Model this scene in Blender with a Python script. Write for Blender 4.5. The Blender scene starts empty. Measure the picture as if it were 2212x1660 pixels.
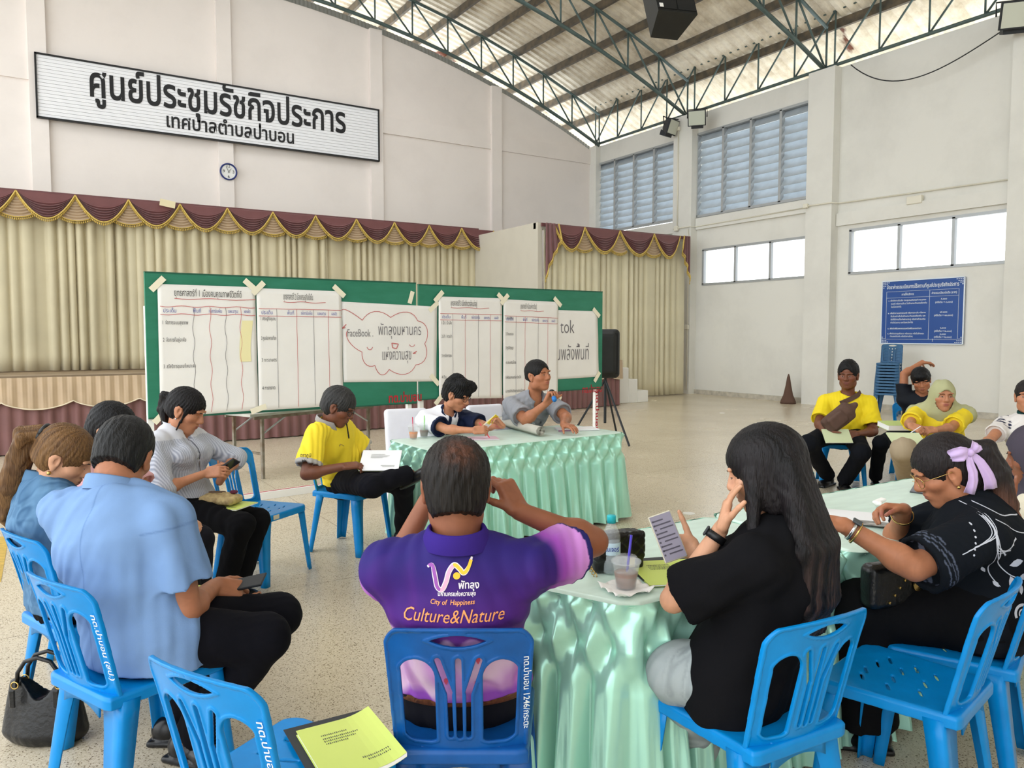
import bpy, math, random
import numpy as np
from mathutils import Vector, Matrix
from mathutils.bvhtree import BVHTree

# ------------------------------------------------------------------ camera, sky, exposure
SC = bpy.context.scene
COL = SC.collection
CAM_H, CAM_PITCH, CAM_AZ, CAM_F = 1.6, math.radians(3.6), math.radians(32.4), 1664.0
cam_data = bpy.data.cameras.new('camera')
cam_data.sensor_width = 36.0
cam_data.lens = CAM_F / 2212.0 * 36.0
cam_data.clip_start, cam_data.clip_end = 0.05, 200
cam = bpy.data.objects.new('camera', cam_data)
COL.objects.link(cam)
cam.location = (0, 0, CAM_H)
cam.rotation_euler = (math.radians(90) - CAM_PITCH, 0, -CAM_AZ)
SC.camera = cam

world = bpy.data.worlds.new('sky')
SC.world = world
world.use_nodes = True
wn = world.node_tree.nodes
wn['Background'].inputs[0].default_value = (0.93, 0.97, 1.0, 1)
wn['Background'].inputs[1].default_value = 2.95
SC.view_settings.view_transform = 'Standard'
SC.view_settings.look = 'None'
SC.view_settings.gamma = 1
SC.view_settings.use_curve_mapping = False
SC.view_settings.exposure = 0.14
SC.cycles.max_bounces = 8
SC.cycles.diffuse_bounces = 5
SC.cycles.glossy_bounces = 3
SC.cycles.transmission_bounces = 6
SC.cycles.transparent_max_bounces = 8
SC.cycles.caustics_reflective = False
SC.cycles.caustics_refractive = False

def add_sun(strength, elev, azim, ang):
    l = bpy.data.lights.new('sun', 'SUN')
    l.energy, l.angle = strength, math.radians(ang)
    o = bpy.data.objects.new('sun', l)
    COL.objects.link(o)
    o.rotation_euler = (math.radians(90 - elev), 0, math.radians(azim))
    o.location = (-20, -10, 20)
    return o

# ------------------------------------------------------------------ calibrated view of the photograph: pixel + known plane or distance -> point
_az = CAM_AZ
FH = np.array([math.sin(_az), math.cos(_az), 0.0])
RT = np.array([math.cos(_az), -math.sin(_az), 0.0])
FW = FH * math.cos(CAM_PITCH) - np.array([0, 0, math.sin(CAM_PITCH)])
CU = FH * math.sin(CAM_PITCH) + np.array([0, 0, math.cos(CAM_PITCH)])
C0 = np.array([0, 0, CAM_H])
def ray(px, py): return FW + RT * ((px - 1106) / CAM_F) + CU * ((830 - py) / CAM_F)
def atZ(px, py, z=0.0):
    d = ray(px, py); return C0 + d * ((z - CAM_H) / d[2])
def atX(px, py, x):
    d = ray(px, py); return C0 + d * (x / d[0])
def atY(px, py, y):
    d = ray(px, py); return C0 + d * (y / d[1])
def atD(px, py, dep): return C0 + ray(px, py) * dep
def atP(px, py, p0, n):
    d = ray(px, py); return C0 + d * (np.dot(np.array(p0) - C0, n) / np.dot(d, n))

# ------------------------------------------------------------------ materials
def lin(c):
    out = []
    for v in c[:3]:
        v = v / 255.0
        out.append(v / 12.92 if v <= 0.04045 else ((v + 0.055) / 1.055) ** 2.4)
    return tuple(out)
MATS = {}
def M(name, rgb=(200, 200, 200), rough=0.6, metal=0.0, spec=0.5, var=0.0, vs=3.0, bump=0.0, bs=60.0, attr=False,
      trans=0.0, alpha=1.0, ior=1.45, emit=None, sheen=0.0, coat=0.0, stretch=None, rgb2=None, twist=None, sss=0.0):
    if name in MATS: return MATS[name]
    m = bpy.data.materials.new(name); m.use_nodes = True
    nt = m.node_tree; N = nt.nodes; L = nt.links; b = N['Principled BSDF']
    col = lin(rgb)
    b.inputs['Base Color'].default_value = (*col, 1)
    b.inputs['Roughness'].default_value = rough
    b.inputs['Metallic'].default_value = metal
    b.inputs['Specular IOR Level'].default_value = spec
    b.inputs['IOR'].default_value = ior
    b.inputs['Transmission Weight'].default_value = trans
    b.inputs['Alpha'].default_value = alpha
    b.inputs['Sheen Weight'].default_value = sheen
    b.inputs['Coat Weight'].default_value = coat
    b.inputs['Subsurface Weight'].default_value = 0.0
    if emit:
        b.inputs['Emission Color'].default_value = (*lin(emit[0]), 1); b.inputs['Emission Strength'].default_value = emit[1]
    src = None
    if attr:
        a = N.new('ShaderNodeVertexColor'); a.layer_name = 'Col'; src = a.outputs[0]
    co = None
    if var or bump:
        tc = N.new('ShaderNodeTexCoord'); co = tc.outputs['Object']
        if stretch:
            mp = N.new('ShaderNodeMapping'); mp.inputs['Scale'].default_value = stretch
            L.new(co, mp.inputs[0]); co = mp.outputs[0]
    if var:
        no = N.new('ShaderNodeTexNoise'); no.inputs['Scale'].default_value = vs; no.inputs['Detail'].default_value = 6
        L.new(co, no.inputs['Vector'])
        mx = N.new('ShaderNodeMix'); mx.data_type = 'RGBA'
        rp = N.new('ShaderNodeMapRange'); rp.inputs[1].default_value = 0.3; rp.inputs[2].default_value = 0.7
        L.new(no.outputs[0], rp.inputs[0]); L.new(rp.outputs[0], mx.inputs[0])
        if rgb2 is not None:
            mx.inputs[6].default_value = (*col, 1); mx.inputs[7].default_value = (*lin(rgb2), 1)
        else:
            mx.blend_type = 'MULTIPLY'
            mx.inputs[0].default_value = 1
            L.remove(mx.inputs[0].links[0])
            cr = N.new('ShaderNodeMapRange'); cr.inputs[3].default_value = 1 - var; cr.inputs[4].default_value = 1 + var * 0.3
            cr.inputs[1].default_value = 0.3; cr.inputs[2].default_value = 0.7
            L.new(no.outputs[0], cr.inputs[0]); L.new(cr.outputs[0], mx.inputs[7])
            if src is not None: L.new(src, mx.inputs[6])
            else: mx.inputs[6].default_value = (*col, 1)
        src = mx.outputs[2]
    if src is not None: L.new(src, b.inputs['Base Color'])
    if bump:
        nb = N.new('ShaderNodeTexNoise'); nb.inputs['Scale'].default_value = bs; nb.inputs['Detail'].default_value = 3
        L.new(co, nb.inputs['Vector'])
        bp = N.new('ShaderNodeBump'); bp.inputs['Strength'].default_value = bump; bp.inputs['Distance'].default_value = 0.01
        L.new(nb.outputs[0], bp.inputs['Height']); L.new(bp.outputs[0], b.inputs['Normal'])
    MATS[name] = m
    return m

# ------------------------------------------------------------------ objects
WL = {}
def mk(name, V, F, mat, parent=None, smooth=False, col=None, local=False, mats=None, mi=None):
    """one mesh object; V in world coordinates unless local"""
    V = np.asarray(V, dtype=np.float64)
    me = bpy.data.meshes.new(name)
    if parent is not None:
        base = np.zeros(3) if local else WL.get(parent.name, np.zeros(3))
        loc = np.zeros(3)
    else:
        if local: base = loc = np.zeros(3)
        else:
            lo, hi = V.min(0), V.max(0)
            base = loc = np.array([(lo[0] + hi[0]) / 2, (lo[1] + hi[1]) / 2, lo[2]])
    Vl = V - base
    if isinstance(F, np.ndarray): F = [F]
    if F and isinstance(F[0], np.ndarray):
        me.vertices.add(len(Vl)); me.vertices.foreach_set('co', Vl.astype(np.float32).ravel())
        lt = np.concatenate([np.full(len(f), f.shape[1], dtype=np.int32) for f in F])
        li = np.concatenate([f.ravel() for f in F]).astype(np.int32)
        me.loops.add(len(li)); me.loops.foreach_set('vertex_index', li)
        me.polygons.add(len(lt))
        ls = np.concatenate([[0], np.cumsum(lt)[:-1]]).astype(np.int32)
        me.polygons.foreach_set('loop_start', ls); me.polygons.foreach_set('loop_total', lt)
        me.update(calc_edges=True)
    else:
        me.from_pydata([tuple(v) for v in Vl], [], [tuple(int(i) for i in f) for f in F])
    for m in (mats or [mat]): me.materials.append(m)
    if mi is not None: me.polygons.foreach_set('material_index', np.asarray(mi, dtype=np.int32))
    if smooth: me.polygons.foreach_set('use_smooth', [True] * len(me.polygons))
    if col is not None:
        ca = me.color_attributes.new('Col', 'FLOAT_COLOR', 'POINT')
        c4 = np.ones((len(V), 4), dtype=np.float32); c4[:, :3] = col
        ca.data.foreach_set('color', c4.ravel())
    me.validate()
    o = bpy.data.objects.new(name, me); COL.objects.link(o)
    if parent is not None:
        o.parent = parent; WL[o.name] = WL.get(parent.name, np.zeros(3))
    else:
        o.location = loc; WL[o.name] = np.array(loc, dtype=float)
    return o
def tag(o, label=None, cat=None, group=None, kind=None):
    if label: o['label'] = label
    if cat: o['category'] = cat
    if group: o['group'] = group
    if kind: o['kind'] = kind
    return o
def thing(name, label, cat, loc=(0, 0, 0), group=None, rz=0.0):
    o = bpy.data.objects.new(name, None); COL.objects.link(o)
    o.empty_display_size = 0.1
    o.location = loc; o.rotation_euler = (0, 0, rz); WL[o.name] = np.array(loc, dtype=float)
    return tag(o, label, cat, group)
def copy_tree(o, parent=None):
    c = o.copy(); COL.objects.link(c)
    if parent is not None: c.parent = parent
    for ch in list(o.children): copy_tree(ch, c)
    return c

class B:
    """collects shapes into one mesh"""
    def __init__(s): s.V = []; s.F = []; s.n = 0
    def add(s, V, F):
        V = np.asarray(V, dtype=float)
        s.V.append(V); s.F += [tuple(i + s.n for i in f) for f in F]; s.n += len(V); return s
    def box(s, c, size, R=None, bev=0.0):
        x, y, z = np.array(size) / 2.0
        if bev:
            b = min(bev, x * .9, y * .9, z * .9)
            P = []
            for sx in (-1, 1):
                for sy in (-1, 1):
                    for sz in (-1, 1):
                        P += [(sx * x, sy * (y - b), sz * (z - b)), (sx * (x - b), sy * y, sz * (z - b)), (sx * (x - b), sy * (y - b), sz * z)]
            P = np.array(P); F = []
            def I(sx, sy, sz, k): return (((sx > 0) * 4 + (sy > 0) * 2 + (sz > 0)) * 3) + k
            def q(*a): F.append(a)
            for g in (-1, 1):
                f = [I(g, -1, -1, 0), I(g, 1, -1, 0), I(g, 1, 1, 0), I(g, -1, 1, 0)]; q(*(f if g > 0 else f[::-1]))
                f = [I(-1, g, -1, 1), I(-1, g, 1, 1), I(1, g, 1, 1), I(1, g, -1, 1)]; q(*(f if g > 0 else f[::-1]))
                f = [I(-1, -1, g, 2), I(1, -1, g, 2), I(1, 1, g, 2), I(-1, 1, g, 2)]; q(*(f if g > 0 else f[::-1]))
            for a in (-1, 1):
                for b2 in (-1, 1):
                    sg = a * b2
                    f = [I(a, b2, -1, 0), I(a, b2, -1, 1), I(a, b2, 1, 1), I(a, b2, 1, 0)]; q(*(f if sg > 0 else f[::-1]))
                    f = [I(a, -1, b2, 2), I(a, -1, b2, 0), I(a, 1, b2, 0), I(a, 1, b2, 2)]; q(*(f if sg > 0 else f[::-1]))
                    f = [I(-1, a, b2, 1), I(-1, a, b2, 2), I(1, a, b2, 2), I(1, a, b2, 1)]; q(*(f if sg > 0 else f[::-1]))
            for a in (-1, 1):
                for b2 in (-1, 1):
                    for c2 in (-1, 1):
                        f = [I(a, b2, c2, 0), I(a, b2, c2, 1), I(a, b2, c2, 2)]; q(*(f if a * b2 * c2 > 0 else f[::-1]))
        else:
            P = np.array([(sx * x, sy * y, sz * z) for sx in (-1, 1) for sy in (-1, 1) for sz in (-1, 1)])
            F = [(0, 1, 3, 2), (4, 6, 7, 5), (0, 4, 5, 1), (2, 3, 7, 6), (0, 2, 6, 4), (1, 5, 7, 3)]
        if R is not None: P = P @ np.array(R).T
        return s.add(P + np.array(c), F)
    def bar(s, p, q, w, h=None, up=(0, 0, 1)):
        h = h or w; p = np.array(p, float); q = np.array(q, float); d = q - p; L = np.linalg.norm(d)
        return s.box((p + q) / 2, (L, w, h), frame(d, up))
    def tube(s, pts, r, n=8, cap=True, closed=False):
        pts = [np.array(p, float) for p in pts]; m = len(pts)
        rs = r if hasattr(r, '__len__') else [r] * m
        V = []; nrm = None
        for i, p in enumerate(pts):
            a = pts[(i - 1) % m] if (closed or i > 0) else p
            b = pts[(i + 1) % m] if (closed or i < m - 1) else p
            t = b - a; t /= (np.linalg.norm(t) + 1e-12)
            if nrm is None:
                nrm = np.cross(t, (0, 0, 1)) if abs(t[2]) < .9 else np.cross(t, (1, 0, 0))
            nrm = nrm - t * np.dot(nrm, t); nrm /= (np.linalg.norm(nrm) + 1e-12)
            bn = np.cross(t, nrm)
            for k in range(n):
                a2 = 2 * math.pi * k / n
                V.append(p + rs[i] * (math.cos(a2) * nrm + math.sin(a2) * bn))
        F = []
        for i in range(m if closed else m - 1):
            j = (i + 1) % m
            for k in range(n):
                k2 = (k + 1) % n
                F.append((i * n + k, i * n + k2, j * n + k2, j * n + k))
        if cap and not closed:
            F.append(tuple(range(n))[::-1]); F.append(tuple((m - 1) * n + k for k in range(n)))
        return s.add(V, F)
    def lathe(s, prof, c=(0, 0, 0), n=24, R=None, cap=True):
        V = []; m = len(prof)
        for r, z in prof:
            for k in range(n):
                a = 2 * math.pi * k / n; V.append((r * math.cos(a), r * math.sin(a), z))
        V = np.array(V)
        if R is not None: V = V @ np.array(R).T
        F = [(i * n + k, i * n + (k + 1) % n, (i + 1) * n + (k + 1) % n, (i + 1) * n + k) for i in range(m - 1) for k in range(n)]
        if cap: F.append(tuple(range(n))[::-1]); F.append(tuple((m - 1) * n + k for k in range(n)))
        return s.add(V + np.array(c), F)
    def grid(s, P):
        nu, nv = P.shape[:2]
        F = [(i * nv + j, (i + 1) * nv + j, (i + 1) * nv + j + 1, i * nv + j + 1) for i in range(nu - 1) for j in range(nv - 1)]
        return s.add(P.reshape(-1, 3), F)
    def slab(s, P, nrm, th):
        """grid sheet P with thickness th along nrm"""
        nu, nv = P.shape[:2]; n = nu * nv; Q = P + np.array(nrm) * th
        F = [(i * nv + j, (i + 1) * nv + j, (i + 1) * nv + j + 1, i * nv + j + 1) for i in range(nu - 1) for j in range(nv - 1)]
        F2 = [tuple(n + a for a in f[::-1]) for f in F]
        E = [i * nv for i in range(nu)] + [(nu - 1) * nv + j for j in range(1, nv)] + [i * nv + nv - 1 for i in range(nu - 2, -1, -1)] + [j for j in range(nv - 2, 0, -1)]
        S = [(E[k], n + E[k], n + E[(k + 1) % len(E)], E[(k + 1) % len(E)]) for k in range(len(E))]
        return s.add(np.concatenate([P.reshape(-1, 3), Q.reshape(-1, 3)]), F + F2 + S)
    def loft(s, secs, cap=True, closed=True):
        n = len(secs[0]); m = len(secs); V = np.concatenate([np.array(q, float) for q in secs])
        F = []
        for i in range(m - 1):
            for k in range(n if closed else n - 1):
                k2 = (k + 1) % n
                F.append((i * n + k, i * n + k2, (i + 1) * n + k2, (i + 1) * n + k))
        if cap: F.append(tuple(range(n))[::-1]); F.append(tuple((m - 1) * n + k for k in range(n)))
        return s.add(V, F)
    def prism(s, poly, ext):
        """flat polygon (list of 3d points) extruded by vector ext"""
        P = np.array(poly, float); n = len(P)
        F = [tuple(range(n))[::-1], tuple(range(n, 2 * n))] + [(k, (k + 1) % n, n + (k + 1) % n, n + k) for k in range(n)]
        return s.add(np.concatenate([P, P + np.array(ext)]), F)
    def out(s, name, mat, parent=None, smooth=False, **k):
        return mk(name, np.concatenate(s.V), s.F, mat, parent, smooth, **k)
def frame(x, up=(0, 0, 1)):
    """columns = axes with first along x, third near up"""
    x = np.array(x, float); x /= np.linalg.norm(x); up = np.array(up, float)
    if abs(np.dot(x, up)) > .99 * np.linalg.norm(up): up = np.array([0, 1, 0.0]) if abs(x[1]) < .9 else np.array([1, 0, 0.0])
    y = np.cross(up, x); y /= np.linalg.norm(y); z = np.cross(x, y)
    return np.stack([x, y, z], 1)
def rotz(a):
    c, s = math.cos(a), math.sin(a); return np.array([[c, -s, 0], [s, c, 0], [0, 0, 1.0]])
def rotx(a):
    c, s = math.cos(a), math.sin(a); return np.array([[1, 0, 0], [0, c, -s], [0, s, c]])
def roty(a):
    c, s = math.cos(a), math.sin(a); return np.array([[c, 0, s], [0, 1, 0], [-s, 0, c]])
def unit(v):
    v = np.array(v, float); return v / (np.linalg.norm(v) + 1e-12)
def vnoise(x, seed=0):
    """smooth 1-d value noise for arrays, about -1..1"""
    x = np.asarray(x, float); i = np.floor(x).astype(int); f = x - i; f = f * f * (3 - 2 * f)
    def h(k):
        v = np.sin(k * 127.1 + seed * 311.7) * 43758.5453; return (v - np.floor(v)) * 2 - 1
    return h(i) * (1 - f) + h(i + 1) * f

# ------------------------------------------------------------------ lettering
_tc = {}
def text_mesh(body, size=1.0, bold=0.0, res=3):
    key = (body, bold, res)
    if key not in _tc:
        cu = bpy.data.curves.new('lettering', 'FONT'); cu.body = body; cu.size = 1.0; cu.offset = bold; cu.resolution_u = res
        cu.fill_mode = 'FRONT'
        o = bpy.data.objects.new('lettering', cu); COL.objects.link(o)
        dg = bpy.context.evaluated_depsgraph_get(); dg.update()
        me = bpy.data.meshes.new_from_object(o.evaluated_get(dg))
        V = np.zeros(len(me.vertices) * 3); me.vertices.foreach_get('co', V); V = V.reshape(-1, 3)
        F = [tuple(p.vertices) for p in me.polygons]
        bpy.data.objects.remove(o); bpy.data.curves.remove(cu); bpy.data.meshes.remove(me)
        _tc[key] = (V, F)
    V, F = _tc[key]
    return V * size, F
def lettering(name, body, o, ex, ey, mat, parent, size=None, width=None, height=None, bold=0.0, align='L', shear=0.0):
    """flat text: origin o (baseline start, or middle), along ex, up ey"""
    V, F = text_mesh(body, 1.0, bold)
    if len(V) == 0: return None
    lo, hi = V.min(0), V.max(0)
    sx = sy = size or 1.0
    if width: sx = width / (hi[0] - lo[0]); sy = sx if size is None else size
    if height: sy = height / (hi[1] - lo[1])
    x = (V[:, 0] - lo[0]) * sx; y = V[:, 1] * sy
    if align == 'C': x = x - (hi[0] - lo[0]) * sx / 2
    if align == 'R': x = x - (hi[0] - lo[0]) * sx
    x = x + shear * y
    W = np.array(o)[None] + x[:, None] * np.array(ex)[None] + y[:, None] * np.array(ey)[None]
    return mk(name, W, F, mat, parent)

# ------------------------------------------------------------------ signed distance shapes -> one continuous surface
class Field:
    def __init__(s, xs, ys, zs):
        s.a = [np.asarray(v, dtype=np.float32) for v in (xs, ys, zs)]
        s.f = np.full([len(v) for v in s.a], 1.0, dtype=np.float32)
    @staticmethod
    def box(lo, hi, h):
        return Field(*[np.arange(lo[k], hi[k] + h, h) for k in range(3)])
    def blk(s, lo, hi):
        ix = []
        for k in range(3):
            i0 = int(np.searchsorted(s.a[k], lo[k])); i1 = int(np.searchsorted(s.a[k], hi[k]))
            ix.append(slice(max(0, i0 - 1), min(len(s.a[k]), i1 + 1)))
        X = s.a[0][ix[0]][:, None, None]; Y = s.a[1][ix[1]][None, :, None]; Z = s.a[2][ix[2]][None, None, :]
        return tuple(ix), X, Y, Z
    def add(s, prim, k=0.02, sub=False, m=None):
        fn, lo, hi = prim; m = (k + 0.03) if m is None else m
        ix, X, Y, Z = s.blk(np.array(lo) - m, np.array(hi) + m)
        a = s.f[ix]
        if a.size == 0: return s
        b = fn(X, Y, Z).astype(np.float32)
        if sub:
            b = -b
            if k > 0:
                h = np.clip(.5 - .5 * (b - a) / k, 0, 1); s.f[ix] = a * h + b * (1 - h) + k * h * (1 - h)
                # smooth max
            else: s.f[ix] = np.maximum(a, b)
        else:
            if k > 0:
                h = np.clip(.5 + .5 * (a - b) / k, 0, 1); s.f[ix] = a * (1 - h) + b * h - k * h * (1 - h)
            else: s.f[ix] = np.minimum(a, b)
        return s
    def cut(s, fn):
        """keep only where fn < 0"""
        X = s.a[0][:, None, None]; Y = s.a[1][None, :, None]; Z = s.a[2][None, None, :]
        s.f = np.maximum(s.f, fn(X, Y, Z).astype(np.float32)); return s
    def off(s, fn):
        X = s.a[0][:, None, None]; Y = s.a[1][None, :, None]; Z = s.a[2][None, None, :]
        s.f = s.f + fn(X, Y, Z).astype(np.float32); return s
    def mesh(s):
        f = s.f.copy()
        for sl in ((0,), (-1,)):
            f[sl[0]] = 1; f[:, sl[0]] = 1; f[:, :, sl[0]] = 1
        return nets(f, *s.a)
def nets(f, xs, ys, zs):
    nx, ny, nz = f.shape; ins = f < 0
    cnt = np.zeros((nx - 1, ny - 1, nz - 1), dtype=np.int8)
    for di in (0, 1):
        for dj in (0, 1):
            for dk in (0, 1):
                cnt += ins[di:nx - 1 + di, dj:ny - 1 + dj, dk:nz - 1 + dk]
    I, J, K = np.nonzero((cnt > 0) & (cnt < 8))
    idm = np.full(cnt.shape, -1, dtype=np.int32); idm[I, J, K] = np.arange(len(I))
    c = {}
    for di in (0, 1):
        for dj in (0, 1):
            for dk in (0, 1): c[di, dj, dk] = f[I + di, J + dj, K + dk]
    S = np.zeros((len(I), 3)); W = np.zeros(len(I))
    for p in c:
        for ax in range(3):
            if p[ax]: continue
            q = list(p); q[ax] = 1; q = tuple(q)
            a, b = c[p], c[q]; msk = (a < 0) != (b < 0)
            t = np.where(msk, a / np.where(msk, a - b, 1), 0)
            pos = np.zeros((len(I), 3))
            for k in range(3): pos[:, k] = p[k]
            pos[:, ax] = t
            S += pos * msk[:, None]; W += msk
    S /= W[:, None]
    V = np.stack([xs[I] + S[:, 0] * (xs[I + 1] - xs[I]), ys[J] + S[:, 1] * (ys[J + 1] - ys[J]), zs[K] + S[:, 2] * (zs[K + 1] - zs[K])], 1)
    Q = []
    for ax in range(3):
        sl0 = [slice(None)] * 3; sl1 = [slice(None)] * 3
        sl0[ax] = slice(0, -1); sl1[ax] = slice(1, None)
        d = ins[tuple(sl0)] != ins[tuple(sl1)]
        o1, o2 = [(1, 2), (2, 0), (0, 1)][ax]
        ii = np.nonzero(d); ii = [np.array(v) for v in ii]
        ok = (ii[o1] > 0) & (ii[o2] > 0) & (ii[o1] < f.shape[o1] - 1) & (ii[o2] < f.shape[o2] - 1)
        ii = [v[ok] for v in ii]
        fl = ins[tuple(ii)]
        def cell(a, b):
            jj = [v.copy() for v in ii]; jj[o1] -= a; jj[o2] -= b; return idm[tuple(jj)]
        q = np.stack([cell(1, 1), cell(0, 1), cell(0, 0), cell(1, 0)], 1)
        q[~fl] = q[~fl][:, ::-1]
        Q.append(q)
    Q = np.concatenate(Q); Q = Q[(Q >= 0).all(1)]
    return V, Q
def relax(V, Q, it=2, lam=.5):
    e = np.concatenate([Q[:, [0, 1]], Q[:, [1, 2]], Q[:, [2, 3]], Q[:, [3, 0]]]); e = np.concatenate([e, e[:, ::-1]])
    n = np.bincount(e[:, 0], minlength=len(V))[:, None].astype(float); n[n == 0] = 1
    for _ in range(it):
        A = np.stack([np.bincount(e[:, 0], V[e[:, 1], k], len(V)) for k in range(3)], 1) / n; V = V + lam * (A - V)
    return V
def _bb(ps, r):
    ps = np.array(ps); return ps.min(0) - r, ps.max(0) + r
def rcone(a, b, r1, r2):
    """tapered capsule"""
    a = np.array(a, float); b = np.array(b, float); d = b - a; L2 = float(d @ d) + 1e-9
    def fn(X, Y, Z):
        t = np.clip(((X - a[0]) * d[0] + (Y - a[1]) * d[1] + (Z - a[2]) * d[2]) / L2, 0, 1)
        return np.sqrt((X - a[0] - t * d[0]) ** 2 + (Y - a[1] - t * d[1]) ** 2 + (Z - a[2] - t * d[2]) ** 2) - (r1 + (r2 - r1) * t)
    lo, hi = _bb([a, b], max(r1, r2)); return fn, lo, hi
def ell(c, r, R=None):
    """ellipsoid with axes R (columns)"""
    c = np.array(c, float); r = np.array(r, float); R = np.eye(3) if R is None else np.array(R)
    def fn(X, Y, Z):
        x, y, z = X - c[0], Y - c[1], Z - c[2]
        q = [(x * R[0, k] + y * R[1, k] + z * R[2, k]) for k in range(3)]
        k0 = np.sqrt((q[0] / r[0]) ** 2 + (q[1] / r[1]) ** 2 + (q[2] / r[2]) ** 2)
        k1 = np.sqrt((q[0] / r[0] ** 2) ** 2 + (q[1] / r[1] ** 2) ** 2 + (q[2] / r[2] ** 2) ** 2) + 1e-6
        return k0 * (k0 - 1) / k1
    e = np.sqrt(((np.array(R) * r[None]) ** 2).sum(1))
    return fn, c - e, c + e
def ecap(a, b, right, ra, rb):
    """capsule with elliptic section: ra=(across, deep) at a, rb at b"""
    a = np.array(a, float); b = np.array(b, float); d = b - a; L = np.linalg.norm(d); w = d / L
    u = np.array(right, float); u = u - w * (u @ w); u /= np.linalg.norm(u); v = np.cross(w, u)
    def fn(X, Y, Z):
        x, y, z = X - a[0], Y - a[1], Z - a[2]
        h = x * w[0] + y * w[1] + z * w[2]; t = np.clip(h / L, 0, 1)
        ru = ra[0] + (rb[0] - ra[0]) * t; rv = ra[1] + (rb[1] - ra[1]) * t
        pu = x * u[0] + y * u[1] + z * u[2]; pv = x * v[0] + y * v[1] + z * v[2]; pw = h - t * L
        rw = np.minimum(ru, rv)
        k0 = np.sqrt((pu / ru) ** 2 + (pv / rv) ** 2 + (pw / rw) ** 2)
        k1 = np.sqrt((pu / ru ** 2) ** 2 + (pv / rv ** 2) ** 2 + (pw / rw ** 2) ** 2) + 1e-6
        return k0 * (k0 - 1) / k1
    lo, hi = _bb([a, b], max(*ra, *rb)); return fn, lo, hi
def rbox(c, half, r, R=None):
    c = np.array(c, float); R = np.eye(3) if R is None else np.array(R); hf = np.array(half, float)
    def fn(X, Y, Z):
        x, y, z = X - c[0], Y - c[1], Z - c[2]
        q = [np.abs(x * R[0, k] + y * R[1, k] + z * R[2, k]) - (hf[k] - r) for k in range(3)]
        return np.sqrt(np.maximum(q[0], 0) ** 2 + np.maximum(q[1], 0) ** 2 + np.maximum(q[2], 0) ** 2) + np.minimum(np.maximum(np.maximum(q[0], q[1]), q[2]), 0) - r
    e = (np.abs(np.array(R)) * hf[None]).sum(1)
    return fn, c - e, c + e
# ------------------------------------------------------------------ the hall: floor, walls, roof
XW, YW = 15.64, 19.74           # faces of the side wall and of the stage-end gable wall
EAVE = 7.58
XC, RR, PEAK = 3.8, 28.3, 10.08 # roof arc
def roofz(x): return PEAK - RR + math.sqrt(RR * RR - (x - XC) ** 2)

def floor_mat():
    m = bpy.data.materials.new('terrazzo'); m.use_nodes = True
    N = m.node_tree.nodes; L = m.node_tree.links; b = N['Principled BSDF']
    tc = N.new('ShaderNodeTexCoord')
    vo = N.new('ShaderNodeTexVoronoi'); vo.inputs['Scale'].default_value = 210; vo.feature = 'F1'
    L.new(tc.outputs['Object'], vo.inputs['Vector'])
    sep = N.new('ShaderNodeSeparateColor'); L.new(vo.outputs['Color'], sep.inputs[0])
    cr = N.new('ShaderNodeValToRGB'); e = cr.color_ramp.elements
    e[0].position = 0.0; e[0].color = (*lin((112, 98, 80)), 1)
    e[1].position = 1.0; e[1].color = (*lin((226, 214, 192)), 1)
    for p, c in ((.07, (146, 130, 104)), (.1, (200, 186, 160)), (.55, (214, 201, 176)), (.9, (224, 212, 188))):
        k = e.new(p); k.color = (*lin(c), 1)
    L.new(sep.outputs[0], cr.inputs[0])
    no = N.new('ShaderNodeTexNoise'); no.inputs['Scale'].default_value = 0.8; no.inputs['Detail'].default_value = 5
    L.new(tc.outputs['Object'], no.inputs['Vector'])
    mr = N.new('ShaderNodeMapRange'); mr.inputs[1].default_value = .3; mr.inputs[2].default_value = .7; mr.inputs[3].default_value = .93; mr.inputs[4].default_value = 1.03
    L.new(no.outputs[0], mr.inputs[0])
    mx = N.new('ShaderNodeMix'); mx.data_type = 'RGBA'; mx.blend_type = 'MULTIPLY'; mx.inputs[0].default_value = 1
    L.new(cr.outputs[0], mx.inputs[6]); L.new(mr.outputs[0], mx.inputs[7])
    # thin dividing strips
    sx = N.new('ShaderNodeSeparateXYZ'); L.new(tc.outputs['Object'], sx.inputs[0])
    def line(axis, off, step, w):
        a = N.new('ShaderNodeMath'); a.operation = 'SUBTRACT'; L.new(sx.outputs[axis], a.inputs[0]); a.inputs[1].default_value = off - step / 2
        p = N.new('ShaderNodeMath'); p.operation = 'PINGPONG'; L.new(a.outputs[0], p.inputs[0]); p.inputs[1].default_value = step / 2
        c = N.new('ShaderNodeMath'); c.operation = 'GREATER_THAN'; L.new(p.outputs[0], c.inputs[0]); c.inputs[1].default_value = step / 2 - w
        return c
    ma = N.new('ShaderNodeMath'); ma.operation = 'MAXIMUM'
    L.new(line(0, 1.98, 1.9, .0025).outputs[0], ma.inputs[0]); L.new(line(1, 6.4, 1.9, .0025).outputs[0], ma.inputs[1])
    ms = N.new('ShaderNodeMath'); ms.operation = 'MULTIPLY'; L.new(ma.outputs[0], ms.inputs[0]); ms.inputs[1].default_value = .62
    m2 = N.new('ShaderNodeMix'); m2.data_type = 'RGBA'; L.new(ms.outputs[0], m2.inputs[0])
    L.new(mx.outputs[2], m2.inputs[6]); m2.inputs[7].default_value = (*lin((70, 60, 48)), 1)
    L.new(m2.outputs[2], b.inputs['Base Color'])
    b.inputs['Roughness'].default_value = .33; b.inputs['Specular IOR Level'].default_value = .6
    n2 = N.new('ShaderNodeMapRange'); n2.inputs[3].default_value = .20; n2.inputs[4].default_value = .32; L.new(no.outputs[0], n2.inputs[0]); L.new(n2.outputs[0], b.inputs['Roughness'])
    return m
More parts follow.
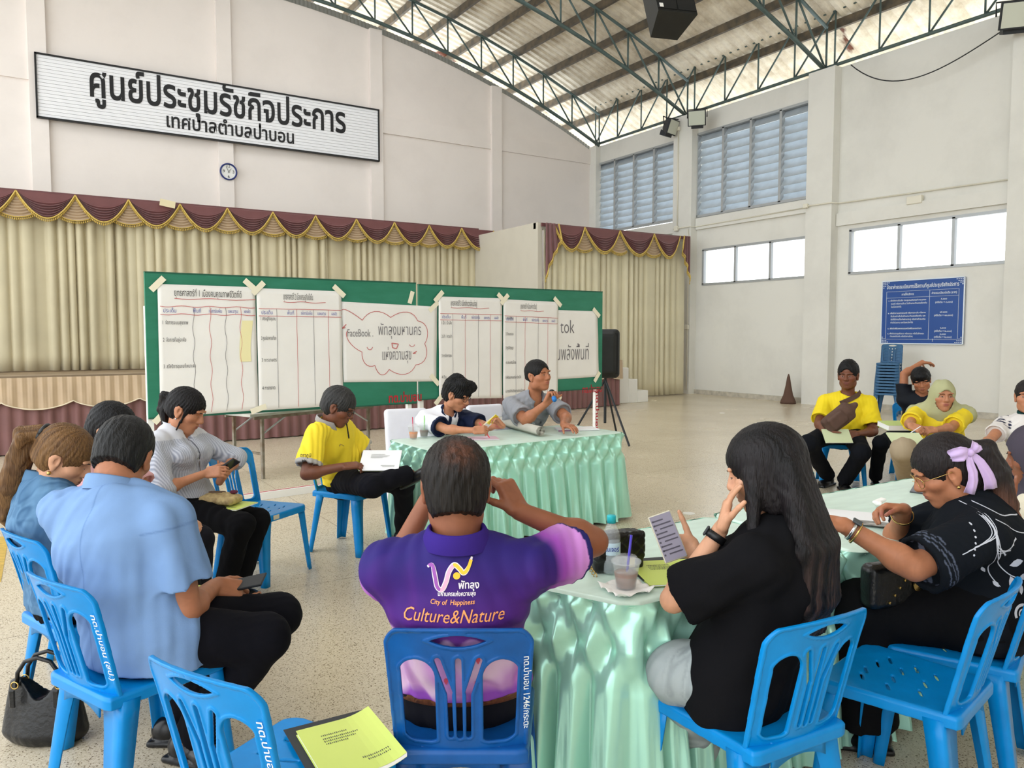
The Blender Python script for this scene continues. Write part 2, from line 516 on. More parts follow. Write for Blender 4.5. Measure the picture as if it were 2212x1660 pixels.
def wall_mat(name, rgb, stain):
    m = bpy.data.materials.new(name); m.use_nodes = True
    N = m.node_tree.nodes; L = m.node_tree.links; b = N['Principled BSDF']
    tc = N.new('ShaderNodeTexCoord')
    no = N.new('ShaderNodeTexNoise'); no.inputs['Scale'].default_value = .55; no.inputs['Detail'].default_value = 9; no.inputs['Roughness'].default_value = .65
    L.new(tc.outputs['Object'], no.inputs['Vector'])
    cr = N.new('ShaderNodeValToRGB'); e = cr.color_ramp.elements
    e[0].position = .3; e[0].color = (*lin(tuple(v - stain for v in rgb)), 1); e[1].position = .55; e[1].color = (*lin(rgb), 1)
    L.new(no.outputs[0], cr.inputs[0])
    sp = N.new('ShaderNodeTexNoise'); sp.inputs['Scale'].default_value = 5; sp.inputs['Detail'].default_value = 8; sp.inputs['Roughness'].default_value = .8
    L.new(tc.outputs['Object'], sp.inputs['Vector'])
    s2 = N.new('ShaderNodeMapRange'); s2.inputs[1].default_value = .70; s2.inputs[2].default_value = .74; L.new(sp.outputs[0], s2.inputs[0])
    ml = N.new('ShaderNodeMath'); ml.operation = 'MULTIPLY'; L.new(s2.outputs[0], ml.inputs[0]); ml.inputs[1].default_value = .35
    mx = N.new('ShaderNodeMix'); mx.data_type = 'RGBA'; L.new(ml.outputs[0], mx.inputs[0]); L.new(cr.outputs[0], mx.inputs[6]); mx.inputs[7].default_value = (*lin((140, 132, 118)), 1)
    L.new(mx.outputs[2], b.inputs['Base Color']); b.inputs['Roughness'].default_value = .75; b.inputs['Specular IOR Level'].default_value = .3
    bn = N.new('ShaderNodeTexNoise'); bn.inputs['Scale'].default_value = 30; L.new(tc.outputs['Object'], bn.inputs['Vector'])
    bp = N.new('ShaderNodeBump'); bp.inputs['Strength'].default_value = .08; L.new(bn.outputs[0], bp.inputs['Height']); L.new(bp.outputs[0], b.inputs['Normal'])
    return m
def roof_mat():
    m = bpy.data.materials.new('roof_sheet'); m.use_nodes = True
    N = m.node_tree.nodes; L = m.node_tree.links; b = N['Principled BSDF']
    tc = N.new('ShaderNodeTexCoord')
    no = N.new('ShaderNodeTexNoise'); no.inputs['Scale'].default_value = 1.6; no.inputs['Detail'].default_value = 8; no.inputs['Roughness'].default_value = .7
    L.new(tc.outputs['Object'], no.inputs['Vector'])
    cr = N.new('ShaderNodeValToRGB'); e = cr.color_ramp.elements
    e[0].position = .25; e[0].color = (*lin((176, 160, 134)), 1); e[1].position = .6; e[1].color = (*lin((240, 232, 214)), 1)
    L.new(no.outputs[0], cr.inputs[0])
    rn = N.new('ShaderNodeTexNoise'); rn.inputs['Scale'].default_value = .9; rn.inputs['Detail'].default_value = 6
    mp = N.new('ShaderNodeMapping'); mp.inputs['Scale'].default_value = (.6, 1.5, .6); mp.inputs['Location'].default_value = (3.1, 7.7, 0)
    L.new(tc.outputs['Object'], mp.inputs[0]); L.new(mp.outputs[0], rn.inputs['Vector'])
    mr = N.new('ShaderNodeMapRange'); mr.inputs[1].default_value = .665; mr.inputs[2].default_value = .70; L.new(rn.outputs[0], mr.inputs[0])
    mx = N.new('ShaderNodeMix'); mx.data_type = 'RGBA'; L.new(mr.outputs[0], mx.inputs[0]); L.new(cr.outputs[0], mx.inputs[6]); mx.inputs[7].default_value = (*lin((104, 58, 38)), 1)
    L.new(mx.outputs[2], b.inputs['Base Color']); b.inputs['Roughness'].default_value = .6; b.inputs['Specular IOR Level'].default_value = .4
    return m

m_floor = floor_mat()
m_wallb = wall_mat('cream_plaster', (238, 230, 224), 7)
m_wallr = wall_mat('grey_white_plaster', (226, 225, 218), 12)
m_roof = roof_mat()
m_steel = M('green_grey_steel', (88, 106, 104), .5, .2, var=.25, vs=6)
m_purlin = M('dark_purlin', (66, 64, 58), .7, .1, var=.5, vs=5, rgb2=(112, 98, 78))
m_alu = M('grey_aluminium', (176, 180, 182), .45, .35)
m_louv = M('louvre_blade', (196, 206, 214), .4, .3, var=.12, vs=4)
m_white = M('white_paint', (236, 236, 232), .5)
m_pvc = M('cream_conduit', (226, 222, 206), .5)
def struct(b, name, mat, **k): return tag(b.out(name, mat, **k), kind='structure')

struct(B().box((4, 6, -.1), (30, 32, .2)), 'floor', m_floor)
# gable wall with its arched top
ta = np.linspace(-8.2, XW, 40)
poly = [(-8.2, YW, 0)] + [(XW + .2, YW, 0)] + [(XW + .2, YW, roofz(XW) - .02)] + [(x, YW, roofz(x) - .06) for x in ta[::-1]]
struct(B().prism(poly[::-1], (0, .25, 0)), 'wall_back', m_wallb)
pb = B()
for x in (.47, 4.3, 8.19, 11.94):
    pb = B().box((x, YW - .05, (roofz(x)) / 2), (.34, .12, roofz(x) - .05))
    struct(pb, 'trim_%d' % (int(x) + 1), m_wallb)
pb = B().box((4, YW - .025, 7.27), (23.2, .06, .44))
struct(pb, 'trim_beam_back', m_wallb)
# cladding closing the gap between gable wall and roof
P = np.array([[(x, YW + .32 + .012 * math.sin(x * 60), roofz(x) - .25 + k * .50) for k in (0, 1)] for x in np.arange(-8, 17.4, .026)])
struct(B().slab(P, (0, 1, 0), .01), 'trim_gable_cladding', M('gable_cladding', (150, 152, 148), .6))

# side wall: built round its openings
cols_y = [YW - .12, 15.57, 11.25, 7.0]
def wseg(y0, y1, z0, z1, b): b.box((XW + .1, (y0 + y1) / 2, (z0 + z1) / 2), (.2, y1 - y0, z1 - z0))
b = B()
LZ0, LZ1, WZ0, WZ1 = 4.80, 7.05, 3.0, 3.93
wseg(15.95, YW + .2, 0, 4.80, b); wseg(15.95, YW + .2, LZ1, EAVE, b); wseg(19.58, YW + .2, LZ0, LZ1, b); wseg(15.93, 16.02, LZ0, LZ1, b)
wseg(11.58, 15.3, 0, WZ0, b); wseg(11.58, 15.3, WZ1, LZ0, b); wseg(11.58, 15.3, LZ1, EAVE, b); wseg(15.0, 15.9, WZ0, WZ1, b); wseg(15.25, 15.9, 0, EAVE, b)
wseg(10.6, 11.62, 0, EAVE, b)
wseg(7.1, 10.6, 0, WZ0, b); wseg(7.1, 10.6, WZ1, EAVE, b)
wseg(-8, 7.15, 0, 3.0, b); wseg(-8, 7.15, 4.0, EAVE, b); wseg(3.2, 3.6, 3, 4, b); wseg(6.8, 7.2, 3, 4, b); wseg(-1, -.6, 3, 4, b)
struct(b, 'wall_right', m_wallr)
struct(B().box((6, -7, EAVE / 2), (19.8, .2, EAVE)), 'wall_front_added', m_wallr)  # unseen end wall behind the camera, added to dim the near floor
for i, (y, w) in enumerate(((YW - .15, .3), (15.57, .7), (11.25, .68), (6.95, .6))):
    struct(B().box((XW - .1 if i else XW - .08, y, EAVE / 2), (.28 if i else .2, w if i else .34, EAVE)), 'trim_column_%d' % (i + 1), m_wallr)
b = B().box((XW - .04, 17.7, 4.62), (.1, 3.6, .3)); b.box((XW - .04, 13.4, 4.62), (.1, 3.6, .3)); b.box((XW - .04, 9.1, 4.2), (.08, 3.6, .28))
struct(b, 'trim_beam_right', m_wallr)
struct(B().box((XW - .02, 6, .06), (.03, 27, .12)), 'baseboard_right', M('base_dirt', (196, 190, 176), .8, var=.3, vs=8))

def louvre(n, y0, y1, z0, z1, bays):
    f = B(); w = .07
    for y in np.linspace(y0, y1, bays + 1): f.box((XW + .02, y, (z0 + z1) / 2), (.12, w, z1 - z0))
    for z in (z0, z1): f.box((XW + .02, (y0 + y1) / 2, z), (.12, y1 - y0, .06))
    fr = struct(f, 'window_%d' % n, m_alu)
    nb = 11; bl = B(); R = roty(math.radians(-55))
    for k in range(nb):
        z = z0 + (k + .5) * (z1 - z0) / nb
        bl.box((XW + .06, (y0 + y1) / 2, z), (.305, y1 - y0 - .02, .008), R)
    bl.out('louvre_blades', m_louv, fr)
louvre(1, 16.05, 19.56, 4.86, 7.02, 4)
louvre(2, 11.6, 15.22, 4.83, 7.03, 4)
m_glass = M('window_glass', (255, 255, 255), .03, trans=1.0, ior=1.02)
def window(n, y0, y1, z0, z1):
    f = B()
    for y in np.linspace(y0, y1, 4): f.box((XW + .03, y, (z0 + z1) / 2), (.09, .06, z1 - z0))
    for z in (z0, z1): f.box((XW + .03, (y0 + y1) / 2, z), (.09, y1 - y0 + .06, .06))
    fr = struct(f, 'window_%d' % n, m_alu)
    g = B(); ys = np.linspace(y0, y1, 4)
    for k in range(3): g.box((XW + .05, (ys[k] + ys[k + 1]) / 2, (z0 + z1) / 2), (.005, ys[k + 1] - ys[k] - .05, z1 - z0 - .05))
    g.out('pane', m_glass, fr)
window(3, 11.65, 14.98, 2.98, 3.91)
window(4, 7.2, 10.58, 2.98, 3.94)
window(5, 3.6, 6.8, 3.0, 4.0)

# roof sheets: ribs run down the slope, curved
xs = np.linspace(-4.2, 17.6, 60)
ys = np.arange(-9, 23.6, .05)
rib = np.array([0, .045, .045, 0, 0])
def sheet(x0, x1, y0, y1, nx):
    xx = np.linspace(x0, x1, nx); ii = np.nonzero((ys >= y0 - 1e-6) & (ys <= y1 + 1e-6))[0]
    P = np.zeros((nx, len(ii), 3))
    for i, x in enumerate(xx):
        P[i, :, 0] = x; P[i, :, 1] = ys[ii]; P[i, :, 2] = roofz(x) + 1.28 + rib[ii % 5]
    return P
# sheets leave an unseen opening, added to bring daylight onto the far floor
rb_ = B()
rb_.slab(sheet(10.5, 17.6, -9, 23.5, 24), (0, 0, 1), .006).slab(sheet(-4.2, 2.5, -9, 23.5, 14), (0, 0, 1), .006)  # left edge, out of view, is cut short to admit more daylight
rb_.slab(sheet(2.5, 10.5, -9, 8.5, 16), (0, 0, 1), .006).slab(sheet(2.5, 10.5, 15.5, 23.5, 16), (0, 0, 1), .006)
rf = tag(rb_.out('roof', m_roof), kind='structure')
# purlins under the sheets, running the length of the hall
PX = [15.75 - 1.07 * k for k in range(19)]
for k, x in enumerate(PX):
    struct(B().box((x, 7.2, roofz(x) + 1.17), (.08, 32, .20)), 'trim_purlin_%d' % (k + 1), m_purlin)

# lattice trusses
def truss(name, y, label):
    t = thing(name, label, 'roof truss', (XC, y, roofz(XC)))
    xs = [15.55 - 1.07 * k for k in range(18)]
    bt = [np.array((x, y, roofz(x) + .05)) for x in xs]; tp = [np.array((x, y, roofz(x) + 1.0)) for x in xs]
    B().tube(bt, .048, 10).out('bottom_chord', m_steel, t, True)
    B().tube(tp, .04, 10).out('top_chord', m_steel, t, True)
    w = B()
    for k in range(len(xs)):
        w.tube([bt[k], tp[k]], .024, 8)
        if k + 1 < len(xs): w.tube([bt[k], tp[k + 1]], .024, 8)
    tag(w.out('web', m_steel, t, True), 'grey web struts')
truss('roof_truss', 19.38, 'grey steel lattice truss lying along the top of the cream gable wall')
truss('roof_truss', 15.56, 'grey lattice truss landing on the column between the two louvred openings')
truss('roof_truss', 11.25, 'grey lattice truss landing on the column right of the louvres')
truss('roof_truss', 6.95, 'grey lattice truss nearest the camera, over the right wall floodlight')
# edge girder along the top of the side wall
g = thing('edge_girder', 'long grey lattice girder running above the right wall under the eaves', 'girder', (15.6, 8, 7.63))
ys = list(np.arange(19.6, -2, -1.068)); x = 15.58
B().tube([(x, y, 7.65) for y in ys], .04, 8).out('bottom_chord', m_steel, g, True)
B().tube([(x, y, 8.86) for y in ys], .035, 8).out('top_chord', m_steel, g, True)
w = B()
for k in range(len(ys)):
    w.tube([(x, ys[k], 7.65), (x, ys[k], 8.86)], .022, 6)
    if k + 1 < len(ys): w.tube([(x, ys[k], 7.65), (x, ys[k + 1], 8.86)], .022, 6)
w.out('web', m_steel, g, True)

# the sign
m_signw = M('sign_white', (238, 239, 242), .45)
m_black = M('sign_black', (14, 14, 16), .5)
s = thing('hall_sign', 'long white sign board with two rows of black lettering high on the gable wall', 'sign', (4.3, YW - .2, 6.25))
b = B()
ns = 18
for k in range(ns):
    h = 1.32 / ns; b.box((4.315, YW - .16, 6.26 + (k + .5) * h), (7.75, .05, h - .005), bev=.003)
b.out('slat_panel', m_signw, s)
b = B(); 
for z in (6.255, 7.585): b.box((4.315, YW - .17, z), (7.8, .09, .035))
for x2 in (.43, 8.2): b.box((x2, YW - .17, 6.92), (.035, .09, 1.36))
b.out('frame', m_black, s)
B().box((4.315, YW - .135, 6.92), (7.7, .012, 1.3)).out('backing', M('sign_seam', (186, 188, 194), .5), s)
EX, EZ = (1, 0, 0), (0, 0, 1)
lettering('lettering', 'ศูนย์ประชุมรัชกิจประการ', (4.36, YW - .195, 6.86), EX, EZ, m_black, s, width=5.85, size=.90, bold=.019, align='C')
lettering('lettering', 'เทศบาลตำบลป่าบอน', (4.45, YW - .195, 6.41), EX, EZ, m_black, s, width=2.95, size=.44, bold=.02, align='C')
# clock
c = thing('wall_clock', 'small round white wall clock with a blue rim below the sign', 'clock', (4.34, YW - .15, 5.35))
R = rotx(math.radians(90))
B().lathe([(.16, 0), (.2, 0), (.205, .03), (.195, .05), (.175, .05), (.17, .03), (.16, 0)], (4.34, YW - .11, 5.55), 40, R, cap=False).out('rim', M('navy_rim', (28, 44, 110), .35), c, True)
B().lathe([(.0, 0), (.175, 0), (.175, .012), (.0, .012)], (4.34, YW - .12, 5.55), 40, R).out('dial', m_white, c)
for tx, dx, dz in (('12', 0, .1), ('3', .11, -.03), ('6', 0, -.15), ('9', -.11, -.03)):
    lettering('numeral', tx, (4.34 + dx, YW - .145, 5.55 + dz), EX, EZ, m_black, c, size=.1, align='C')
hb = B()
for a, l, w in ((-28, .13, .01), (38, .1, .014)):
    d = np.array((math.sin(math.radians(a)), 0, math.cos(math.radians(a))))
    hb.bar(np.array((4.34, YW - .15, 5.55)) - d * .03, np.array((4.34, YW - .15, 5.55)) + d * l, w, .006)
hb.out('hands', m_black, c)
# ------------------------------------------------------------------ stage, curtains, swags
m_curt = M('cream_curtain', (206, 196, 164), .7, sheen=.3, var=.12, vs=1.2, bump=.05, bs=120)
m_curt2 = M('cream_curtain_side', (216, 208, 178), .7, sheen=.3, var=.1, vs=1.2, bump=.05, bs=120)
m_burg = M('burgundy_satin', (112, 66, 66), .42, sheen=.3, var=.12, vs=4)
m_skirt = M('dusty_burgundy', (128, 88, 86), .6, sheen=.3, var=.15, vs=3)
m_tan = M('tan_satin', (190, 166, 136), .45, sheen=.3, var=.1, vs=4)
m_gold = M('gold_braid', (216, 186, 96), .45, .1, var=.25, vs=40)
m_trim = M('cream_braid', (226, 214, 188), .6)
m_wood = M('stage_wood', (150, 130, 104), .6, var=.2, vs=3)
m_part = M('partition_paint', (206, 200, 184), .7, var=.05, vs=2)

def pleats(x0, x1, y, z0, z1, lam, amp, seed, nx=None, flare=0.0, top=None, hem=0.0):
    """pleated cloth in the plane y, hanging from z1 to z0"""
    nx = nx or int((x1 - x0) / lam * 14); nz = 12
    x = np.linspace(x0, x1, nx); P = np.zeros((nx, nz, 3))
    ph = 2 * math.pi * (x / lam + .55 * vnoise(x / (lam * 2.3), seed) + .3 * vnoise(x / (lam * .9), seed + 3))
    a = amp * (1 + .55 * vnoise(x / (lam * 1.7), seed + 9))
    for j, t in enumerate(np.linspace(0, 1, nz)):
        s = np.sin(ph + .35 * t * vnoise(x / lam / 1.3, seed + 5)); s = np.sign(s) * np.abs(s) ** .7
        P[:, j, 0] = x + .02 * np.cos(ph) * amp / .05
        P[:, j, 1] = y + a * s * (1 + flare * t) - .02 * t
        P[:, j, 2] = z1 + (z0 - z1) * t + (hem * vnoise(x / lam * .7, seed + 7) if j == nz - 1 else 0)
    return P
YC, ZST = 18.0, 1.06
cur = thing('stage_curtain', 'tall cream pleated curtain closing the back of the stage behind the green boards', 'curtain', (4, YC, ZST))
B().slab(pleats(-6, 2.1, YC, ZST - .16, 4.25, .24, .05, 1), (0, -1, 0), .006).out('curtain_panel', m_curt, cur, True)
B().slab(pleats(2.05, 6.2, YC - .05, ZST - .16, 4.25, .22, .05, 2), (0, -1, 0), .006).out('curtain_panel', m_curt, cur, True)
B().slab(pleats(6.15, 10.3, YC, ZST - .16, 4.25, .21, .045, 3), (0, -1, 0), .006).out('curtain_panel', m_curt, cur, True)
sc_ = thing('side_curtain', 'cream pleated curtain hanging to the floor right of the stage partition', 'curtain', (12.7, 15.05, 0))
B().slab(pleats(10.42, 12.1, 15.07, .03, 4.1, .2, .04, 4), (0, -1, 0), .006).out('curtain_panel', m_curt2, sc_, True)
B().slab(pleats(12.05, 15.06, 15.1, .03, 4.1, .235, .045, 6), (0, -1, 0), .006).out('curtain_panel', m_curt2, sc_, True)
# wing partition and the beam carrying the side curtain
b = B().box((10.31, 16.5, 2.13), (.12, 2.95, 4.23))
struct(b, 'partition_wing', m_part)
struct(B().box((12.7, 15.16, 4.17), (4.9, .1, .14)), 'trim_curtain_rail', m_part)
struct(B().box((2, YC + .12, 4.3), (17, .1, .2)), 'trim_stage_rail', m_part)

def swag_row(root, xs, y, zt, drop, gap):
    """burgundy swags between the points xs, tan tails and gold fringe"""
    def swag(xa, xb):
        w = xb - xa; nu, nv = 41, 57
        P = np.zeros((nu, nv, 3)); u = np.linspace(0, 1, nu); s = np.abs(2 * u - 1)
        for j in range(nv):
            v = j / (nv - 1)
            sag = drop * (.16 + .84 * v) if v > .12 else drop * (.16 + .84 * .12) * v / .12
            shape = 1 - s ** (2.0 + .6 * (1 - v))
            wid = 1 - .10 * (1 - v) * 0
            P[:, j, 0] = xa + w * .5 + (u - .5) * w * (.86 + .14 * (s ** .5)) * wid
            P[:, j, 2] = zt - .02 - sag * shape
            fold = .028 * np.sin(2 * math.pi * v * 8.0) * min(1, max(0, (v - .2) * 5)) * (.35 + .65 * shape)
            P[:, j, 1] = y - .035 - .07 * shape * v - fold
        return P
    def edge(P): return [P[i, -1] for i in range(0, P.shape[0])]
    def fringe(pts, L, b):
        pts = np.array(pts); d = np.linalg.norm(np.diff(pts, axis=0), axis=1); t = np.concatenate([[0], np.cumsum(d)])
        n = int(t[-1] / .034)
        for k in range(n + 1):
            p = np.array([np.interp(t[-1] * k / n, t, pts[:, q]) for q in range(3)])
            b.tube([p, p + (0, -.004, -L * .35), p + (0, -.004, -L * .55), p + (0, 0, -L)], [.005, .006, .014, .009], 5)
    for k in range(len(xs)):
        # tan tail under each point
        x = xs[k]
        if gap and 0 < k < len(xs) - 1 or gap == 2:
            nu, nv = 25, 49; P = np.zeros((nu, nv, 3)); u = np.linspace(-1, 1, nu)
            for j in range(nv):
                v = j / (nv - 1); hw = (.03 + .235 * v) * gap_w
                P[:, j, 0] = x + u * hw
                P[:, j, 2] = zt - .04 - v * drop * .82 - (1 - u ** 2) * drop * .14 * v
                P[:, j, 1] = y - .012 - .02 * np.sin(2 * math.pi * v * 8.5) * min(1, v * 3)
            tl = B().slab(P, (0, -1, 0), .004).out('swag_tail', m_tan, root, True)
            e = [P[i, -1] for i in range(nu)]
            b = B().tube([p + (0, -.012, 0) for p in e], .012, 6); fringe(e, .06, b)
            b.out('fringe', m_gold, tl, True)
    for k in range(len(xs) - 1):
        P = swag(xs[k], xs[k + 1])
        sw = B().slab(P, (0, -1, 0), .004).out('swag', m_burg, root, True)
        e = edge(P)
        b = B().tube([p + (0, -.015, 0) for p in e], .016, 6); fringe(e, .07, b)
        b.out('fringe', m_gold, sw, True)
gap_w = 1.0
apx = [atY(px, py, YC - .15)[0] for px, py in ((34, 413), (162, 425), (277, 437), (388, 446), (490, 456), (588, 464), (680, 472), (768, 479), (850, 485), (925, 491), (995, 496))]
step = np.diff(apx).mean(); apx = [apx[0] - step * k for k in (4, 3, 2, 1)] + apx + [apx[-1] + step]
va = thing('stage_valance', 'long burgundy swag valance with gold fringe over the main stage curtain', 'valance', (4, YC - .15, 3.8))
B().box((2.0, YC - .1, 4.37), (16.6, .06, .12)).out('heading_band', m_burg, va)
swag_row(va, apx, YC - .16, 4.41, .50, 1)
vb = thing('side_valance', 'shorter burgundy swag valance with gold fringe over the side curtain', 'valance', (12.7, 14.95, 3.7))
B().box((12.7, 14.99, 4.19), (4.75, .05, .08)).out('heading_band', m_burg, vb)
gap_w = .95
xs4 = [atY(px, py, 14.9)[0] for px, py in ((1196, 484), (1262, 488), (1338, 496), (1412, 502), (1468, 506))]
swag_row(vb, xs4, 14.92, 4.22, .56, 1)
# the two tails at its ends
for xa, xb, zb, sg in ((10.36, 10.8, 2.93, 1), (15.02, 14.72, 3.05, -1)):
    nu, nv = 30, 20; P = np.zeros((nu, nv, 3)); u = np.linspace(0, 1, nu)
    zl = zb + (4.2 - zb) * u ** .75 * .72
    for j in range(nv):
        v = j / (nv - 1)
        P[:, j, 0] = xa + (xb - xa) * u * (.8 + .2 * v)
        P[:, j, 2] = 4.22 + (zl - 4.22) * v
        P[:, j, 1] = 14.86 - .03 * np.sin(u * 2 * math.pi * 3.2) * (.6 + .4 * v)
    tl = B().slab(P, (0, -1, 0), .004).out('swag_tail', m_burg, vb, True)
    e = [P[i, -1] for i in range(nu)]; b = B().tube([p + (0, -.012, 0) for p in e], .016, 6)
    for i in range(0, nu): b.tube([e[i], e[i] + (0, -.004, -.09)], [.006, .013], 5)
    b.tube([P[-1, j] + (0, -.01, 0) for j in range(nv)], .02, 6)
    b.out('fringe', m_gold, tl, True)
tag(B().box(atY(362, 440, YC - .3), (.3, .012, .14), roty(.15)).out('masking_tape', M('masking_tape', (226, 214, 176), .6)), 'beige tape strip stuck across the top of the burgundy stage valance', 'tape')

# stage front: bent line
SF = [(-6.0, 12.3), (-.28, 12.2), (3.4, 12.1), (5.3, 12.36), (7.14, 12.7), (9.3, 13.25), (11.55, 13.6)]
top = [(x, y, ZST) for x, y in SF] + [(x, y + .35, ZST) for x, y in SF[::-1]]
bk = [(x, y + .3, .9) for x, y in SF] + [(11.55, 14.9, .9), (10.4, 14.9, .9), (10.4, YW - .05, .9), (-6, YW - .05, .9)]
st = struct(B().prism([(x, y, ZST - .06) for x, y, z in top], (0, 0, .06)).prism([(x, y, .82) for x, y, z in bk], (0, 0, .06)), 'floor_stage', m_wood)
def along(pts, step):
    pts = np.array(pts, float); d = np.linalg.norm(np.diff(pts, axis=0), axis=1); t = np.concatenate([[0], np.cumsum(d)])
    s = np.arange(0, t[-1], step)
    xy = np.stack([np.interp(s, t, pts[:, 0]), np.interp(s, t, pts[:, 1])], 1)
    tg = np.gradient(xy, axis=0); tg /= np.linalg.norm(tg, axis=1)[:, None]
    return s, xy, np.stack([tg[:, 1], -tg[:, 0]], 1)
SF2 = SF + [(11.56, 15.0)]
ss = thing('stage_skirt', 'pleated burgundy skirt along the stage front with a tan scalloped overlay', 'stage skirt', (4, 12.2, 0))
s, xy, nr = along(SF2, .011)
ph = 2 * math.pi * s / .16 + .8 * vnoise(s / .3, 4); am = .022 * (1 + .4 * vnoise(s / .25, 8)); P = np.zeros((len(s), 6, 3))
for j, z in enumerate((.98, .8, .6, .4, .2, .015)):
    o = am * (.6 + .5 * j / 5) * np.sign(np.sin(ph)) * np.abs(np.sin(ph)) ** .7 + .03 + .012 * j / 5
    P[:, j, :2] = xy + nr * o[:, None]; P[:, j, 2] = z
B().grid(P).out('pleated_cloth', m_skirt, ss, True)
P = np.zeros((len(s), 10, 3)); ph2 = 2 * math.pi * s / .115
sc = .78 - .06 - .11 * np.abs(np.sin(math.pi * s / .82)) ** .7
for j in range(10):
    t = j / 9; tt = min(1, t * 3)
    o = .07 + (.012 * np.sign(np.cos(ph2)) * np.abs(np.cos(ph2)) ** 2.5) * (1 if t > .12 else .6) * (1 - .35 * t) + .02 * t + .012 * t * np.sin(ph2 * .5)
    P[:, j, :2] = xy + nr * o[:, None]; P[:, j, 2] = (ZST - .02) + (sc - ZST + .02) * t
ov = B().grid(P).out('scalloped_overlay', m_tan, ss, True)
B().tube([P[i, -1] + np.array([nr[i, 0], nr[i, 1], 0]) * .006 for i in range(0, len(s), 3)], .009, 5).out('braid', m_trim, ov, True)
# white box steps at the stage end
w = thing('stage_steps', 'small white wooden steps at the right end of the stage', 'steps', (12.3, 14.4, 0))
for k in range(3):
    B().box((12.0 + .27 * k, 14.3, .14 + .5 * (.84 - .28 * k) * .5), (.26, .7, (.84 - .28 * k)), bev=.01).out('step', m_white, w) if False else None
B().box((11.95, 14.3, .42), (.3, .8, .84), bev=.01).out('step', m_white, w)
B().box((12.24, 14.3, .28), (.28, .8, .56), bev=.01).out('step', m_white, w)
B().box((12.55, 14.3, .14), (.34, .8, .28), bev=.01).out('step', m_white, w)

# ------------------------------------------------------------------ things on the side wall
# fee board
fb = thing('notice_board', 'blue notice board with white fee table on the right wall', 'notice board', (XW - .04, 8.9, 1.44))
m_bblue = M('board_blue', (34, 78, 150), .4); m_bw = M('board_white', (226, 236, 244), .5)
y0, y1, z0, z1 = 9.76, 8.05, 1.43, 2.75
B().box((XW - .03, (y0 + y1) / 2, (z0 + z1) / 2), (.03, y0 - y1, z1 - z0)).out('panel', m_bblue, fb)
xf = XW - .05
E1, E2 = (0, -1, 0), (0, 0, 1)
def bp(u, v): return (xf, y0 - u * (y0 - y1), z1 - v * (z1 - z0))
b = B()
def rule(u0, v0, u1, v1): b.bar(bp(u0, v0), bp(u1, v1), .012, .004)
for a in ((.06, .17, .94, .17), (.06, .93, .94, .93), (.06, .17, .06, .93), (.94, .17, .94, .93), (.6, .17, .6, .93), (.06, .27, .94, .27), (.65, .92, .65, .965)): rule(*a)
b.bar(bp(0, 0), bp(1, 0), .02, .02); b.bar(bp(0, 1), bp(1, 1), .02, .02); b.bar(bp(0, 0), bp(0, 1), .02, .02); b.bar(bp(1, 0), bp(1, 1), .02, .02)
b.out('ruled_lines', m_bw, fb)
b = B()
for cu, cv in ((0, 0), (1, 0), (0, 1), (1, 1)):
    for k in range(4):
        for q in range(4 - k):
            u = cu + (1 - 2 * cu) * (.02 + .022 * k); v = cv + (1 - 2 * cv) * (.025 + .026 * q)
            b.box(bp(u, v), (.004, .022, .016))
b.out('corner_ornament', m_bw, fb)
def bt(s, u, v, w=None, h=.05, al='L'): lettering('lettering', s, bp(u, v), E1, E2, m_bw, fb, width=w, size=h, align=al, bold=.012)
bt('อัตราค่าธรรมเนียมการใช้สถานที่ศูนย์ประชุมรัชกิจประการ', .5, .125, 1.5, .105, 'C')
bt('การให้บริการ', .33, .235, .26, .06, 'C'); bt('ค่าธรรมเนียมต่อวัน (บาท)', .77, .235, .5, .06, 'C')
for s_, v, w_ in (('๑. เพื่อจัดงานรื่นเริง งานชุมชนสังสรรค์ งานแสดง', .325, .86), ('    ดนตรี หรืองานอื่นๆ ในลักษณะทำนองเดียวกัน', .375, .82), ('    โดยไม่หวังกำไร', .425, .28),
                  ('๒. เพื่อจัดงานแสดงดนตรี หรือการละเล่น หรืองาน', .525, .86), ('    อื่นใดอย่างอื่นในลักษณะทำนองเดียวกัน และ', .575, .8), ('    จัดให้มีการเก็บค่าผ่านประตู หรือค่าเข้าชมหรือ', .625, .8), ('    ค่าเข้าร่วมงาน และโดยหวังกำไร', .675, .54),
                  ('๓. เพื่อจัดพิธีมงคลสมรสหรือพิธีมงคลต่างๆ', .77, .78), ('๔. เพื่อจัดประชุมสัมมนา หรืออบรม หรือในลักษณะ', .85, .84), ('    ทำนองเดียวกัน หรือจัดงานอื่นๆ', .895, .54)):
    bt(s_, .085 if s_[0] != ' ' else .12, v, w_ - .05, .045)
for s_, v in (('๕,๐๐๐', .325), ('(ครึ่งวัน = ๓,๐๐๐)', .375), ('๑๕,๐๐๐', .525), ('(ครึ่งวัน = ๑๐,๐๐๐)', .575), ('๖,๐๐๐', .765), ('(ครึ่งวัน = ๒,๐๐๐)', .815), ('๓,๐๐๐', .86), ('(ครึ่งวัน = ๒,๐๐๐)', .905)):
    bt(s_, .77, v, None, .05, 'C')
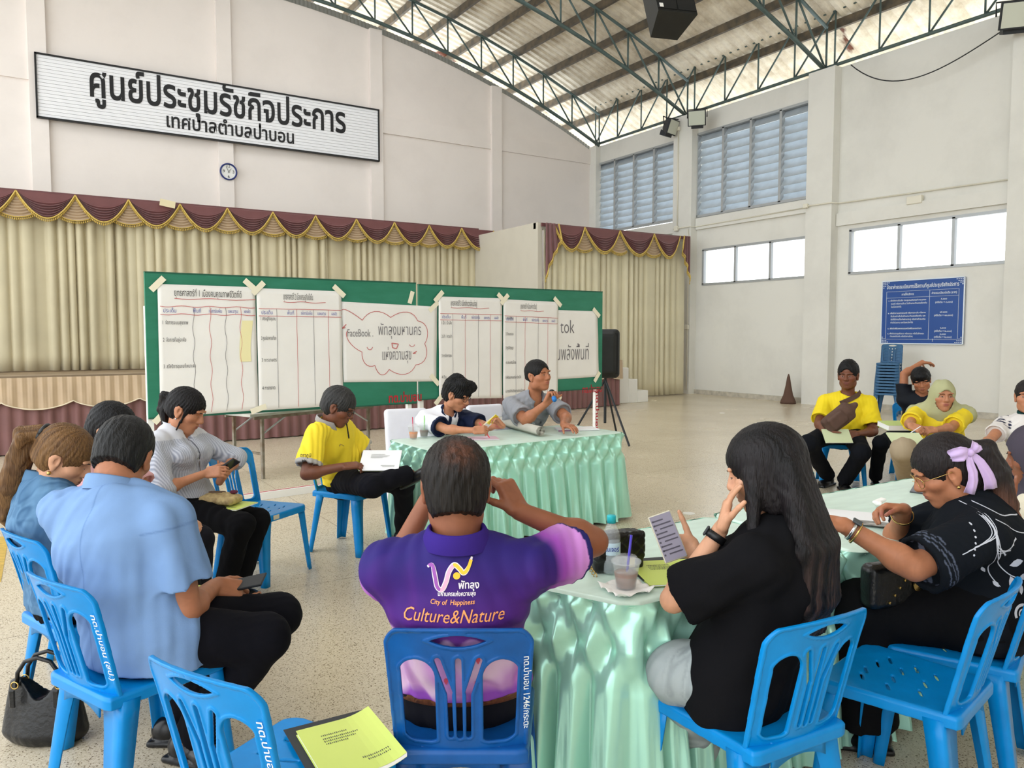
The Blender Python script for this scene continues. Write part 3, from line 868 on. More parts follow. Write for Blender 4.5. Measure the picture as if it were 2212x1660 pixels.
# conduits, junction boxes
cd = thing('trim_conduit', None, None, (XW - .1, 12, .5)); tag(cd, kind='structure')
b = B(); b.tube([(XW - .08, 15.9, 4.55), (XW - .28, 15.85, 4.55), (XW - .28, 15.2, 4.55), (XW - .1, 15.15, 4.55), (XW - .1, 11.65, 4.58), (XW - .28, 11.6, 4.58), (XW - .28, 10.9, 4.57), (XW - .04, 10.85, 4.57), (XW - .04, 7.2, 4.5)], .017, 6)
b.tube([(XW - .26, 15.72, 7.3), (XW - .26, 15.72, 4.5)], .02, 6); b.tube([(XW - .27, 15.3, 4.5), (XW - .27, 15.27, 4.2), (XW - .27, 15.27, .1)], .014, 6)
b.out('pipe', m_pvc, cd, True)
for p, sz in (((XW - .3, 11.55, 4.58), (.06, .12, .1)), ((XW - .29, 15.72, 4.55), (.07, .14, .14)), ((XW - .29, 15.27, 1.83), (.05, .12, .12)), ((XW - .29, 15.72, 7.25), (.08, .16, .1)), ((XW - .06, 9.1, 4.38), (.1, .32, .16))):
    B().box(p, sz, bev=.01).out('junction_box', m_pvc, cd)
# floodlights
m_flb = M('flood_black', (34, 38, 42), .5); m_flg = M('flood_glass', (206, 210, 196), .12, .1, spec=.7)
def flood(px, py, yaw, label, wall, x=15.08, sc=1.0):
    p = atX(px, py, x); t = thing('floodlight', label, 'floodlight', tuple(p), 'floodlights under the roof girder')
    R = rotz(math.radians(yaw)) @ rotx(math.radians(20))
    def q(v): return p + R @ (np.array(v) * sc)
    secs = [[q((sx * w, y, sz * h)) for sx, sz in ((-1, -1), (1, -1), (1, 1), (-1, 1))] for y, w, h in ((-.14, .23, .2), (-.10, .23, .2), (.06, .15, .13), (.12, .1, .09))]
    B().loft(secs).out('housing', m_flb, t)
    b = B(); b.loft([[q((sx * .205, -.146, sz * .175)) for sx, sz in ((-1, -1), (1, -1), (1, 1), (-1, 1))], [q((sx * .205, -.152, sz * .175)) for sx, sz in ((-1, -1), (1, -1), (1, 1), (-1, 1))]]).out('front_glass', m_flg, t)
    b = B().box(q((0, .02, -.2)), np.array((.3, .2, .14)) * sc, R); b.out('gear_box', m_flb, t)
    b = B().tube([q((-.25, 0, 0)), q((-.25, .1, .2)), q((.25, .1, .2)), q((.25, 0, 0))], .015 * sc, 6); b.tube([q((0, .1, .2)), np.array(wall) * (1, 1, 0) + (0, 0, q((0, .1, .2))[2])], .018 * sc, 6); b.out('bracket', m_flb, t)
flood(1445, 273, 15, 'small black floodlight left of the column, angled toward the stage wall', (15.41, 15.75, 0))
flood(1506, 254, -50, 'small black floodlight right of the column, above the larger louvre', (15.41, 15.35, 0))
flood(2192, 32, -50, 'big black floodlight at the top right end of the girder', (15.41, 7.0, 0), sc=1.15)
pa, pb_ = atX(1838, 140, 15.2), atX(2178, 58, 15.2)
pts = [pa + (pb_ - pa) * t - np.array((0, 0, 1.0)) * .55 * 4 * t * (1 - t) * (1.35 - .7 * t) for t in np.linspace(0, 1, 24)]
tag(B().tube(pts, .012, 5).out('slack_cable', m_flb), 'thin dark cable sagging across the upper right wall to the floodlight', 'cable')
# rolled cloth heap beside the wall column
P0 = np.array((15.2, 11.80, 0))
b = B().lathe([(.18, 0), (.17, .06), (.11, .2), (.065, .42), (.035, .62), (.01, .7)], P0, 14); b.out('broom_head', M('broom_brown', (92, 66, 50), .9, bump=.8, bs=40)) if False else None
br = tag(b.out('cloth_bundle', M('brown_cloth', (96, 72, 60), .9, bump=.6, bs=40), smooth=True), 'dark brown tapered bundle leaning at the foot of the wall column', 'bundle')
# hanging loudspeaker under the roof
hs = thing('hanging_loudspeaker', 'large black loudspeaker hanging from the roof at the top centre', 'loudspeaker', tuple(atD(1440, 4, 10)))
p = atD(1440, 4, 10); R = rotz(math.radians(-18)) @ rotx(math.radians(-24))
m_spk = M('speaker_black', (26, 28, 27), .55, var=.3, vs=6, bump=.1, bs=90)
secs = [[p + R @ np.array((x, y, z)) for x, y in ((-.27, -.2), (.27, -.2), (.19, .24), (-.19, .24))] for z in (-.38, .72)]
B().loft(secs).out('cabinet', m_spk, hs)
b = B()
for x in (-.135, .135): b.box(p + R @ np.array((x, -.206, .17)), (.25, .012, 1.02), R)
b.out('grille', M('speaker_grille', (18, 19, 19), .8), hs)
b = B()
for x in (-.2, .2): b.tube([p + R @ np.array((x, .02, .72)), np.array([p[0] + x, p[1], roofz(p[0]) + .05])], .012, 6)
b.out('hanging_rod', m_steel, hs)
b = B()
for x, z in ((.19, .1), (.2, .02), (.19, -.05)): b.box(p + R @ np.array((x, -.216, z)), (.03, .006, .025), R)
b.box(p + R @ np.array((-.22, -.214, -.3)), (.05, .006, .06), R)
b.out('badge', m_white, hs)
# ------------------------------------------------------------------ plastic stacking chairs
def sd_box2(x, y, cx, cy, hx, hy, r):
    qx = np.abs(x - cx) - (hx - r); qy = np.abs(y - cy) - (hy - r)
    return np.sqrt(np.maximum(qx, 0) ** 2 + np.maximum(qy, 0) ** 2) + np.minimum(np.maximum(qx, qy), 0) - r
def sd_seg(x, y, ax, ay, bx, by, r):
    dx, dy = bx - ax, by - ay; t = np.clip(((x - ax) * dx + (y - ay) * dy) / (dx * dx + dy * dy), 0, 1)
    return np.sqrt((x - ax - t * dx) ** 2 + (y - ay - t * dy) ** 2) - r
def chair_back():
    """back panel in flat coordinates u, v, w then bent"""
    h = .0030
    u = np.arange(-.225, .226, h); v = np.arange(-.03, .39, h); w = np.arange(-.012, .0125, .002)
    fl = Field(u, v, w); U = u[:, None]; Vv = v[None, :]
    top = .355 - .35 * U ** 2
    out = np.maximum(sd_box2(U, Vv, 0, .16, .197 + .02 * np.clip(Vv / .35, 0, 1) - .0, .30, .085), (Vv - top) * .95)
    out = np.maximum(out, -(Vv + .02))
    k = .02
    corner = sd_box2(U, Vv, 0, .16, .205, .195, .075)
    out = np.maximum(np.maximum(np.abs(U) - (.188 + .05 * np.clip(Vv, 0, .36)), Vv - top), -(Vv + .02))
    out = np.maximum(out, corner - .002)
    # handle slot (lens)
    q = .092; R = (.076 ** 2 + .0165 ** 2) / (2 * .0165)
    lens = np.maximum(np.sqrt(U ** 2 + (Vv - .318 + R - .0165) ** 2) - R, np.sqrt(U ** 2 + (Vv - .318 - R + .0165) ** 2) - R)
    holes = lens
    A = np.abs(U)
    inner = .05 + .045 * np.clip((Vv - .17) / .10, 0, 1) ** 2
    side = np.maximum(np.maximum(inner - A, A - (.150 + .012 * np.clip(Vv / .3, 0, 1))), np.maximum(Vv - .262, .02 - Vv))
    side = np.maximum(side, np.sqrt(np.maximum(np.abs(A - .115) - .0, 0) ** 2 + np.maximum(Vv - .212, 0) ** 2) - .05)
    bl = sd_box2(A, Vv, .105, .13, .058, .125, .03)
    side = np.maximum(side, np.where(Vv < .13, sd_box2(A, Vv, .102, .14, .054, .12, .035), side))
    holes = np.minimum(holes, side)
    slot = np.minimum(sd_seg(A, Vv, .024, .04, .026, .17, .0065), sd_seg(A, Vv, .026, .17, .056, .262, .0085))
    mid = sd_seg(U, Vv, 0, .04, 0, .262, .0085)
    holes = np.minimum(holes, np.minimum(slot, mid))
    d = np.maximum(out, -holes)
    th = .0032 + .0032 * (np.abs(holes - .004) < .005) + .0045 * (out > -.010)
    fl.f = np.maximum(d[:, :, None], np.abs(w)[None, None, :] - th[:, :, None]).astype(np.float32)
    V, Q = fl.mesh(); V = relax(V, Q, 3, .5)
    u, v, w = V.T
    y = -.200 + .9 * u ** 2 - .26 * (v + .02) - .25 * np.clip(v - .2, 0, 1) ** 2
    y = y - w
    return np.stack([u, y, .455 + v * 1.065 + .04 * np.clip(.05 - v, 0, 1)], 1), Q
def back_pt(u, v, off=.006):
    y = -.200 + .9 * u ** 2 - .26 * (v + .02) - .25 * max(0, v - .2) ** 2
    return np.array((u, y - off - .004, .455 + v * 1.065))
def chair_seat():
    h = .0040
    x = np.arange(-.235, .236, h); y = np.arange(-.235, .245, h); z = np.arange(-.05, .016, .003)
    fl = Field(x, y, z); X = x[:, None]; Y = y[None, :]
    hw = .190 + .03 * np.clip((Y + .2) / .42, 0, 1)
    d2 = np.maximum(sd_box2(X, Y, 0, .0, .222, .218, .07), np.abs(X) - hw)
    dish = -.006 * np.clip(1 - (X / .2) ** 2 - (Y / .2) ** 2, 0, 1)
    Z = z[None, None, :]
    outer = np.maximum(d2[:, :, None] + np.clip(Z + .01, 0, 1) * .8, np.maximum(Z - dish[:, :, None], -.042 - Z))
    inner = np.maximum(d2[:, :, None] + .011, np.maximum(Z - dish[:, :, None] + .009, -.06 - Z))
    f = np.maximum(outer, -inner)
    for cx, cy, a in ((-.09, .11, .5), (-.03, .12, .5), (.05, .11, .5), (.11, .09, .5), (-.11, .02, .5), (-.03, .03, .5), (.05, .03, .5), (.1, 0, .5), (-.08, -.07, .5), (0, -.06, .5), (.08, -.07, .5)):
        ca, sa = math.cos(a), math.sin(a); p = (X - cx) * ca + (Y - cy) * sa; q = -(X - cx) * sa + (Y - cy) * ca
        e = np.sqrt((p / .030) ** 2 + (q / .0045) ** 2); f = np.maximum(f, ((1 - e) * .0045)[:, :, None])
    fl.f = f.astype(np.float32); V, Q = fl.mesh(); V = relax(V, Q, 2, .5); V[:, 2] += .455
    return V, Q
def chair_leg(sx, sy):
    """angled channel leg; front legs corner-shaped, rear legs wide"""
    secs = []; rear = sy < 0
    for t in np.linspace(0, 1, 8):
        z = .425 * (1 - t)
        cx = sx * (.185 + .028 * t + (.012 if not rear else 0)); cy = (.182 + .035 * t) if not rear else (-.165 - .06 * t)
        wx = (.085 - .035 * t) * (1.25 if rear else .8) + .02 * max(0, .2 - t) * 3; wy = .062 - .02 * t
        lip = .006 if t < .97 else .009
        ox, oy = cx + sx * .012, cy + (1 if not rear else -1) * .01
        sY = 1 if not rear else -1
        P = []
        r = .016
        # outer path: from inner x end, round corner, to inner y end
        path = [(ox - sx * wx, oy)]
        for a in np.linspace(0, math.pi / 2, 5): path.append((ox - sx * r + sx * r * math.sin(a), oy - sY * r + sY * r * math.cos(a)))
        path.append((ox, oy - sY * wy))
        ins = [(ox - sx * wx, oy - sY * .005)]
        for a in np.linspace(0, math.pi / 2, 5): ins.append((ox - sx * r + sx * (r - .005) * math.sin(a), oy - sY * r + sY * (r - .005) * math.cos(a)))
        ins.append((ox - sx * .005, oy - sY * wy))
        poly = path + ins[::-1]
        if sx * sY < 0: poly = poly[::-1]
        secs.append([(x, y, z + .004) for x, y in poly])
    return B().loft(secs)
_cb, _cs = chair_back(), chair_seat()
def chair_mat(name, rgb, var=.08): return M(name, rgb, .3, 0, .32, var=var, vs=14)
m_chl = chair_mat('light_blue_plastic', (2, 134, 208), .10)
m_chd = chair_mat('deep_blue_plastic', (18, 86, 158), .22)
m_chs = chair_mat('faded_blue_plastic', (62, 104, 142), .18)
m_paint = M('white_paint_lettering', (228, 236, 240), .5)
m_sticker = M('sticker_paper', (214, 208, 184), .6)
def make_chair(mat, label, mark=None):
    t = thing('plastic_chair', label, 'chair')
    mk('backrest', _cb[0], _cb[1], mat, t, True, local=True)
    mk('seat', _cs[0], _cs[1], mat, t, True, local=True)
    for sx in (-1, 1):
        for sy in (-1, 1): chair_leg(sx, sy).out('leg', mat, t, True, local=True)
    # rear apron with arch between the rear legs
    b = B(); xs = np.linspace(-.11, .11, 13)
    P = np.array([[(x, -.199 - .05 * (z < .40), z) for z in ((.46, .43, .385 + .0 * x))] for x in xs])
    for i, x in enumerate(xs): P[i, 2, 2] = .37 + .03 * (1 - (x / .11) ** 2); P[i, 2, 1] = -.205; P[i, 1, 1] = -.202; P[i, 0, 1] = -.198
    b.slab(P, (0, 1, 0), .006); b.out('rear_apron', mat, t, True, local=True)
    if mark: chair_text(t, mark)
    return t
def chair_text(t, mark):
    V, F = text_mesh(mark, 1.0, .012); lo, hi = V.min(0), V.max(0)
    L = .215; s = L / (hi[0] - lo[0]); sh = min(s * 1.25, .026)
    X = (V[:, 0] - lo[0]) * s; Yy = (V[:, 1] - .35) * sh
    W = np.array([back_pt(.178 + .006 + (.235 - a) * .04 * 0 + b * .92, .265 - a, .004) for a, b in zip(X, Yy)])
    mk('lettering', W, F, m_paint, t, local=True)
def put(t, x, y, yaw):
    t.location = (x, y, 0); t.rotation_euler = (0, 0, math.radians(yaw)); WL[t.name] = np.array((x, y, 0.0)); return t
def chair_copy(src, label, x, y, yaw, mat=None, group=None, z=0.0, drop_text=False):
    c = copy_tree(src); put(c, x, y, yaw); c.location.z = z; c['label'] = label
    if 'group' in c.keys(): del c['group']
    if group: c['group'] = group
    for ch in list(c.children):
        if drop_text and ch.name.startswith('lettering'): bpy.data.objects.remove(ch); continue
        if mat is not None and not ch.name.startswith('lettering'):
            ch.material_slots[0].link = 'OBJECT'; ch.material_slots[0].material = mat
    return c
def sticker(c, x=.12, y=.2165, w=.055):
    B().box((x, y + .004, .437), (w, .002, .028)).out('sticker', m_sticker, c, local=True)
# x, y = chair centre on the floor; yaw 0 faces +y (the stage), positive turns left
CH = {}
CH['blue_shirt'] = put(make_chair(m_chl, 'light blue plastic chair under the man in the pale blue shirt', 'ทต.ป่าบอน (สป.)'), .31, 2.93, -66)
CH['empty_front'] = chair_copy(CH['blue_shirt'], 'empty light blue chair at the front holding a green booklet on its seat', .56, 1.99, -63)
CH['purple'] = put(make_chair(m_chd, 'dark blue plastic chair of the man in the purple shirt', 'ทต.ป่าบอน 1246/กระตะ'), 1.10, 2.00, -32.5)
CH['longhair'] = chair_copy(CH['blue_shirt'], 'light blue chair of the woman with long straight black hair', 1.86, 1.57, -4, drop_text=True)
CH['empty_right'] = chair_copy(CH['longhair'], 'empty light blue chair with a scratched seat, right of the long-haired woman', 2.47, 1.42, 12)
CH['bow'] = chair_copy(CH['longhair'], 'light blue chair under the woman with the lilac bow', 2.93, 1.5, 20)
CH['denim'] = chair_copy(CH['longhair'], 'light blue chair under the woman in the denim jacket', .22, 3.64, -70)
CH['empty_far'] = chair_copy(CH['longhair'], 'empty light blue chair beside the woman with the beige purse', 1.31, 5.18, -145)
CH['grey_blouse'] = chair_copy(CH['longhair'], 'light blue chair of the woman in the grey blouse, mostly hidden under her', .80, 5.06, -138)
CH['pink'] = chair_copy(CH['longhair'], 'light blue chair of the dark-haired woman in pink behind the blue shirt', .36, 4.40, -125)
CH['yellow_polo'] = chair_copy(CH['longhair'], 'light blue chair under the man in the yellow polo with glasses', 2.05, 5.5, -143)
CH['yellow_tee'] = chair_copy(CH['longhair'], 'light blue chair under the man in the yellow tee shirt', 7.38, 5.04, 132)
CH['black_tee'] = chair_copy(CH['longhair'], 'light blue chair under the young man in the black tee shirt', 8.42, 4.82, 132)
CH['hijab'] = chair_copy(CH['longhair'], 'light blue chair under the woman in the pale green headscarf', 7.08, 3.80, 130)
CH['dark_scarf'] = chair_copy(CH['longhair'], 'light blue chair under the woman in the dark grey headscarf', 3.82, 1.58, 45)
CH['white_polo'] = chair_copy(CH['longhair'], 'light blue chair behind the white polo at the right edge of the picture', 6.80, 2.90, 112)
for k in ('empty_right', 'bow', 'empty_far', 'yellow_polo'): sticker(CH[k])
# the stack against the side wall
for k in range(11):
    chair_copy(CH['longhair'], 'faded blue chair in the stack below the blue notice board, one of eleven', 14.66 + .010 * k, 9.0 + .004 * k, 112, m_chs, 'faded blue chairs in the stack by the wall', z=.060 * k)

# chairs with white covers behind the presenters
m_cover = M('white_chair_cover', (228, 228, 236), .8, var=.06, vs=6, bump=.15, bs=20)
def covered(x, y, yaw, label):
    t = thing('covered_chair', label, 'chair', (x, y, 0), 'white covered chairs')
    f = Field.box((-.28, -.32, .0), (.28, .3, .96), .014)
    f.add(rbox((0, -.21, .66), (.205, .035, .27), .034, rotx(math.radians(10))), .02); f.add(rbox((0, 0, .43), (.22, .22, .035), .03), .04); f.add(rbox((0, .0, .21), (.215, .215, .22), .04), .04)
    f.off(lambda X, Y, Z: .006 * np.sin((X + Y * .8) * 70) * np.clip((.42 - Z) * 4, 0, 1))
    V, Q = f.mesh(); mk('cover', V @ rotz(math.radians(yaw)).T + np.array((x, y, 0)), Q, m_cover, t, True)
    b = B(); Rz = rotz(math.radians(yaw))
    for sx in (-.18, .18):
        for sy in (-.18, .18): b.tube([np.array((x, y, 0)) + Rz @ np.array((sx, sy, 0)), np.array((x, y, 0)) + Rz @ np.array((sx, sy, .4))], .014, 6)
    b.out('legs', m_alu, t)
covered(2.94, 6.28, 172, 'white covered chair behind the woman in the white and navy polo')
covered(3.80, 6.24, 180, 'white covered chair behind the man holding the microphone')

# ------------------------------------------------------------------ tables with mint satin skirts
m_mint = M('mint_satin', (178, 232, 212), .25, .38, .5, var=.10, vs=7, bump=.22, bs=9, stretch=(1, 1, .35))
m_mtop = M('mint_satin_top', (214, 236, 224), .40, .1, .5, var=.10, vs=5, bump=.10, bs=9, stretch=(1, 4, 1))
def satin_table(tlabel, label, corners, L=.735, zt=.765, lam=.125, seed=0, hc=.12, out=1.0):
    """corners counter-clockwise from above (world xy)"""
    t = thing('satin_tablecloth', label, 'tablecloth', (np.mean([c[0] for c in corners]), np.mean([c[1] for c in corners]), 0))
    c = [np.array(q, float) for q in corners]; n = len(c); r = .035
    xy = []; nr = []
    for i in range(n):
        a, b2, d = c[i], c[(i + 1) % n], c[(i + 2) % n]
        e = unit(b2 - a); e2 = unit(d - b2); n1 = np.array((e[1], -e[0])); n2 = np.array((e2[1], -e2[0]))
        m = max(2, int(np.linalg.norm(b2 - a) / .006))
        for k in range(m):
            s_ = k / m; p = a + e * r + (b2 - a - 2 * r * e) * s_; xy.append(p); nr.append(n1)
        for k in range(6):
            w = k / 6; nn = unit(n1 * (1 - w) + n2 * w); xy.append(b2 - e * r * (1 - w) * 1.0 + e2 * r * w); nr.append(nn)
    xy = np.array(xy); nr = np.array(nr)
    d = np.linalg.norm(np.diff(np.vstack([xy, xy[:1]]), axis=0), axis=1); s = np.concatenate([[0], np.cumsum(d)[:-1]]); tot = d.sum()
    npl = round(tot / lam); q = s / tot * npl
    qq = q + .16 * vnoise(q * .9, seed + 2)
    tri = lambda x: 1 - 2 * np.abs((x % 1) * 2 - 1)          # -1..1 folded
    nz = 78; P = np.zeros((len(xy) + 1, nz, 3))
    amp2 = 1 + .45 * vnoise(np.floor(q) * 1.7, seed + 11)
    for j in range(nz):
        tz = (j / (nz - 1)) ** .85; z = tz * L
        if z < 2 * hc:
            w = z / hc; ph = float(tri(w / 2 + .5)) ; jt = .25 * vnoise(np.floor(q + .5) * 3.3, seed)
            o = .022 + .034 * (tri(q) * ph) * min(1, z / .02) + .005 * tri(2 * q + .5 + jt) * (1 - abs(ph))
            bl = min(1, max(0, (z - 1.45 * hc) / (.55 * hc)))
        else: o = 0; bl = 1
        g = (z - 1.4 * hc) / (L - 1.4 * hc)
        if bl > 0:
            ww = qq + .10 * g * vnoise(q * .7, seed + 4)
            pl = 1.6 * np.abs(np.sin(math.pi * ww)) ** .8 - .9 + .35 * g * np.sin(2 * math.pi * ww * 2 + 2 * vnoise(q * .4, seed + 6))
            o2 = .018 + .035 * g + (.026 + .026 * g) * amp2 * pl
            o = o * (1 - bl) + o2 * bl
        o = np.asarray(o) * out * np.ones(len(xy))
        fl = .012 * vnoise(q * 1.3, seed + 20) * (g if z > .2 else 0)
        P[:-1, j, :2] = xy + nr * o[:, None]; P[:-1, j, 2] = zt - .004 - z + fl * (1 if j < nz - 1 else .3)
        P[-1, j] = P[0, j]
    P[:, :, 2] = np.maximum(P[:, :, 2], .012)
    B().grid(P[::-1]).out('pleated_skirt', m_mint, t, True)
    # top sheet with softly rounded edge
    m = 1; pts = np.array(xy); cen = pts.mean(0)
    secs = []
    for dz, ins in ((-.014, -.012), (-.002, -.004), (0, .012), (.0015, None)):
        pp = pts - nr * (ins if ins is not None else .012); pp = pp if ins is not None else cen + (pp - cen) * .3; secs.append(np.concatenate([pp, np.full((len(pp), 1), zt + dz)], 1))
    b = B().loft(secs, cap=False); k = len(pts); b.V.append(np.array([[cen[0], cen[1], zt + .0015]])); b.F += [(3 * k + i, 3 * k + (i + 1) % k, 4 * k) for i in range(k)]
    b.out('top_sheet', m_mtop, t, True)
    tb = thing('folding_table', tlabel, 'table', (cen[0], cen[1], 0))
    inner = [cen + (q2 - cen) * .93 for q2 in c]
    B().prism([(p[0], p[1], zt - .045) for p in inner], (0, 0, .035)).out('tabletop', m_wood, tb)
    for p in c:
        p2 = cen + (p - cen) * .86; B().tube([(p2[0], p2[1], 0), (p2[0], p2[1], zt - .045)], .014, 8).out('leg', m_alu, tb)
    return t
satin_table('folding table hidden by the cloth of the presenters table', 'mint satin cloth with smocked pleated skirt on the presenters table', [(2.50, 4.98), (4.36, 5.08), (4.33, 5.82), (2.47, 5.72)], seed=1, lam=.145)
satin_table('folding table hidden by the mint cloth beside the purple shirt', 'mint satin cloth on the near table beside the purple shirt', [(1.40, 2.16), (1.57, 1.79), (2.66, 1.80), (2.66, 2.47), (1.80, 2.47)], seed=5, lam=.125, hc=.15)
satin_table('folding table hidden by the mint cloth in front of the lilac bow', 'mint satin cloth on the further right table in front of the lilac bow', [(2.70, 1.76), (4.4, 1.86), (4.4, 2.52), (2.70, 2.50)], seed=9, lam=.125, hc=.15)

# ------------------------------------------------------------------ green boards with paper charts
BA, BE = np.array((.927, 7.58)), np.array((6.66, 8.2))
bd = unit(BE - BA); BD = np.array((bd[0], bd[1], 0)); BN = np.array((bd[1], -bd[0], 0))      # BN points to the room
BP0 = np.array((BA[0], BA[1], 0))
m_green = M('green_board', (32, 116, 88), .55, var=.28, vs=2.2, stretch=(1.5, 1.5, 5), rgb2=(46, 128, 102))
m_paper = M('chart_paper', (238, 236, 232), .75, var=.05, vs=3, bump=.25, bs=5)
m_tape = M('paper_tape', (238, 232, 208), .6)
m_ink = M('black_marker', (38, 36, 40), .7); m_red = M('red_marker', (196, 92, 92), .7); m_blue = M('blue_marker', (84, 92, 168), .7); m_grey = M('grey_marker', (120, 116, 120), .7)
m_redp = M('red_paint', (178, 40, 52), .6)
def bpt(px, py, off=.0):
    return atP(px, py, BP0 + BN * off, BN)
def bxz(px, py): 
    p = bpt(px, py); return float((p - BP0) @ BD), float(p[2])
def bw(u, z, off=.03): return BP0 + BD * u + BN * off + np.array((0, 0, z))
def board(pxs, label, legs):
    (u0, zt), (u1, _), = bxz(pxs[0], pxs[1]), bxz(pxs[2], pxs[3])
    _, zb = bxz(pxs[0], pxs[4]); zt2 = bxz(pxs[2], pxs[3])[1]; zb2 = bxz(pxs[2], pxs[5])[1]
    t = thing('green_board', label, 'board', tuple(bw((u0 + u1) / 2, 0, 0)))
    B().prism([bw(u0, zb, .015), bw(u1, zb2, .015), bw(u1, zt2, .015), bw(u0, zt, .015)], -BN * .03).out('panel', m_green, t)
    b = B()
    b.bar(bw(u0, zt, 0), bw(u1, zt2, 0), .04, .012); b.bar(bw(u0, zb, 0), bw(u1, zb2, 0), .04, .012)
    b.out('edge_strip', M('board_edge', (28, 88, 68), .6), t)
    for px in legs:
        u = bxz(px, 880)[0]; b = B()
        b.bar(bw(u, .0, -.035), bw(u, zt - .3, -.035), .05, .05, BN); b.out('leg', m_white, t)
        B().bar(bw(u, .03, -.035) - BN * .3, bw(u, .03, -.035) + BN * .3, .05, .06).out('foot', m_white, t)
    return t
bo1 = board((311, 588, 897, 612, 905, 871), 'left green display board carrying the two biggest paper charts', (326, 886))
bo2 = board((903, 615, 1300, 631, 864, 839), 'right green display board nearest the loudspeaker', (912, 1290))
lettering('lettering', 'ทต.ป่าบอน', bw(*bxz(838, 870), .02), BD, EZ, m_redp, bo1, width=.42, size=.13, bold=.03)
lettering('lettering', 'ทต.ป่าบอน', bw(*bxz(1256, 849), .02), BD, EZ, m_redp, bo2, width=.36, size=.12, bold=.03)
u_ = bxz(1290, 880)[0]
lettering('lettering', 'ทต.ป่าบอน', bw(u_ - .02, .84, -.005), (0, 0, -1), BD, m_redp, bo2, width=.55, size=.07, bold=.03)

def sheet(pxs, label, off, name='paper_chart'):
    """pxs: four photo corners tl,tr,br,bl"""
    c = [bxz(*q) for q in pxs]; nu, nv = 24, 24; P = np.zeros((nu, nv, 3))
    for i in range(nu):
        for j in range(nv):
            a, b2 = i / (nu - 1), j / (nv - 1)
            u = (c[0][0] * (1 - a) + c[1][0] * a) * (1 - b2) + (c[3][0] * (1 - a) + c[2][0] * a) * b2
            z = (c[0][1] * (1 - a) + c[1][1] * a) * (1 - b2) + (c[3][1] * (1 - a) + c[2][1] * a) * b2
            P[i, j] = bw(u, z, off + .0016 * math.sin(a * 9 + b2 * 5 + off * 700) + .0016 * math.sin(b2 * 13 - a * 4))
    t = thing(name, label, 'paper chart', tuple(P[:, -1].mean(0)))
    B().slab(P, -BN, .0008).out('sheet', m_paper, t, True)
    c_ = np.array(c)
    def at(a, b2, o=.0045):
        u = (c[0][0] * (1 - a) + c[1][0] * a) * (1 - b2) + (c[3][0] * (1 - a) + c[2][0] * a) * b2
        z = (c[0][1] * (1 - a) + c[1][1] * a) * (1 - b2) + (c[3][1] * (1 - a) + c[2][1] * a) * b2
        return bw(u, z, off + o)
    t_at = at
    def ln(pts, mat, w=.005, nm='ruled_line'):
        b = B(); Q = [at(*p) for p in pts]
        for k in range(len(Q) - 1):
            if np.linalg.norm(Q[k + 1] - Q[k]) > 1e-4: b.bar(Q[k], Q[k + 1], w, w * .2, BN)
        return b.out(nm, mat, t)
    def tx(s_, a, b2, w, h, mat=m_ink, al='L', bold=0.0): lettering('handwriting', s_, at(a, b2), BD, EZ, mat, t, width=w, size=h, align=al, bold=bold - .006)
    def tp(*corn):
        for a, b2, ang in corn:
            p = at(a, b2, .006); d = BD * math.cos(ang) + np.array((0, 0, 1)) * math.sin(ang)
            tag(B().box(p, (.16, .055, .0012), np.stack([d, np.cross(BN, d), BN], 1)).out('tape', m_tape, t), 'cream tape strip')
    return t, at, ln, tx, tp
def wavy(a0, b0, a1, b1, n, amp, ax): 
    r = []
    for k in range(n + 1):
        s_ = k / n; w = amp * math.sin(s_ * n * .9)
        r.append((a0 + (a1 - a0) * s_ + (w if ax else 0), b0 + (b1 - b0) * s_ + (0 if ax else w)))
    return r
def chart(pxs, label, off, title, heads, rows, cols, wob, tapes, tw=.6, t0=.3):
    t, at, ln, tx, tp = sheet(pxs, label, off)
    tx(title, t0, .085, tw * .62, .085, m_ink, bold=.003)
    ln(wavy(t0, .105, min(1, t0 + tw), .105, 12, .004, 0), m_red)
    for b2 in (.165, .225): ln(wavy(.02, b2, .99, b2, 24, .005 * wob, 0), m_red)
    for k, a in enumerate(cols): ln(wavy(a, .165, a, .985, 26, .010 * wob, 1), m_red if k % 2 else m_grey, .0035)
    for (a, s_, w) in heads: tx(s_, a, .21, w, .05, m_blue, bold=.004)
    for (b2, s_, w) in rows: tx(s_, .04, b2, w, .05, m_ink, bold=.004)
    tp(*tapes)
    return t, at
H5 = ((.05, 'ประเด็น', .11), (.34, 'พื้นที่', .07), (.5, 'กลไกการขับเคลื่อน', .12), (.7, 'แผนทุน', .09), (.87, 'ผลผลิต', .06))
c1, at1 = chart([(338, 614), (549, 621), (556, 886), (345, 902)], 'paper chart with wavy columns, first from the left on the green boards', .028, 'ยุทธศาสตร์ที่ 1 เมืองคนคุณภาพชีวิตที่ดี',
      H5, ((.3, '1  จัดการระบบสุขภาพ', .22), (.43, '2  จัดการที่อยู่อาศัย', .2), (.63, '3  สวัสดิการชุมชนที่เหมาะสม', .28)), (.34, .51, .67, .83), 1, ((0, 0, .8), (.95, -.01, -.7), (1, .99, .3), (.0, .99, .8)), .98, .16)
c2, at2 = chart([(551, 623), (734, 630), (739, 876), (557, 887)], 'paper chart with straight columns, second from the left on the green boards', .033, 'ยุทธศาสตร์ที่ 2 เมืองเศรษฐกิจยั่งยืน',
      H5, ((.26, '1 เศรษฐกิจชุมชน', .15), (.42, '2 ศูนย์อาหารเที่ยง', .15), (.6, '3 การเกษตร', .15), (.83, '4 การตลาด', .13)), (.22, .45, .65, .83), .12, ((.02, 0, .8), (.97, 0, -.7)), .5, .3)
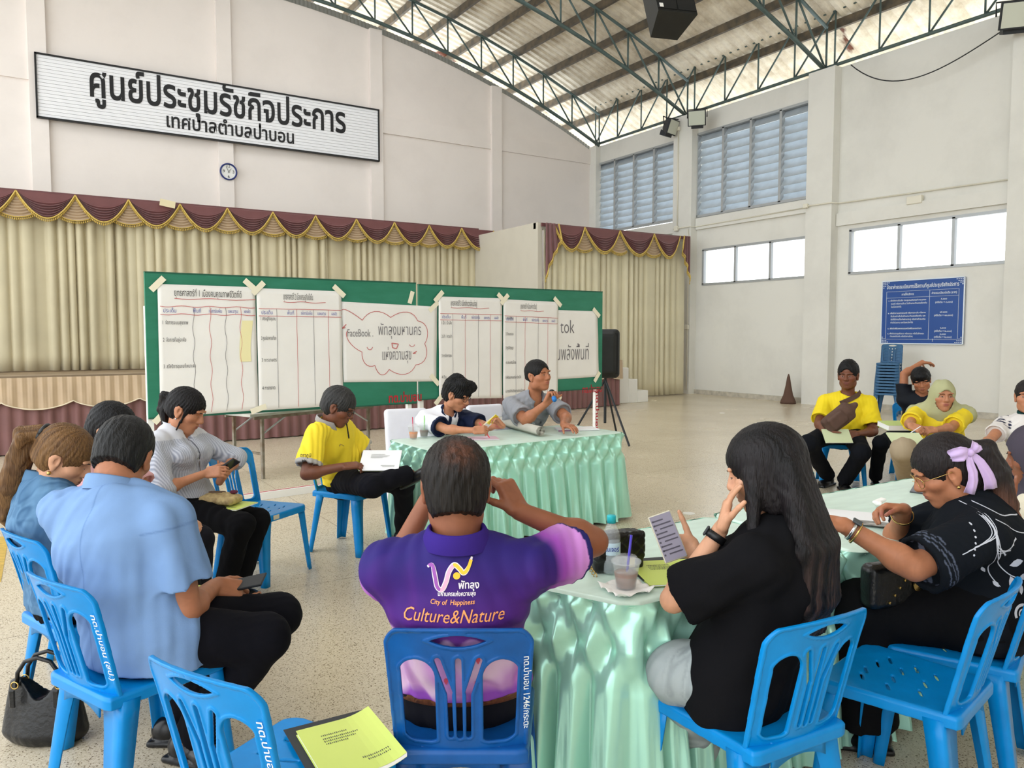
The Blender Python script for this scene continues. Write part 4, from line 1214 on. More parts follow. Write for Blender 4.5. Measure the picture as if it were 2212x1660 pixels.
c4, at4 = chart([(944, 641), (1081, 645), (1081, 860), (945, 862)], 'paper chart behind the woman in the white and navy polo', .033, 'ยุทธศาสตร์ที่ 3 เมืองสิ่งแวดล้อมน่าอยู่',
      H5, ((.27, '1 น้ำ / น้ำเสีย', .14), (.4, '2 ป่า / สวนป่า', .14), (.59, '3 การจัดการขยะ', .14), (.8, '4 ดิน', .06), (.93, '5 ฝุ่นควัน', .12)), (.21, .4, .61, .8), .12, ((0, 0, .8), (.99, 0, -.7), (0, 1, .8)), .6, .18)
c5, at5 = chart([(1083, 647), (1202, 653), (1200, 862), (1083, 861)], 'paper chart directly behind the man with the microphone', .038, 'ยุทธศาสตร์ที่ 4 เมืองแห่งการเรียนรู้',
      H5, ((.2, '1 การศึกษา', .12), (.36, '2 วัฒนธรรม', .12), (.5, '3 ภูมิปัญญา', .12), (.65, '4 ประชาธิปไตย', .16), (.8, '5 พัฒนาคนแต่ละช่วงวัย', .24), (.94, '6 การกำกับติดตามประเมินผล', .3)), (.22, .38, .62, .8), .12, ((.02, 0, .8), (.98, 0, -.7), (.99, .97, -.5)), .42, .3)
# cloud sheet
t, at, ln, tx, tp = sheet([(735, 652), (942, 663), (940, 824), (740, 826)], 'paper sheet with a red cloud doodle in the middle of the green boards', .023)
tx('FaceBook .', .05, .43, .30, .115, m_grey); tx('พัทลุงมหานคร', .36, .40, .54, .17, m_grey); tx('แห่งความสุข', .40, .72, .36, .17, m_grey)
pts = []
N = 9
cl = [(.0, .16), (.2, .22), (.49, .17), (.78, .2), (.86, .5), (.76, .78), (.47, .84), (.32, .79), (.19, .62), (.05, .36)]
for k in range(len(cl) - 1):
    (a0, b0), (a1, b1) = cl[k], cl[k + 1]; cx, cy = .45, .5
    for s_ in np.linspace(0, 1, 9):
        a = a0 + (a1 - a0) * s_; b2 = b0 + (b1 - b0) * s_; bul = math.sin(math.pi * s_) * .30
        pts.append((a + (a - cx) * bul * .6, b2 + (b2 - cy) * bul))
ln(pts, m_red, .006, 'doodle')
ln([(.27 + .03 * math.cos(x), .54 + .05 * math.sin(x)) for x in np.linspace(.3, 2.8, 8)], m_red, .006, 'doodle')
ln([(.72 + .03 * math.cos(x), .5 + .04 * math.sin(x)) for x in np.linspace(.3, 2.8, 8)], m_red, .006, 'doodle')
ln([(.5, .5), (.57, .51), (.55, .57), (.51, .56), (.5, .5)], m_red, .008, 'doodle')
ln([(.04, .28), (.0, .33), (.03, .32)], m_red, .008, 'doodle'); ln([(.77, .6), (.73, .63), (.76, .625)], m_red, .008, 'doodle')
tp((.96, 0, .7), (.98, .98, -.8))
t, at, ln, tx, tp = sheet([(1130, 668), (1288, 673), (1291, 814), (1135, 824)], 'paper sheet half covered by a chart, beside the loudspeaker', .023)
tx('tok', .46, .33, .25, .25, m_grey); tx('ขับเคลื่อนพลังพื้นที่', .05, .72, 1.02, .26, m_grey)
tp((.98, .02, -.7), (.97, 1, .9))
tag(B().slab(np.array([[at1(a + .02 * math.sin(b2 * 9), b2, .004) for b2 in np.linspace(.27, .6, 12)] for a in (.83, .95)]), BN, .0008).out('sticky_note', M('pale_yellow_note', (238, 230, 178), .7)), 'pale yellow crumpled note stuck on the first paper chart', 'note')
tag(B().box(bw(*bxz(886, 643), .02), (.05, .004, .14), rotz(.1) @ roty(.3)).out('loose_tape', m_tape), 'short cream tape scrap near the top right of the left green board', 'tape')

# folding table behind the boards
m_rust = M('worn_steel', (150, 146, 134), .6, .3, var=.5, vs=9, rgb2=(112, 88, 66))
ft = thing('steel_folding_table', 'bare folding table with worn steel legs standing behind the yellow polo', 'table', tuple(atZ(573, 1036)))
p1, p2 = atZ(575, 1034), atZ(848, 985)
d = unit((p2 - p1) * (1, 1, 0)); nn = np.array((-d[1], d[0], 0)); L = 1.75; zt = .74
a = p1 - d * .1 * 1.0 ; a[2] = 0
def fp(s_, q, z): return np.array((a[0], a[1], 0)) + d * s_ + nn * q + np.array((0, 0, z))
B().prism([fp(-.12, -.04, zt - .03), fp(L + .1, -.04, zt - .03), fp(L + .1, .56, zt - .03), fp(-.12, .56, zt - .03)], (0, 0, .03)).out('tabletop', M('worn_laminate', (196, 194, 186), .5, var=.2, vs=6), ft)
b = B()
for q in (0, .52): b.bar(fp(-.05, q, zt - .05), fp(L, q, zt - .05), .03, .035)
b.out('frame', m_rust, ft)
for s_ in (.06, L - .08):
    for q in (0, .52): B().bar(fp(s_, q, 0), fp(s_, q, zt - .05), .032, .032, nn).out('leg', m_rust, ft)
    b = B(); b.bar(fp(s_, 0, .28), fp(s_, .52, .28), .025, .025); b.out('stretcher', m_rust, ft)
    sg = 1 if s_ < 1 else -1
    b = B(); b.bar(fp(s_, 0, .5), fp(s_ + sg * .32, 0, zt - .06), .02, .012); b.bar(fp(s_, .52, .5), fp(s_ + sg * .32, .52, zt - .06), .02, .012); b.out('brace', m_alu, ft)
# long white rail lying on the floor
p1, p2 = atZ(470, 1093), atZ(698, 1060)
fr_ = thing('floor_rail', 'long white rail with a red stripe lying on the floor behind the chairs', 'rail', tuple((p1 + p2) / 2))
B().bar(p1 + (0, 0, .035), p2 + (0, 0, .035), .07, .07).out('rail', m_white, fr_)
B().bar(p1 + (0, .0, .072), p2 + (0, .0, .072), .012, .004).out('stripe', m_redp, fr_)
# loudspeaker on tripod behind the board end
p = atD(1308, 764, 11.4); ps = thing('tripod_loudspeaker', 'black plastic loudspeaker on a tripod behind the right end of the green boards', 'loudspeaker', (p[0], p[1], p[2] - .36))
f = Field.box((-.25, -.22, -.4), (.25, .22, .4), .014)
f.add(rbox((0, 0, 0), (.2, .15, .36), .07), 0); f.add(rbox((0, .12, 0), (.14, .08, .30), .05), .05)
f.add(rbox((.2, .03, .0), (.02, .05, .07), .01), 0, sub=True)
V, Q = f.mesh(); Rs = rotz(math.radians(-34 + 180)); V = V @ Rs.T + p; mk('cabinet', V, Q, m_spk, ps, True)
B().box(p + Rs @ np.array((0, -.0, .0)) - FH * .16, (.32, .012, .6), rotz(math.radians(-34))).out('grille', M('speaker_grille', (18, 19, 19), .8), ps)
B().box(p - FH * .17 + RT * .06 + np.array((0, 0, .02)), (.06, .006, .02), rotz(math.radians(-32))).out('badge', m_white, ps)
tp_ = thing('speaker_tripod', 'black tripod stand carrying the loudspeaker behind the green boards', 'tripod', (p[0], p[1], 0))
B().tube([(p[0], p[1], .3), (p[0], p[1], p[2] - .32)], .02, 8).out('pole', m_flb, tp_)
for k in range(3):
    an = math.radians(30 + 120 * k); e = np.array((math.cos(an), math.sin(an), 0)) * .55
    B().tube([np.array((p[0], p[1], .95)), np.array((p[0], p[1], .02)) + e], .016, 8).out('leg', m_flb, tp_)
# ------------------------------------------------------------------ people
m_skin = M('skin', (170, 110, 80), .5, 0, .4, var=.10, vs=30, attr=True, bump=.03, bs=140)
m_hair = M('hair', (30, 26, 26), .48, 0, .25, attr=True, bump=.55, bs=1, stretch=(190, 190, 16), var=.35, vs=1)
m_cloth = M('clothing', (200, 200, 200), .9, 0, .12, attr=True, bump=.06, bs=180, var=.06, vs=9)
m_knit = M('jersey_clothing', (200, 200, 200), .65, 0, .2, attr=True, bump=.04, bs=200, var=.05, vs=9)
m_shoe = M('black_shoe_leather', (20, 20, 22), .3, 0, .5)
m_eye = M('eye', (240, 240, 240), .15, attr=True)
m_brow = M('eyebrow_hair', (34, 26, 24), .8)
m_frame = M('spectacle_frame', (30, 28, 28), .3)
m_goldw = M('gold_metal', (206, 172, 104), .25, 1.0)
m_silver = M('silver_metal', (196, 198, 200), .25, 1.0)
m_lens = M('clear_lens', (255, 255, 255), .02, trans=1.0, ior=1.05)

def axes_fine(lo, hi, h, fine, hf):
    out = []
    for k in range(3):
        iv = sorted([(max(lo[k], a[k]), min(hi[k], b[k])) for a, b in fine]); mg = []
        for a, b in iv:
            if mg and a <= mg[-1][1] + h: mg[-1] = (mg[-1][0], max(mg[-1][1], b))
            else: mg.append((a, b))
        c = []; x = lo[k]
        for a, b in mg:
            if a > x: c += list(np.linspace(x, a, max(2, int((a - x) / h) + 1))[:-1])
            c += list(np.linspace(a, b, max(2, int((b - a) / hf) + 1))[:-1]); x = b
        c += list(np.linspace(x, hi[k], max(2, int((hi[k] - x) / h) + 1)))
        out.append(np.array(c))
    return out
def capcut(prim, p, n):
    """keep the part of prim where (x-p).n < 0"""
    fn, lo, hi = prim; p = np.array(p); n = np.array(n)
    return (lambda X, Y, Z: np.maximum(fn(X, Y, Z), (X - p[0]) * n[0] + (Y - p[1]) * n[1] + (Z - p[2]) * n[2])), lo, hi
def segd(V, a, b):
    a = np.array(a); d = np.array(b) - a; t = np.clip(((V - a) @ d) / (d @ d), 0, 1.6); return np.linalg.norm(V - a - t[:, None] * d, axis=1), ((V - a) @ d) / (d @ d)
def hash3(V, f, seed=0):
    return vnoise(V[:, 0] * f + 3.1 * vnoise(V[:, 1] * f * 1.3, seed) + 1.7 * vnoise(V[:, 2] * f * .9, seed + 1), seed + 2)
def solve_elbow(S, W, l1, l2, hint):
    d = W - S; L = np.linalg.norm(d); mx = (l1 + l2) * .985
    if L > mx: W = S + d / L * mx; d = W - S; L = mx
    a = (l1 * l1 - l2 * l2 + L * L) / (2 * L); h = math.sqrt(max(0, l1 * l1 - a * a)); e = d / L
    hv = np.array(hint, float); hv = hv - e * (hv @ e); hv /= np.linalg.norm(hv)
    return S + e * a + hv * h, W

class Pose: pass
def make_pose(hip, yaw, lean=(8, 14), side=0, twist=0, head=(0, 0, 0), neck=(0, 0), s=1.0, hs=None, g=1.0, L=None, R=None, legs=None, headpos=None, wide=1.0, hroll=0, shrug=0.0, ndrop=0.0):
    """yaw degrees (0 faces +y); lean = (lower, upper) back forward lean; head = (pitch down, yaw left, roll) relative to the body"""
    p = Pose(); p.s, p.g = s, g; p.hs = hs or s
    Rz = rotz(math.radians(yaw)); X, Yv, Z = Rz[:, 0], Rz[:, 1], np.array((0, 0, 1.0))
    p.X, p.Y, p.Z = X, Yv, Z; p.wide = wide
    hip = np.array(hip, float); p.hip = hip
    def tilt(a): a = math.radians(a); b = math.radians(side); v = Z * math.cos(a) + Yv * math.sin(a); return unit(v + X * math.tan(b))
    t1, t2 = tilt(lean[0]), tilt(lean[1])
    if headpos is None:
        p.waist = hip + t1 * .15 * s; p.chest = p.waist + (t1 + t2) / 2 * .17 * s; p.N = p.chest + t2 * .15 * s
    else:
        Hh = np.array(headpos, float); Rq = rotz(math.radians(yaw + twist + head[1])) @ rotx(math.radians(-head[0])) @ roty(math.radians(head[2]))
        ud = unit(unit(Hh - hip) + Z)
        p.N = Hh - Rq[:, 2] * .085 * p.hs - Rq[:, 1] * .040 * p.hs - ud * (.060 + ndrop) * s + np.array((neck[0] * X[0] + neck[1] * Yv[0], neck[0] * X[1] + neck[1] * Yv[1], 0))
        d0 = p.N - hip; Lb = np.linalg.norm(d0); d0 /= Lb; bend = math.sin(math.radians(lean[1] - lean[0])) * Lb * .28
        bk = -Yv + d0 * (Yv @ d0); bk = unit(bk)
        p.waist = hip + d0 * Lb * .33 + bk * bend; p.chest = hip + d0 * Lb * .69 + bk * bend * .95
        t1, t2 = unit(p.waist - hip), unit(unit(p.N - p.chest) + d0 * .5)
        p.spine = Lb
    p.t1, p.t2 = t1, t2
    Rt = rotz(math.radians(yaw + twist)); p.sx = Rt[:, 0] + 0; p.sx = unit(p.sx + Z * math.tan(math.radians(hroll)) + X * 0)
    p.cy = unit(np.cross(t2, p.sx)) ; p.cy = p.cy if p.cy @ Yv > 0 else -p.cy
    sw = .172 * s * wide
    base = p.N - t2 * (.065 - shrug) * s
    p.S = {'L': base - p.sx * sw, 'R': base + p.sx * sw}
    # head
    Rh = rotz(math.radians(yaw + twist + head[1])) @ rotx(math.radians(-head[0])) @ roty(math.radians(head[2]))
    p.Rh = Rh
    p.H = p.N + t2 * .055 * s + Rh[:, 2] * .10 * p.hs + Rh[:, 1] * .028 * p.hs + np.array((neck[0] * X[0] + neck[1] * Yv[0], neck[0] * X[1] + neck[1] * Yv[1], 0))
    if headpos is not None: p.H = np.array(headpos, float)
    p.E, p.W, p.hand = {}, {}, {}
    for k, a in (('L', L), ('R', R)):
        sg = -1 if k == 'L' else 1
        if a is None: a = dict(w=hip + Yv * .34 * s + X * sg * .12 * s + Z * .10 * s)
        w = np.array(a['w'], float); hint = a.get('hint', X * sg * .6 - Z * .8 - Yv * .3)
        p.E[k], p.W[k] = solve_elbow(p.S[k], w, .285 * s, .25 * s, hint)
        fd = unit(p.W[k] - p.E[k]); d = unit(a.get('d', fd)); n = a.get('n', -Z + X * -sg * .3); n = np.array(n, float); n = unit(n - d * (n @ d))
        p.hand[k] = dict(d=d, n=n, curl=a.get('curl', (25, 30, 20)), thumb=a.get('thumb', (40, 20)), fan=a.get('fan', 1.0), t=(np.cross(d, n) if k == 'R' else -np.cross(d, n)))
    p.hipj = {'L': hip - X * .085 * s, 'R': hip + X * .085 * s}
    p.K, p.A, p.T = {}, {}, {}
    legs = legs or {}
    for k in 'LR':
        sg = -1 if k == 'L' else 1
        a = legs.get(k, {})
        p.K[k] = np.array(a.get('k', p.hipj[k] + Yv * .40 * s + X * sg * .05 - Z * .02), float)
        p.A[k] = np.array(a.get('a', (p.K[k] - Yv * .03) * (1, 1, 0) + Z * .085), float)
        p.T[k] = unit(np.array(a.get('t', Yv + X * sg * .15), float))
    return p
def hand_prims(p, k, out):
    h = p.hand[k]; W = p.W[k]; d, n, t = h['d'], h['n'], h['t']; s = p.s * (.93 if p.g < .95 else 1.0)
    R = np.stack([t, d, n], 1)
    out.append((rbox(W + d * .048 * s, (.039 * s, .05 * s, .0145 * s), .0135 * s, R), .012))
    out.append((ell(W + d * .032 * s + t * .022 * s + n * .008 * s, (.02 * s, .032 * s, .016 * s), R), .012))
    cur = h['curl']
    for i, (off, ln) in enumerate(((.029, .070), (.010, .078), (-.010, .072), (-.028, .057))):
        c = cur[i] if hasattr(cur[0], '__len__') else cur
        root = W + d * (.092 - .004 * abs(i - 1)) * s + t * off * s
        ang = 0; q = root; fanv = unit(d + t * (off * 2.2 * h['fan']))
        for j, (fr, r1, r2) in enumerate(((.42, .0092, .0086), (.31, .0086, .0078), (.27, .0078, .0066))):
            ang += math.radians(c[j]); v = fanv * math.cos(ang) + n * math.sin(ang)
            q2 = q + v * ln * fr * s; out.append((rcone(q, q2, r1 * s, r2 * s), .004)); q = q2
        h.setdefault('tips', []).append(q)
    sp, tc = [math.radians(v) for v in h['thumb']]
    q = W + d * .022 * s + t * .026 * s + n * .004 * s; v = unit(t * math.sin(sp) + d * math.cos(sp) + n * .35)
    q2 = q + v * .046 * s; out.append((rcone(q, q2, .0135 * s, .0105 * s), .006))
    v2 = unit(v + (d * .6 - t * .3 + n * .5) * math.sin(tc)); q3 = q2 + v2 * .034 * s; out.append((rcone(q2, q3, .0103 * s, .009 * s), .004))
    q4 = q3 + unit(v2 + (d * .2 - t * .3 + n * .3) * math.sin(tc)) * .026 * s; out.append((rcone(q3, q4, .009 * s, .0072 * s), .004)); h['thumbtip'] = q4
def hp(p, c): return p.H + p.Rh @ (np.array(c, float) * p.hs)
def head_prims(p, out, sub, jaw=1.0):
    R = p.Rh; hs = p.hs; f = .93 if p.g < .95 else 1.0
    def e(c, r, k=.02): out.append((ell(hp(p, c), np.array(r) * hs, R), k * hs))
    e((0, -.014, .030), (.076, .096, .086), .01)
    e((0, .018, -.036), (.061 * jaw, .070, .082), .03)
    e((0, .062, -.094), (.026 * f, .022, .02), .03)
    for sg in (-1, 1):
        e((sg * .042, .052, -.018), (.026, .028, .022), .025)
        e((sg * .05 * jaw, .0, -.07), (.018, .03, .028), .03)
        e((sg * .03, .083, .03), (.026, .010, .008), .014)
        e((sg * .079, -.006, -.004), (.0085, .021, .033), .006)
        e((sg * .084, -.013, .006), (.006, .017, .024), .004)
        e((sg * .079, .0, -.032), (.007, .010, .012), .005)
        sub.append((ell(hp(p, (sg * .031, .098, .008)), np.array((.021, .020, .013)) * hs, R), .012 * hs))
        sub.append((ell(hp(p, (sg * .086, .002, .0)), np.array((.006, .009, .014)) * hs, R), .003 * hs))
        e((sg * .0125, .093, -.028), (.010, .012, .009), .008)
        e((sg * .030, .082, .010), (.016, .010, .0075), .004)
        e((sg * .030, .0835, .0035), (.015, .010, .010), .004)
    out.append((rcone(hp(p, (0, .088, .016)), hp(p, (0, .103, -.020)), .0085 * hs, .0125 * hs), .012 * hs))
    e((0, .104, -.024), (.012, .010, .010), .008)
    e((0, .086, -.052), (.023, .0115, .0065), .006)
    e((0, .084, -.0635), (.020, .0115, .0075), .006)
    e((0, .069, -.058), (.030, .016, .020), .02)
    sub.append((ell(hp(p, (0, .097, -.0575)), np.array((.022, .008, .0016)) * hs, R), .003 * hs))
def torso_prims(p, t=0.0, belly=0.0, bust=0.0, out=None):
    s, g, X = p.s, p.g, p.X; wd = p.wide; r = lambda a, b: ((a * g * wd) * s + t, (b * (.5 + .5 * wd)) * s + t)
    out = [] if out is None else out
    mid = (p.hip + p.waist) / 2
    hipw = .168 if g >= .95 else .186
    out.append((ecap(p.hip, p.waist, X, r(hipw, .122), r(.142, .108)), .03))
    out.append((ecap(p.waist, p.chest, X + p.sx, r(.142, .108), r(.158, .112)), .04))
    c2 = p.N - p.t2 * .075 * s
    out.append((ecap(p.chest, c2, p.sx, r(.160, .112), r(.135, .082)), .05))
    if belly: out.append((ell(p.waist + p.Y * .05 * s - p.Z * .02, (np.array((.135, .10, .12)) + belly) * s + t, np.stack([p.X, p.Y, p.Z], 1)), .05))
    if bust:
        for sg in (-1, 1): out.append((ell(p.chest + p.sx * sg * .075 * s + p.cy * (.085 + bust * .3) * s + p.t2 * -.01, np.array((.065, .05 + bust, .062)) * s + t), .04))
    for k in 'LR':
        sd = p.sx * (-1 if k == 'L' else 1)
        out.append((rcone(p.N - p.t2 * .02 * s, p.S[k] - sd * .01, .052 * s * (.6 + .4 * wd) + t, .052 * s * (.6 + .4 * wd) + t), .05))
    return out
def arm_r(p, k): 
    f = (.86 if p.g < .95 else 1.0) * p.s * (.55 + .45 * p.wide); return .050 * f, .041 * f, .039 * f, .0255 * f
def build_body(p, name, label, loc, skin, hf=.0042, h=.011, jaw=1.0, lips=(150, 84, 76), legskin=False, feet=False, cheeks=1.0):
    root = thing(name, label, 'person', loc)
    pr, sub = [], []
    torso_prims(p, -.006, out=pr)
    r0, r1, r2, r3 = {}, {}, {}, {}
    head_prims(p, pr, sub, jaw)
    nb = hp(p, (0, -.028, -.055)); nr = .054 * p.s * (.86 if p.g < .95 else 1.02)
    pr.append((rcone(p.N - p.t2 * .03 * p.s, nb, nr * 1.1, nr), .03))
    for k in 'LR':
        a, b, c, d = arm_r(p, k)
        pr.append((rcone(p.S[k], p.E[k], a, b), .03)); pr.append((rcone(p.E[k], p.W[k], c, d), .012))
        pr.append((ell(p.E[k] + (p.W[k] - p.E[k]) * .22, (c * 1.12, c * 1.12, c * 1.12)), .03))
        hand_prims(p, k, pr)
        lr = .72 if not legskin else 1.0
        pr.append((rcone(p.hipj[k], p.K[k], .078 * p.s * lr, .054 * p.s * lr), .03)); pr.append((rcone(p.K[k], p.A[k], .054 * p.s * lr, .036 * p.s * lr), .02))
        pr.append((ell(p.K[k] + (p.A[k] - p.K[k]) * .3 - p.T[k] * .02, np.array((.05, .05, .09)) * p.s * lr), .03))
        f = p.A[k] - p.Z * .045; pr.append((ecap(f - p.T[k] * .03, f + p.T[k] * .15, np.cross(p.T[k], p.Z), (.03, .026), (.036, .02)), .02))
    lo = np.min([q[0][1] for q in pr], 0) - .02; hi = np.max([q[0][2] for q in pr], 0) + .02
    fine = [(p.H - .135 * p.hs, p.H + .135 * p.hs)]
    for k in 'LR': 
        c = p.W[k] + p.hand[k]['d'] * .07 * p.s; fine.append((c - .11 * p.s, c + .11 * p.s))
    F = Field(*axes_fine(lo, hi, h, fine, hf))
    for q, k in pr: F.add(q, k)
    for q, k in sub: F.add(q, k, sub=True)
    V, Q = F.mesh()
    col = np.tile(np.array(lin(skin)), (len(V), 1))
    hl = (V - p.H) @ p.Rh / p.hs
    lp = np.exp(-(hl[:, 0] / .02) ** 4 - ((hl[:, 2] + .058) / .0105) ** 4) * (hl[:, 1] > .07)
    col = col * (1 - lp[:, None] * .75) + np.array(lin(lips)) * lp[:, None] * .75
    ck = np.exp(-((np.abs(hl[:, 0]) - .045) / .02) ** 2 - ((hl[:, 2] + .025) / .02) ** 2) * (hl[:, 1] > .03) * .25 * cheeks
    col = col * (1 - ck[:, None]) + np.array(lin((min(255, skin[0] + 20), skin[1] - 6, skin[2] - 6))) * ck[:, None]
    col = np.clip(col * (1 + .05 * hash3(V, 60, 3)[:, None]), 0, 1)
    for k in 'LR':   # nails
        for tip in p.hand[k]['tips'] + [p.hand[k]['thumbtip']]:
            w = np.exp(-(np.linalg.norm(V - (tip - p.hand[k]['n'] * .006), axis=1) / .0065) ** 4)[:, None] * .35; col = col * (1 - w) + np.array(lin((222, 176, 156))) * w
    body = mk('body', V, Q, m_skin, root, True, col=col)
    p.root = root; p.skin = skin
    # eyes and brows
    for sg in (-1, 1):
        b = B(); nu, nv = 15, 9; Pg = np.zeros((nu, nv, 3)); cc = []
        for i in range(nu):
            for j in range(nv):
                u = -1 + 2 * i / (nu - 1); v = -1 + 2 * j / (nv - 1)
                hh = .0046 * p_eye_open(p) * (1 - u * u) ** .6 * (1.1 if v > 0 else .8)
                x, z = .0125 * u, v * hh + .0012 * u * sg
                y = .0928 - 22 * ((x) ** 2) * 1.1 - 6 * z * z
                Pg[i, j] = hp(p, (sg * .0305 + x, y - .0015, .0045 + z))
                rr = math.hypot(x - .0, z - .0)
                cc.append(lin((22, 14, 12)) if rr < .0052 else (lin((30, 22, 20)) if v > .72 else lin((176, 166, 158))))
        b.grid(Pg); mk('eye', np.concatenate(b.V), b.F if sg > 0 else [f for f in b.F], m_eye, root, True, col=np.array(cc))
        b = B().tube([hp(p, (sg * x, y, z)) for x, y, z in ((.015, .0965, .0245), (.024, .0955, .0275), (.036, .088, .027), (.047, .076, .021))], [.0016, .0026, .0022, .0010], 6); b.out('eyebrow', m_brow, root, True)
    return root
def p_eye_open(p): return getattr(p, 'eye', .72)
def build_shoes(p, mat=None, kinds='LR', sole=None):
    for k in kinds:
        c = p.A[k] - p.Z * (p.A[k][2] - .03) * (1 if p.A[k][2] < .14 else 0) - (p.Z * .055 if p.A[k][2] >= .14 else 0); T = p.T[k]; U = np.cross(T, p.Z); U /= np.linalg.norm(U); Nn = np.cross(U, T)
        R = np.stack([U, T, Nn], 1); s = p.s * (.9 if p.g < .95 else 1.0)
        F = Field.box(c - .24, c + .24, .007)
        F.add(ell(c + T * .10 * s + Nn * .012, np.array((.046, .095, .036)) * s, R), .02); F.add(ell(c - T * .03 * s + Nn * .022, np.array((.036, .055, .05)) * s, R), .03)
        F.add(rbox(c + T * .05 * s - Nn * .018, np.array((.042, .14, .012)) * s, .011, R), .004)
        pz = c - Nn * .03; F.cut(lambda X, Y, Z: -((X - pz[0]) * Nn[0] + (Y - pz[1]) * Nn[1] + (Z - pz[2]) * Nn[2]))
        V, Q = F.mesh(); mk('shoe', V, Q, mat or m_shoe, p.root, True)
def folds(amp, seed, f=1.0):
    r = random.Random(seed); ws = []
    for i in range(7):
        sc = (34, 50, 66, 90, 42, 58, 110)[i] * f
        ws.append((np.array([r.gauss(0, 1), r.gauss(0, 1), r.gauss(0, .7)]) * sc, np.array([r.gauss(0, 1) for _ in range(3)]) * 8 * f, np.array([r.gauss(0, 1) for _ in range(3)]) * 5, r.uniform(0, 6), (1, .9, .7, .5, .9, .8, .35)[i]))
    def fn(X, Y, Z):
        t = 0
        for a, b, c, ph, w in ws:
            u = a[0] * X + a[1] * Y + a[2] * Z + 1.9 * np.sin(b[0] * X + b[1] * Y + b[2] * Z + ph)
            m = np.clip(.35 + .9 * np.sin(c[0] * X + c[1] * Y + c[2] * Z + 2 * ph), 0, 1)
            t = t + w * m * (np.abs(np.sin(u * .5)) ** 1.5 * -1 + .5)
        return t * amp * .95
    return fn
def build_shirt(p, color, name='shirt', t=.016, sleeve=.72, flare=.018, long=False, belly=0., bust=0., hem=None, h=.0065, fold=.006, seed=1, collar=None, neckr=1.0, vneck=0.0, mat=None, hemcut=None, ffreq=1.0, open_cuff=True):
    """color: rgb or function(V, p) -> linear colours"""
    pr = torso_prims(p, t, belly, bust)
    cuts = []
    for k in 'LR':
        a, b, c, d = arm_r(p, k); S, E, W = p.S[k], p.E[k], p.W[k]
        if not long:
            q = S + (E - S) * sleeve; dr = unit(E - S)
            pr.append((capcut(rcone(S, S + (E - S) * (sleeve + .25), a + t * .9, a + t + flare * 1.2), q, dr), .03))
            if open_cuff: rc_ = a * .93 + flare * .75 + t * .5; cuts.append((capcut(capcut(rcone(q - dr * .1, q + dr * .1, rc_, rc_), q + dr * .006, dr), q - dr * .02, -dr), .002))
        else:
            q = E + (W - E) * sleeve; dr = unit(W - E)
            pr.append((rcone(S, E, a + t, b + t + flare * .5), .03)); pr.append((capcut(rcone(E, W, c + t + flare * .5, d + t + flare * .5), q, dr), .02))
            if open_cuff: rc_ = d + t * .5 + flare * .4; cuts.append((capcut(capcut(rcone(q - dr * .1, q + dr * .1, rc_, rc_), q + dr * .006, dr), q - dr * .018, -dr), .002))
    hem = p.hip[2] - .07 * p.s if hem is None else hem
    pr.append((ecap(p.hip - p.Z * .07 * p.s, p.hip, p.X, ((.178 if p.g >= .95 else .19) * p.s * p.wide + t, .128 * p.s + t), ((.17 if p.g >= .95 else .188) * p.s * p.g * p.wide + t, .124 * p.s + t)), .04))
    lo = np.min([q[0][1] for q in pr], 0) - .03; hi = np.max([q[0][2] for q in pr], 0) + .03
    F = Field.box(lo, hi, h)
    for q, k in pr: F.add(q, k)
    if fold:
        F.off(folds(fold, seed, ffreq))
    nb = hp(p, (0, -.02, -.06)); nr = .054 * p.s * (.88 if p.g < .95 else 1.05) * neckr
    ax = unit(nb - p.N)
    cuts.append((rcone(p.N + p.t2 * .012 * p.s + p.cy * .012, nb + ax * .1, nr + .007, nr + .03), .004))
    if vneck: cuts.append((rcone(p.N + p.t2 * .0 + p.cy * .05 * p.s, p.N - p.t2 * (.02 + vneck) + p.cy * .14 * p.s, nr * .75, .006), .004))
    for q, k in cuts: F.add(q, k, sub=True)
    if hemcut is not None: F.cut(hemcut)
    else: F.cut(lambda X, Y, Z: hem - Z)
    V, Q = F.mesh(); V = relax(V, Q, 2, .5)
    C = color(V, p) if callable(color) else np.tile(np.array(lin(color)), (len(V), 1))
    o = mk(name, V, Q, mat or m_cloth, p.root, True, col=np.clip(C, 0, 1))
    p.bvh = BVHTree.FromPolygons([tuple(v) for v in V], [tuple(int(i) for i in q) for q in Q])
    p.shirt = o
    if collar:
        crgb, kind = collar
        c0 = p.N + p.t2 * .028 * p.s + p.cy * .010; b = B(); n = 40; secs = []
        Pg = np.zeros((n + 1, 6, 3)); gap = .16 if kind != 'band' else .05
        for i in range(n + 1):
            a = math.pi * (.5 + gap) + i / n * 2 * math.pi * (1 - gap); ca, sa = math.cos(a), math.sin(a)
            back = .5 - .5 * sa
            for j, (ro, zo) in enumerate(((.004, .0), (.006, .028), (.010, .034), (.016, .03), (.026, .008), (.034, -.012 - .02 * (1 - back)))):
                if kind == 'band' and j > 2: ro, zo = .010 - .002 * (j - 2), .034 - .018 * (j - 2)
                rr = nr + .004 + ro
                Pg[i, j] = c0 + p.sx * ca * rr * 1.02 + p.cy * sa * rr * 1.0 + p.t2 * (zo + .018 * back - .022 * (1 - back)) * p.s
        b.slab(Pg, p.t2 * .001, .8); Vc = np.concatenate(b.V); C2 = np.tile(np.array(lin(crgb)), (len(Vc), 1))
        mk('collar', Vc, b.F, m_cloth, p.root, True, col=C2)
    return o
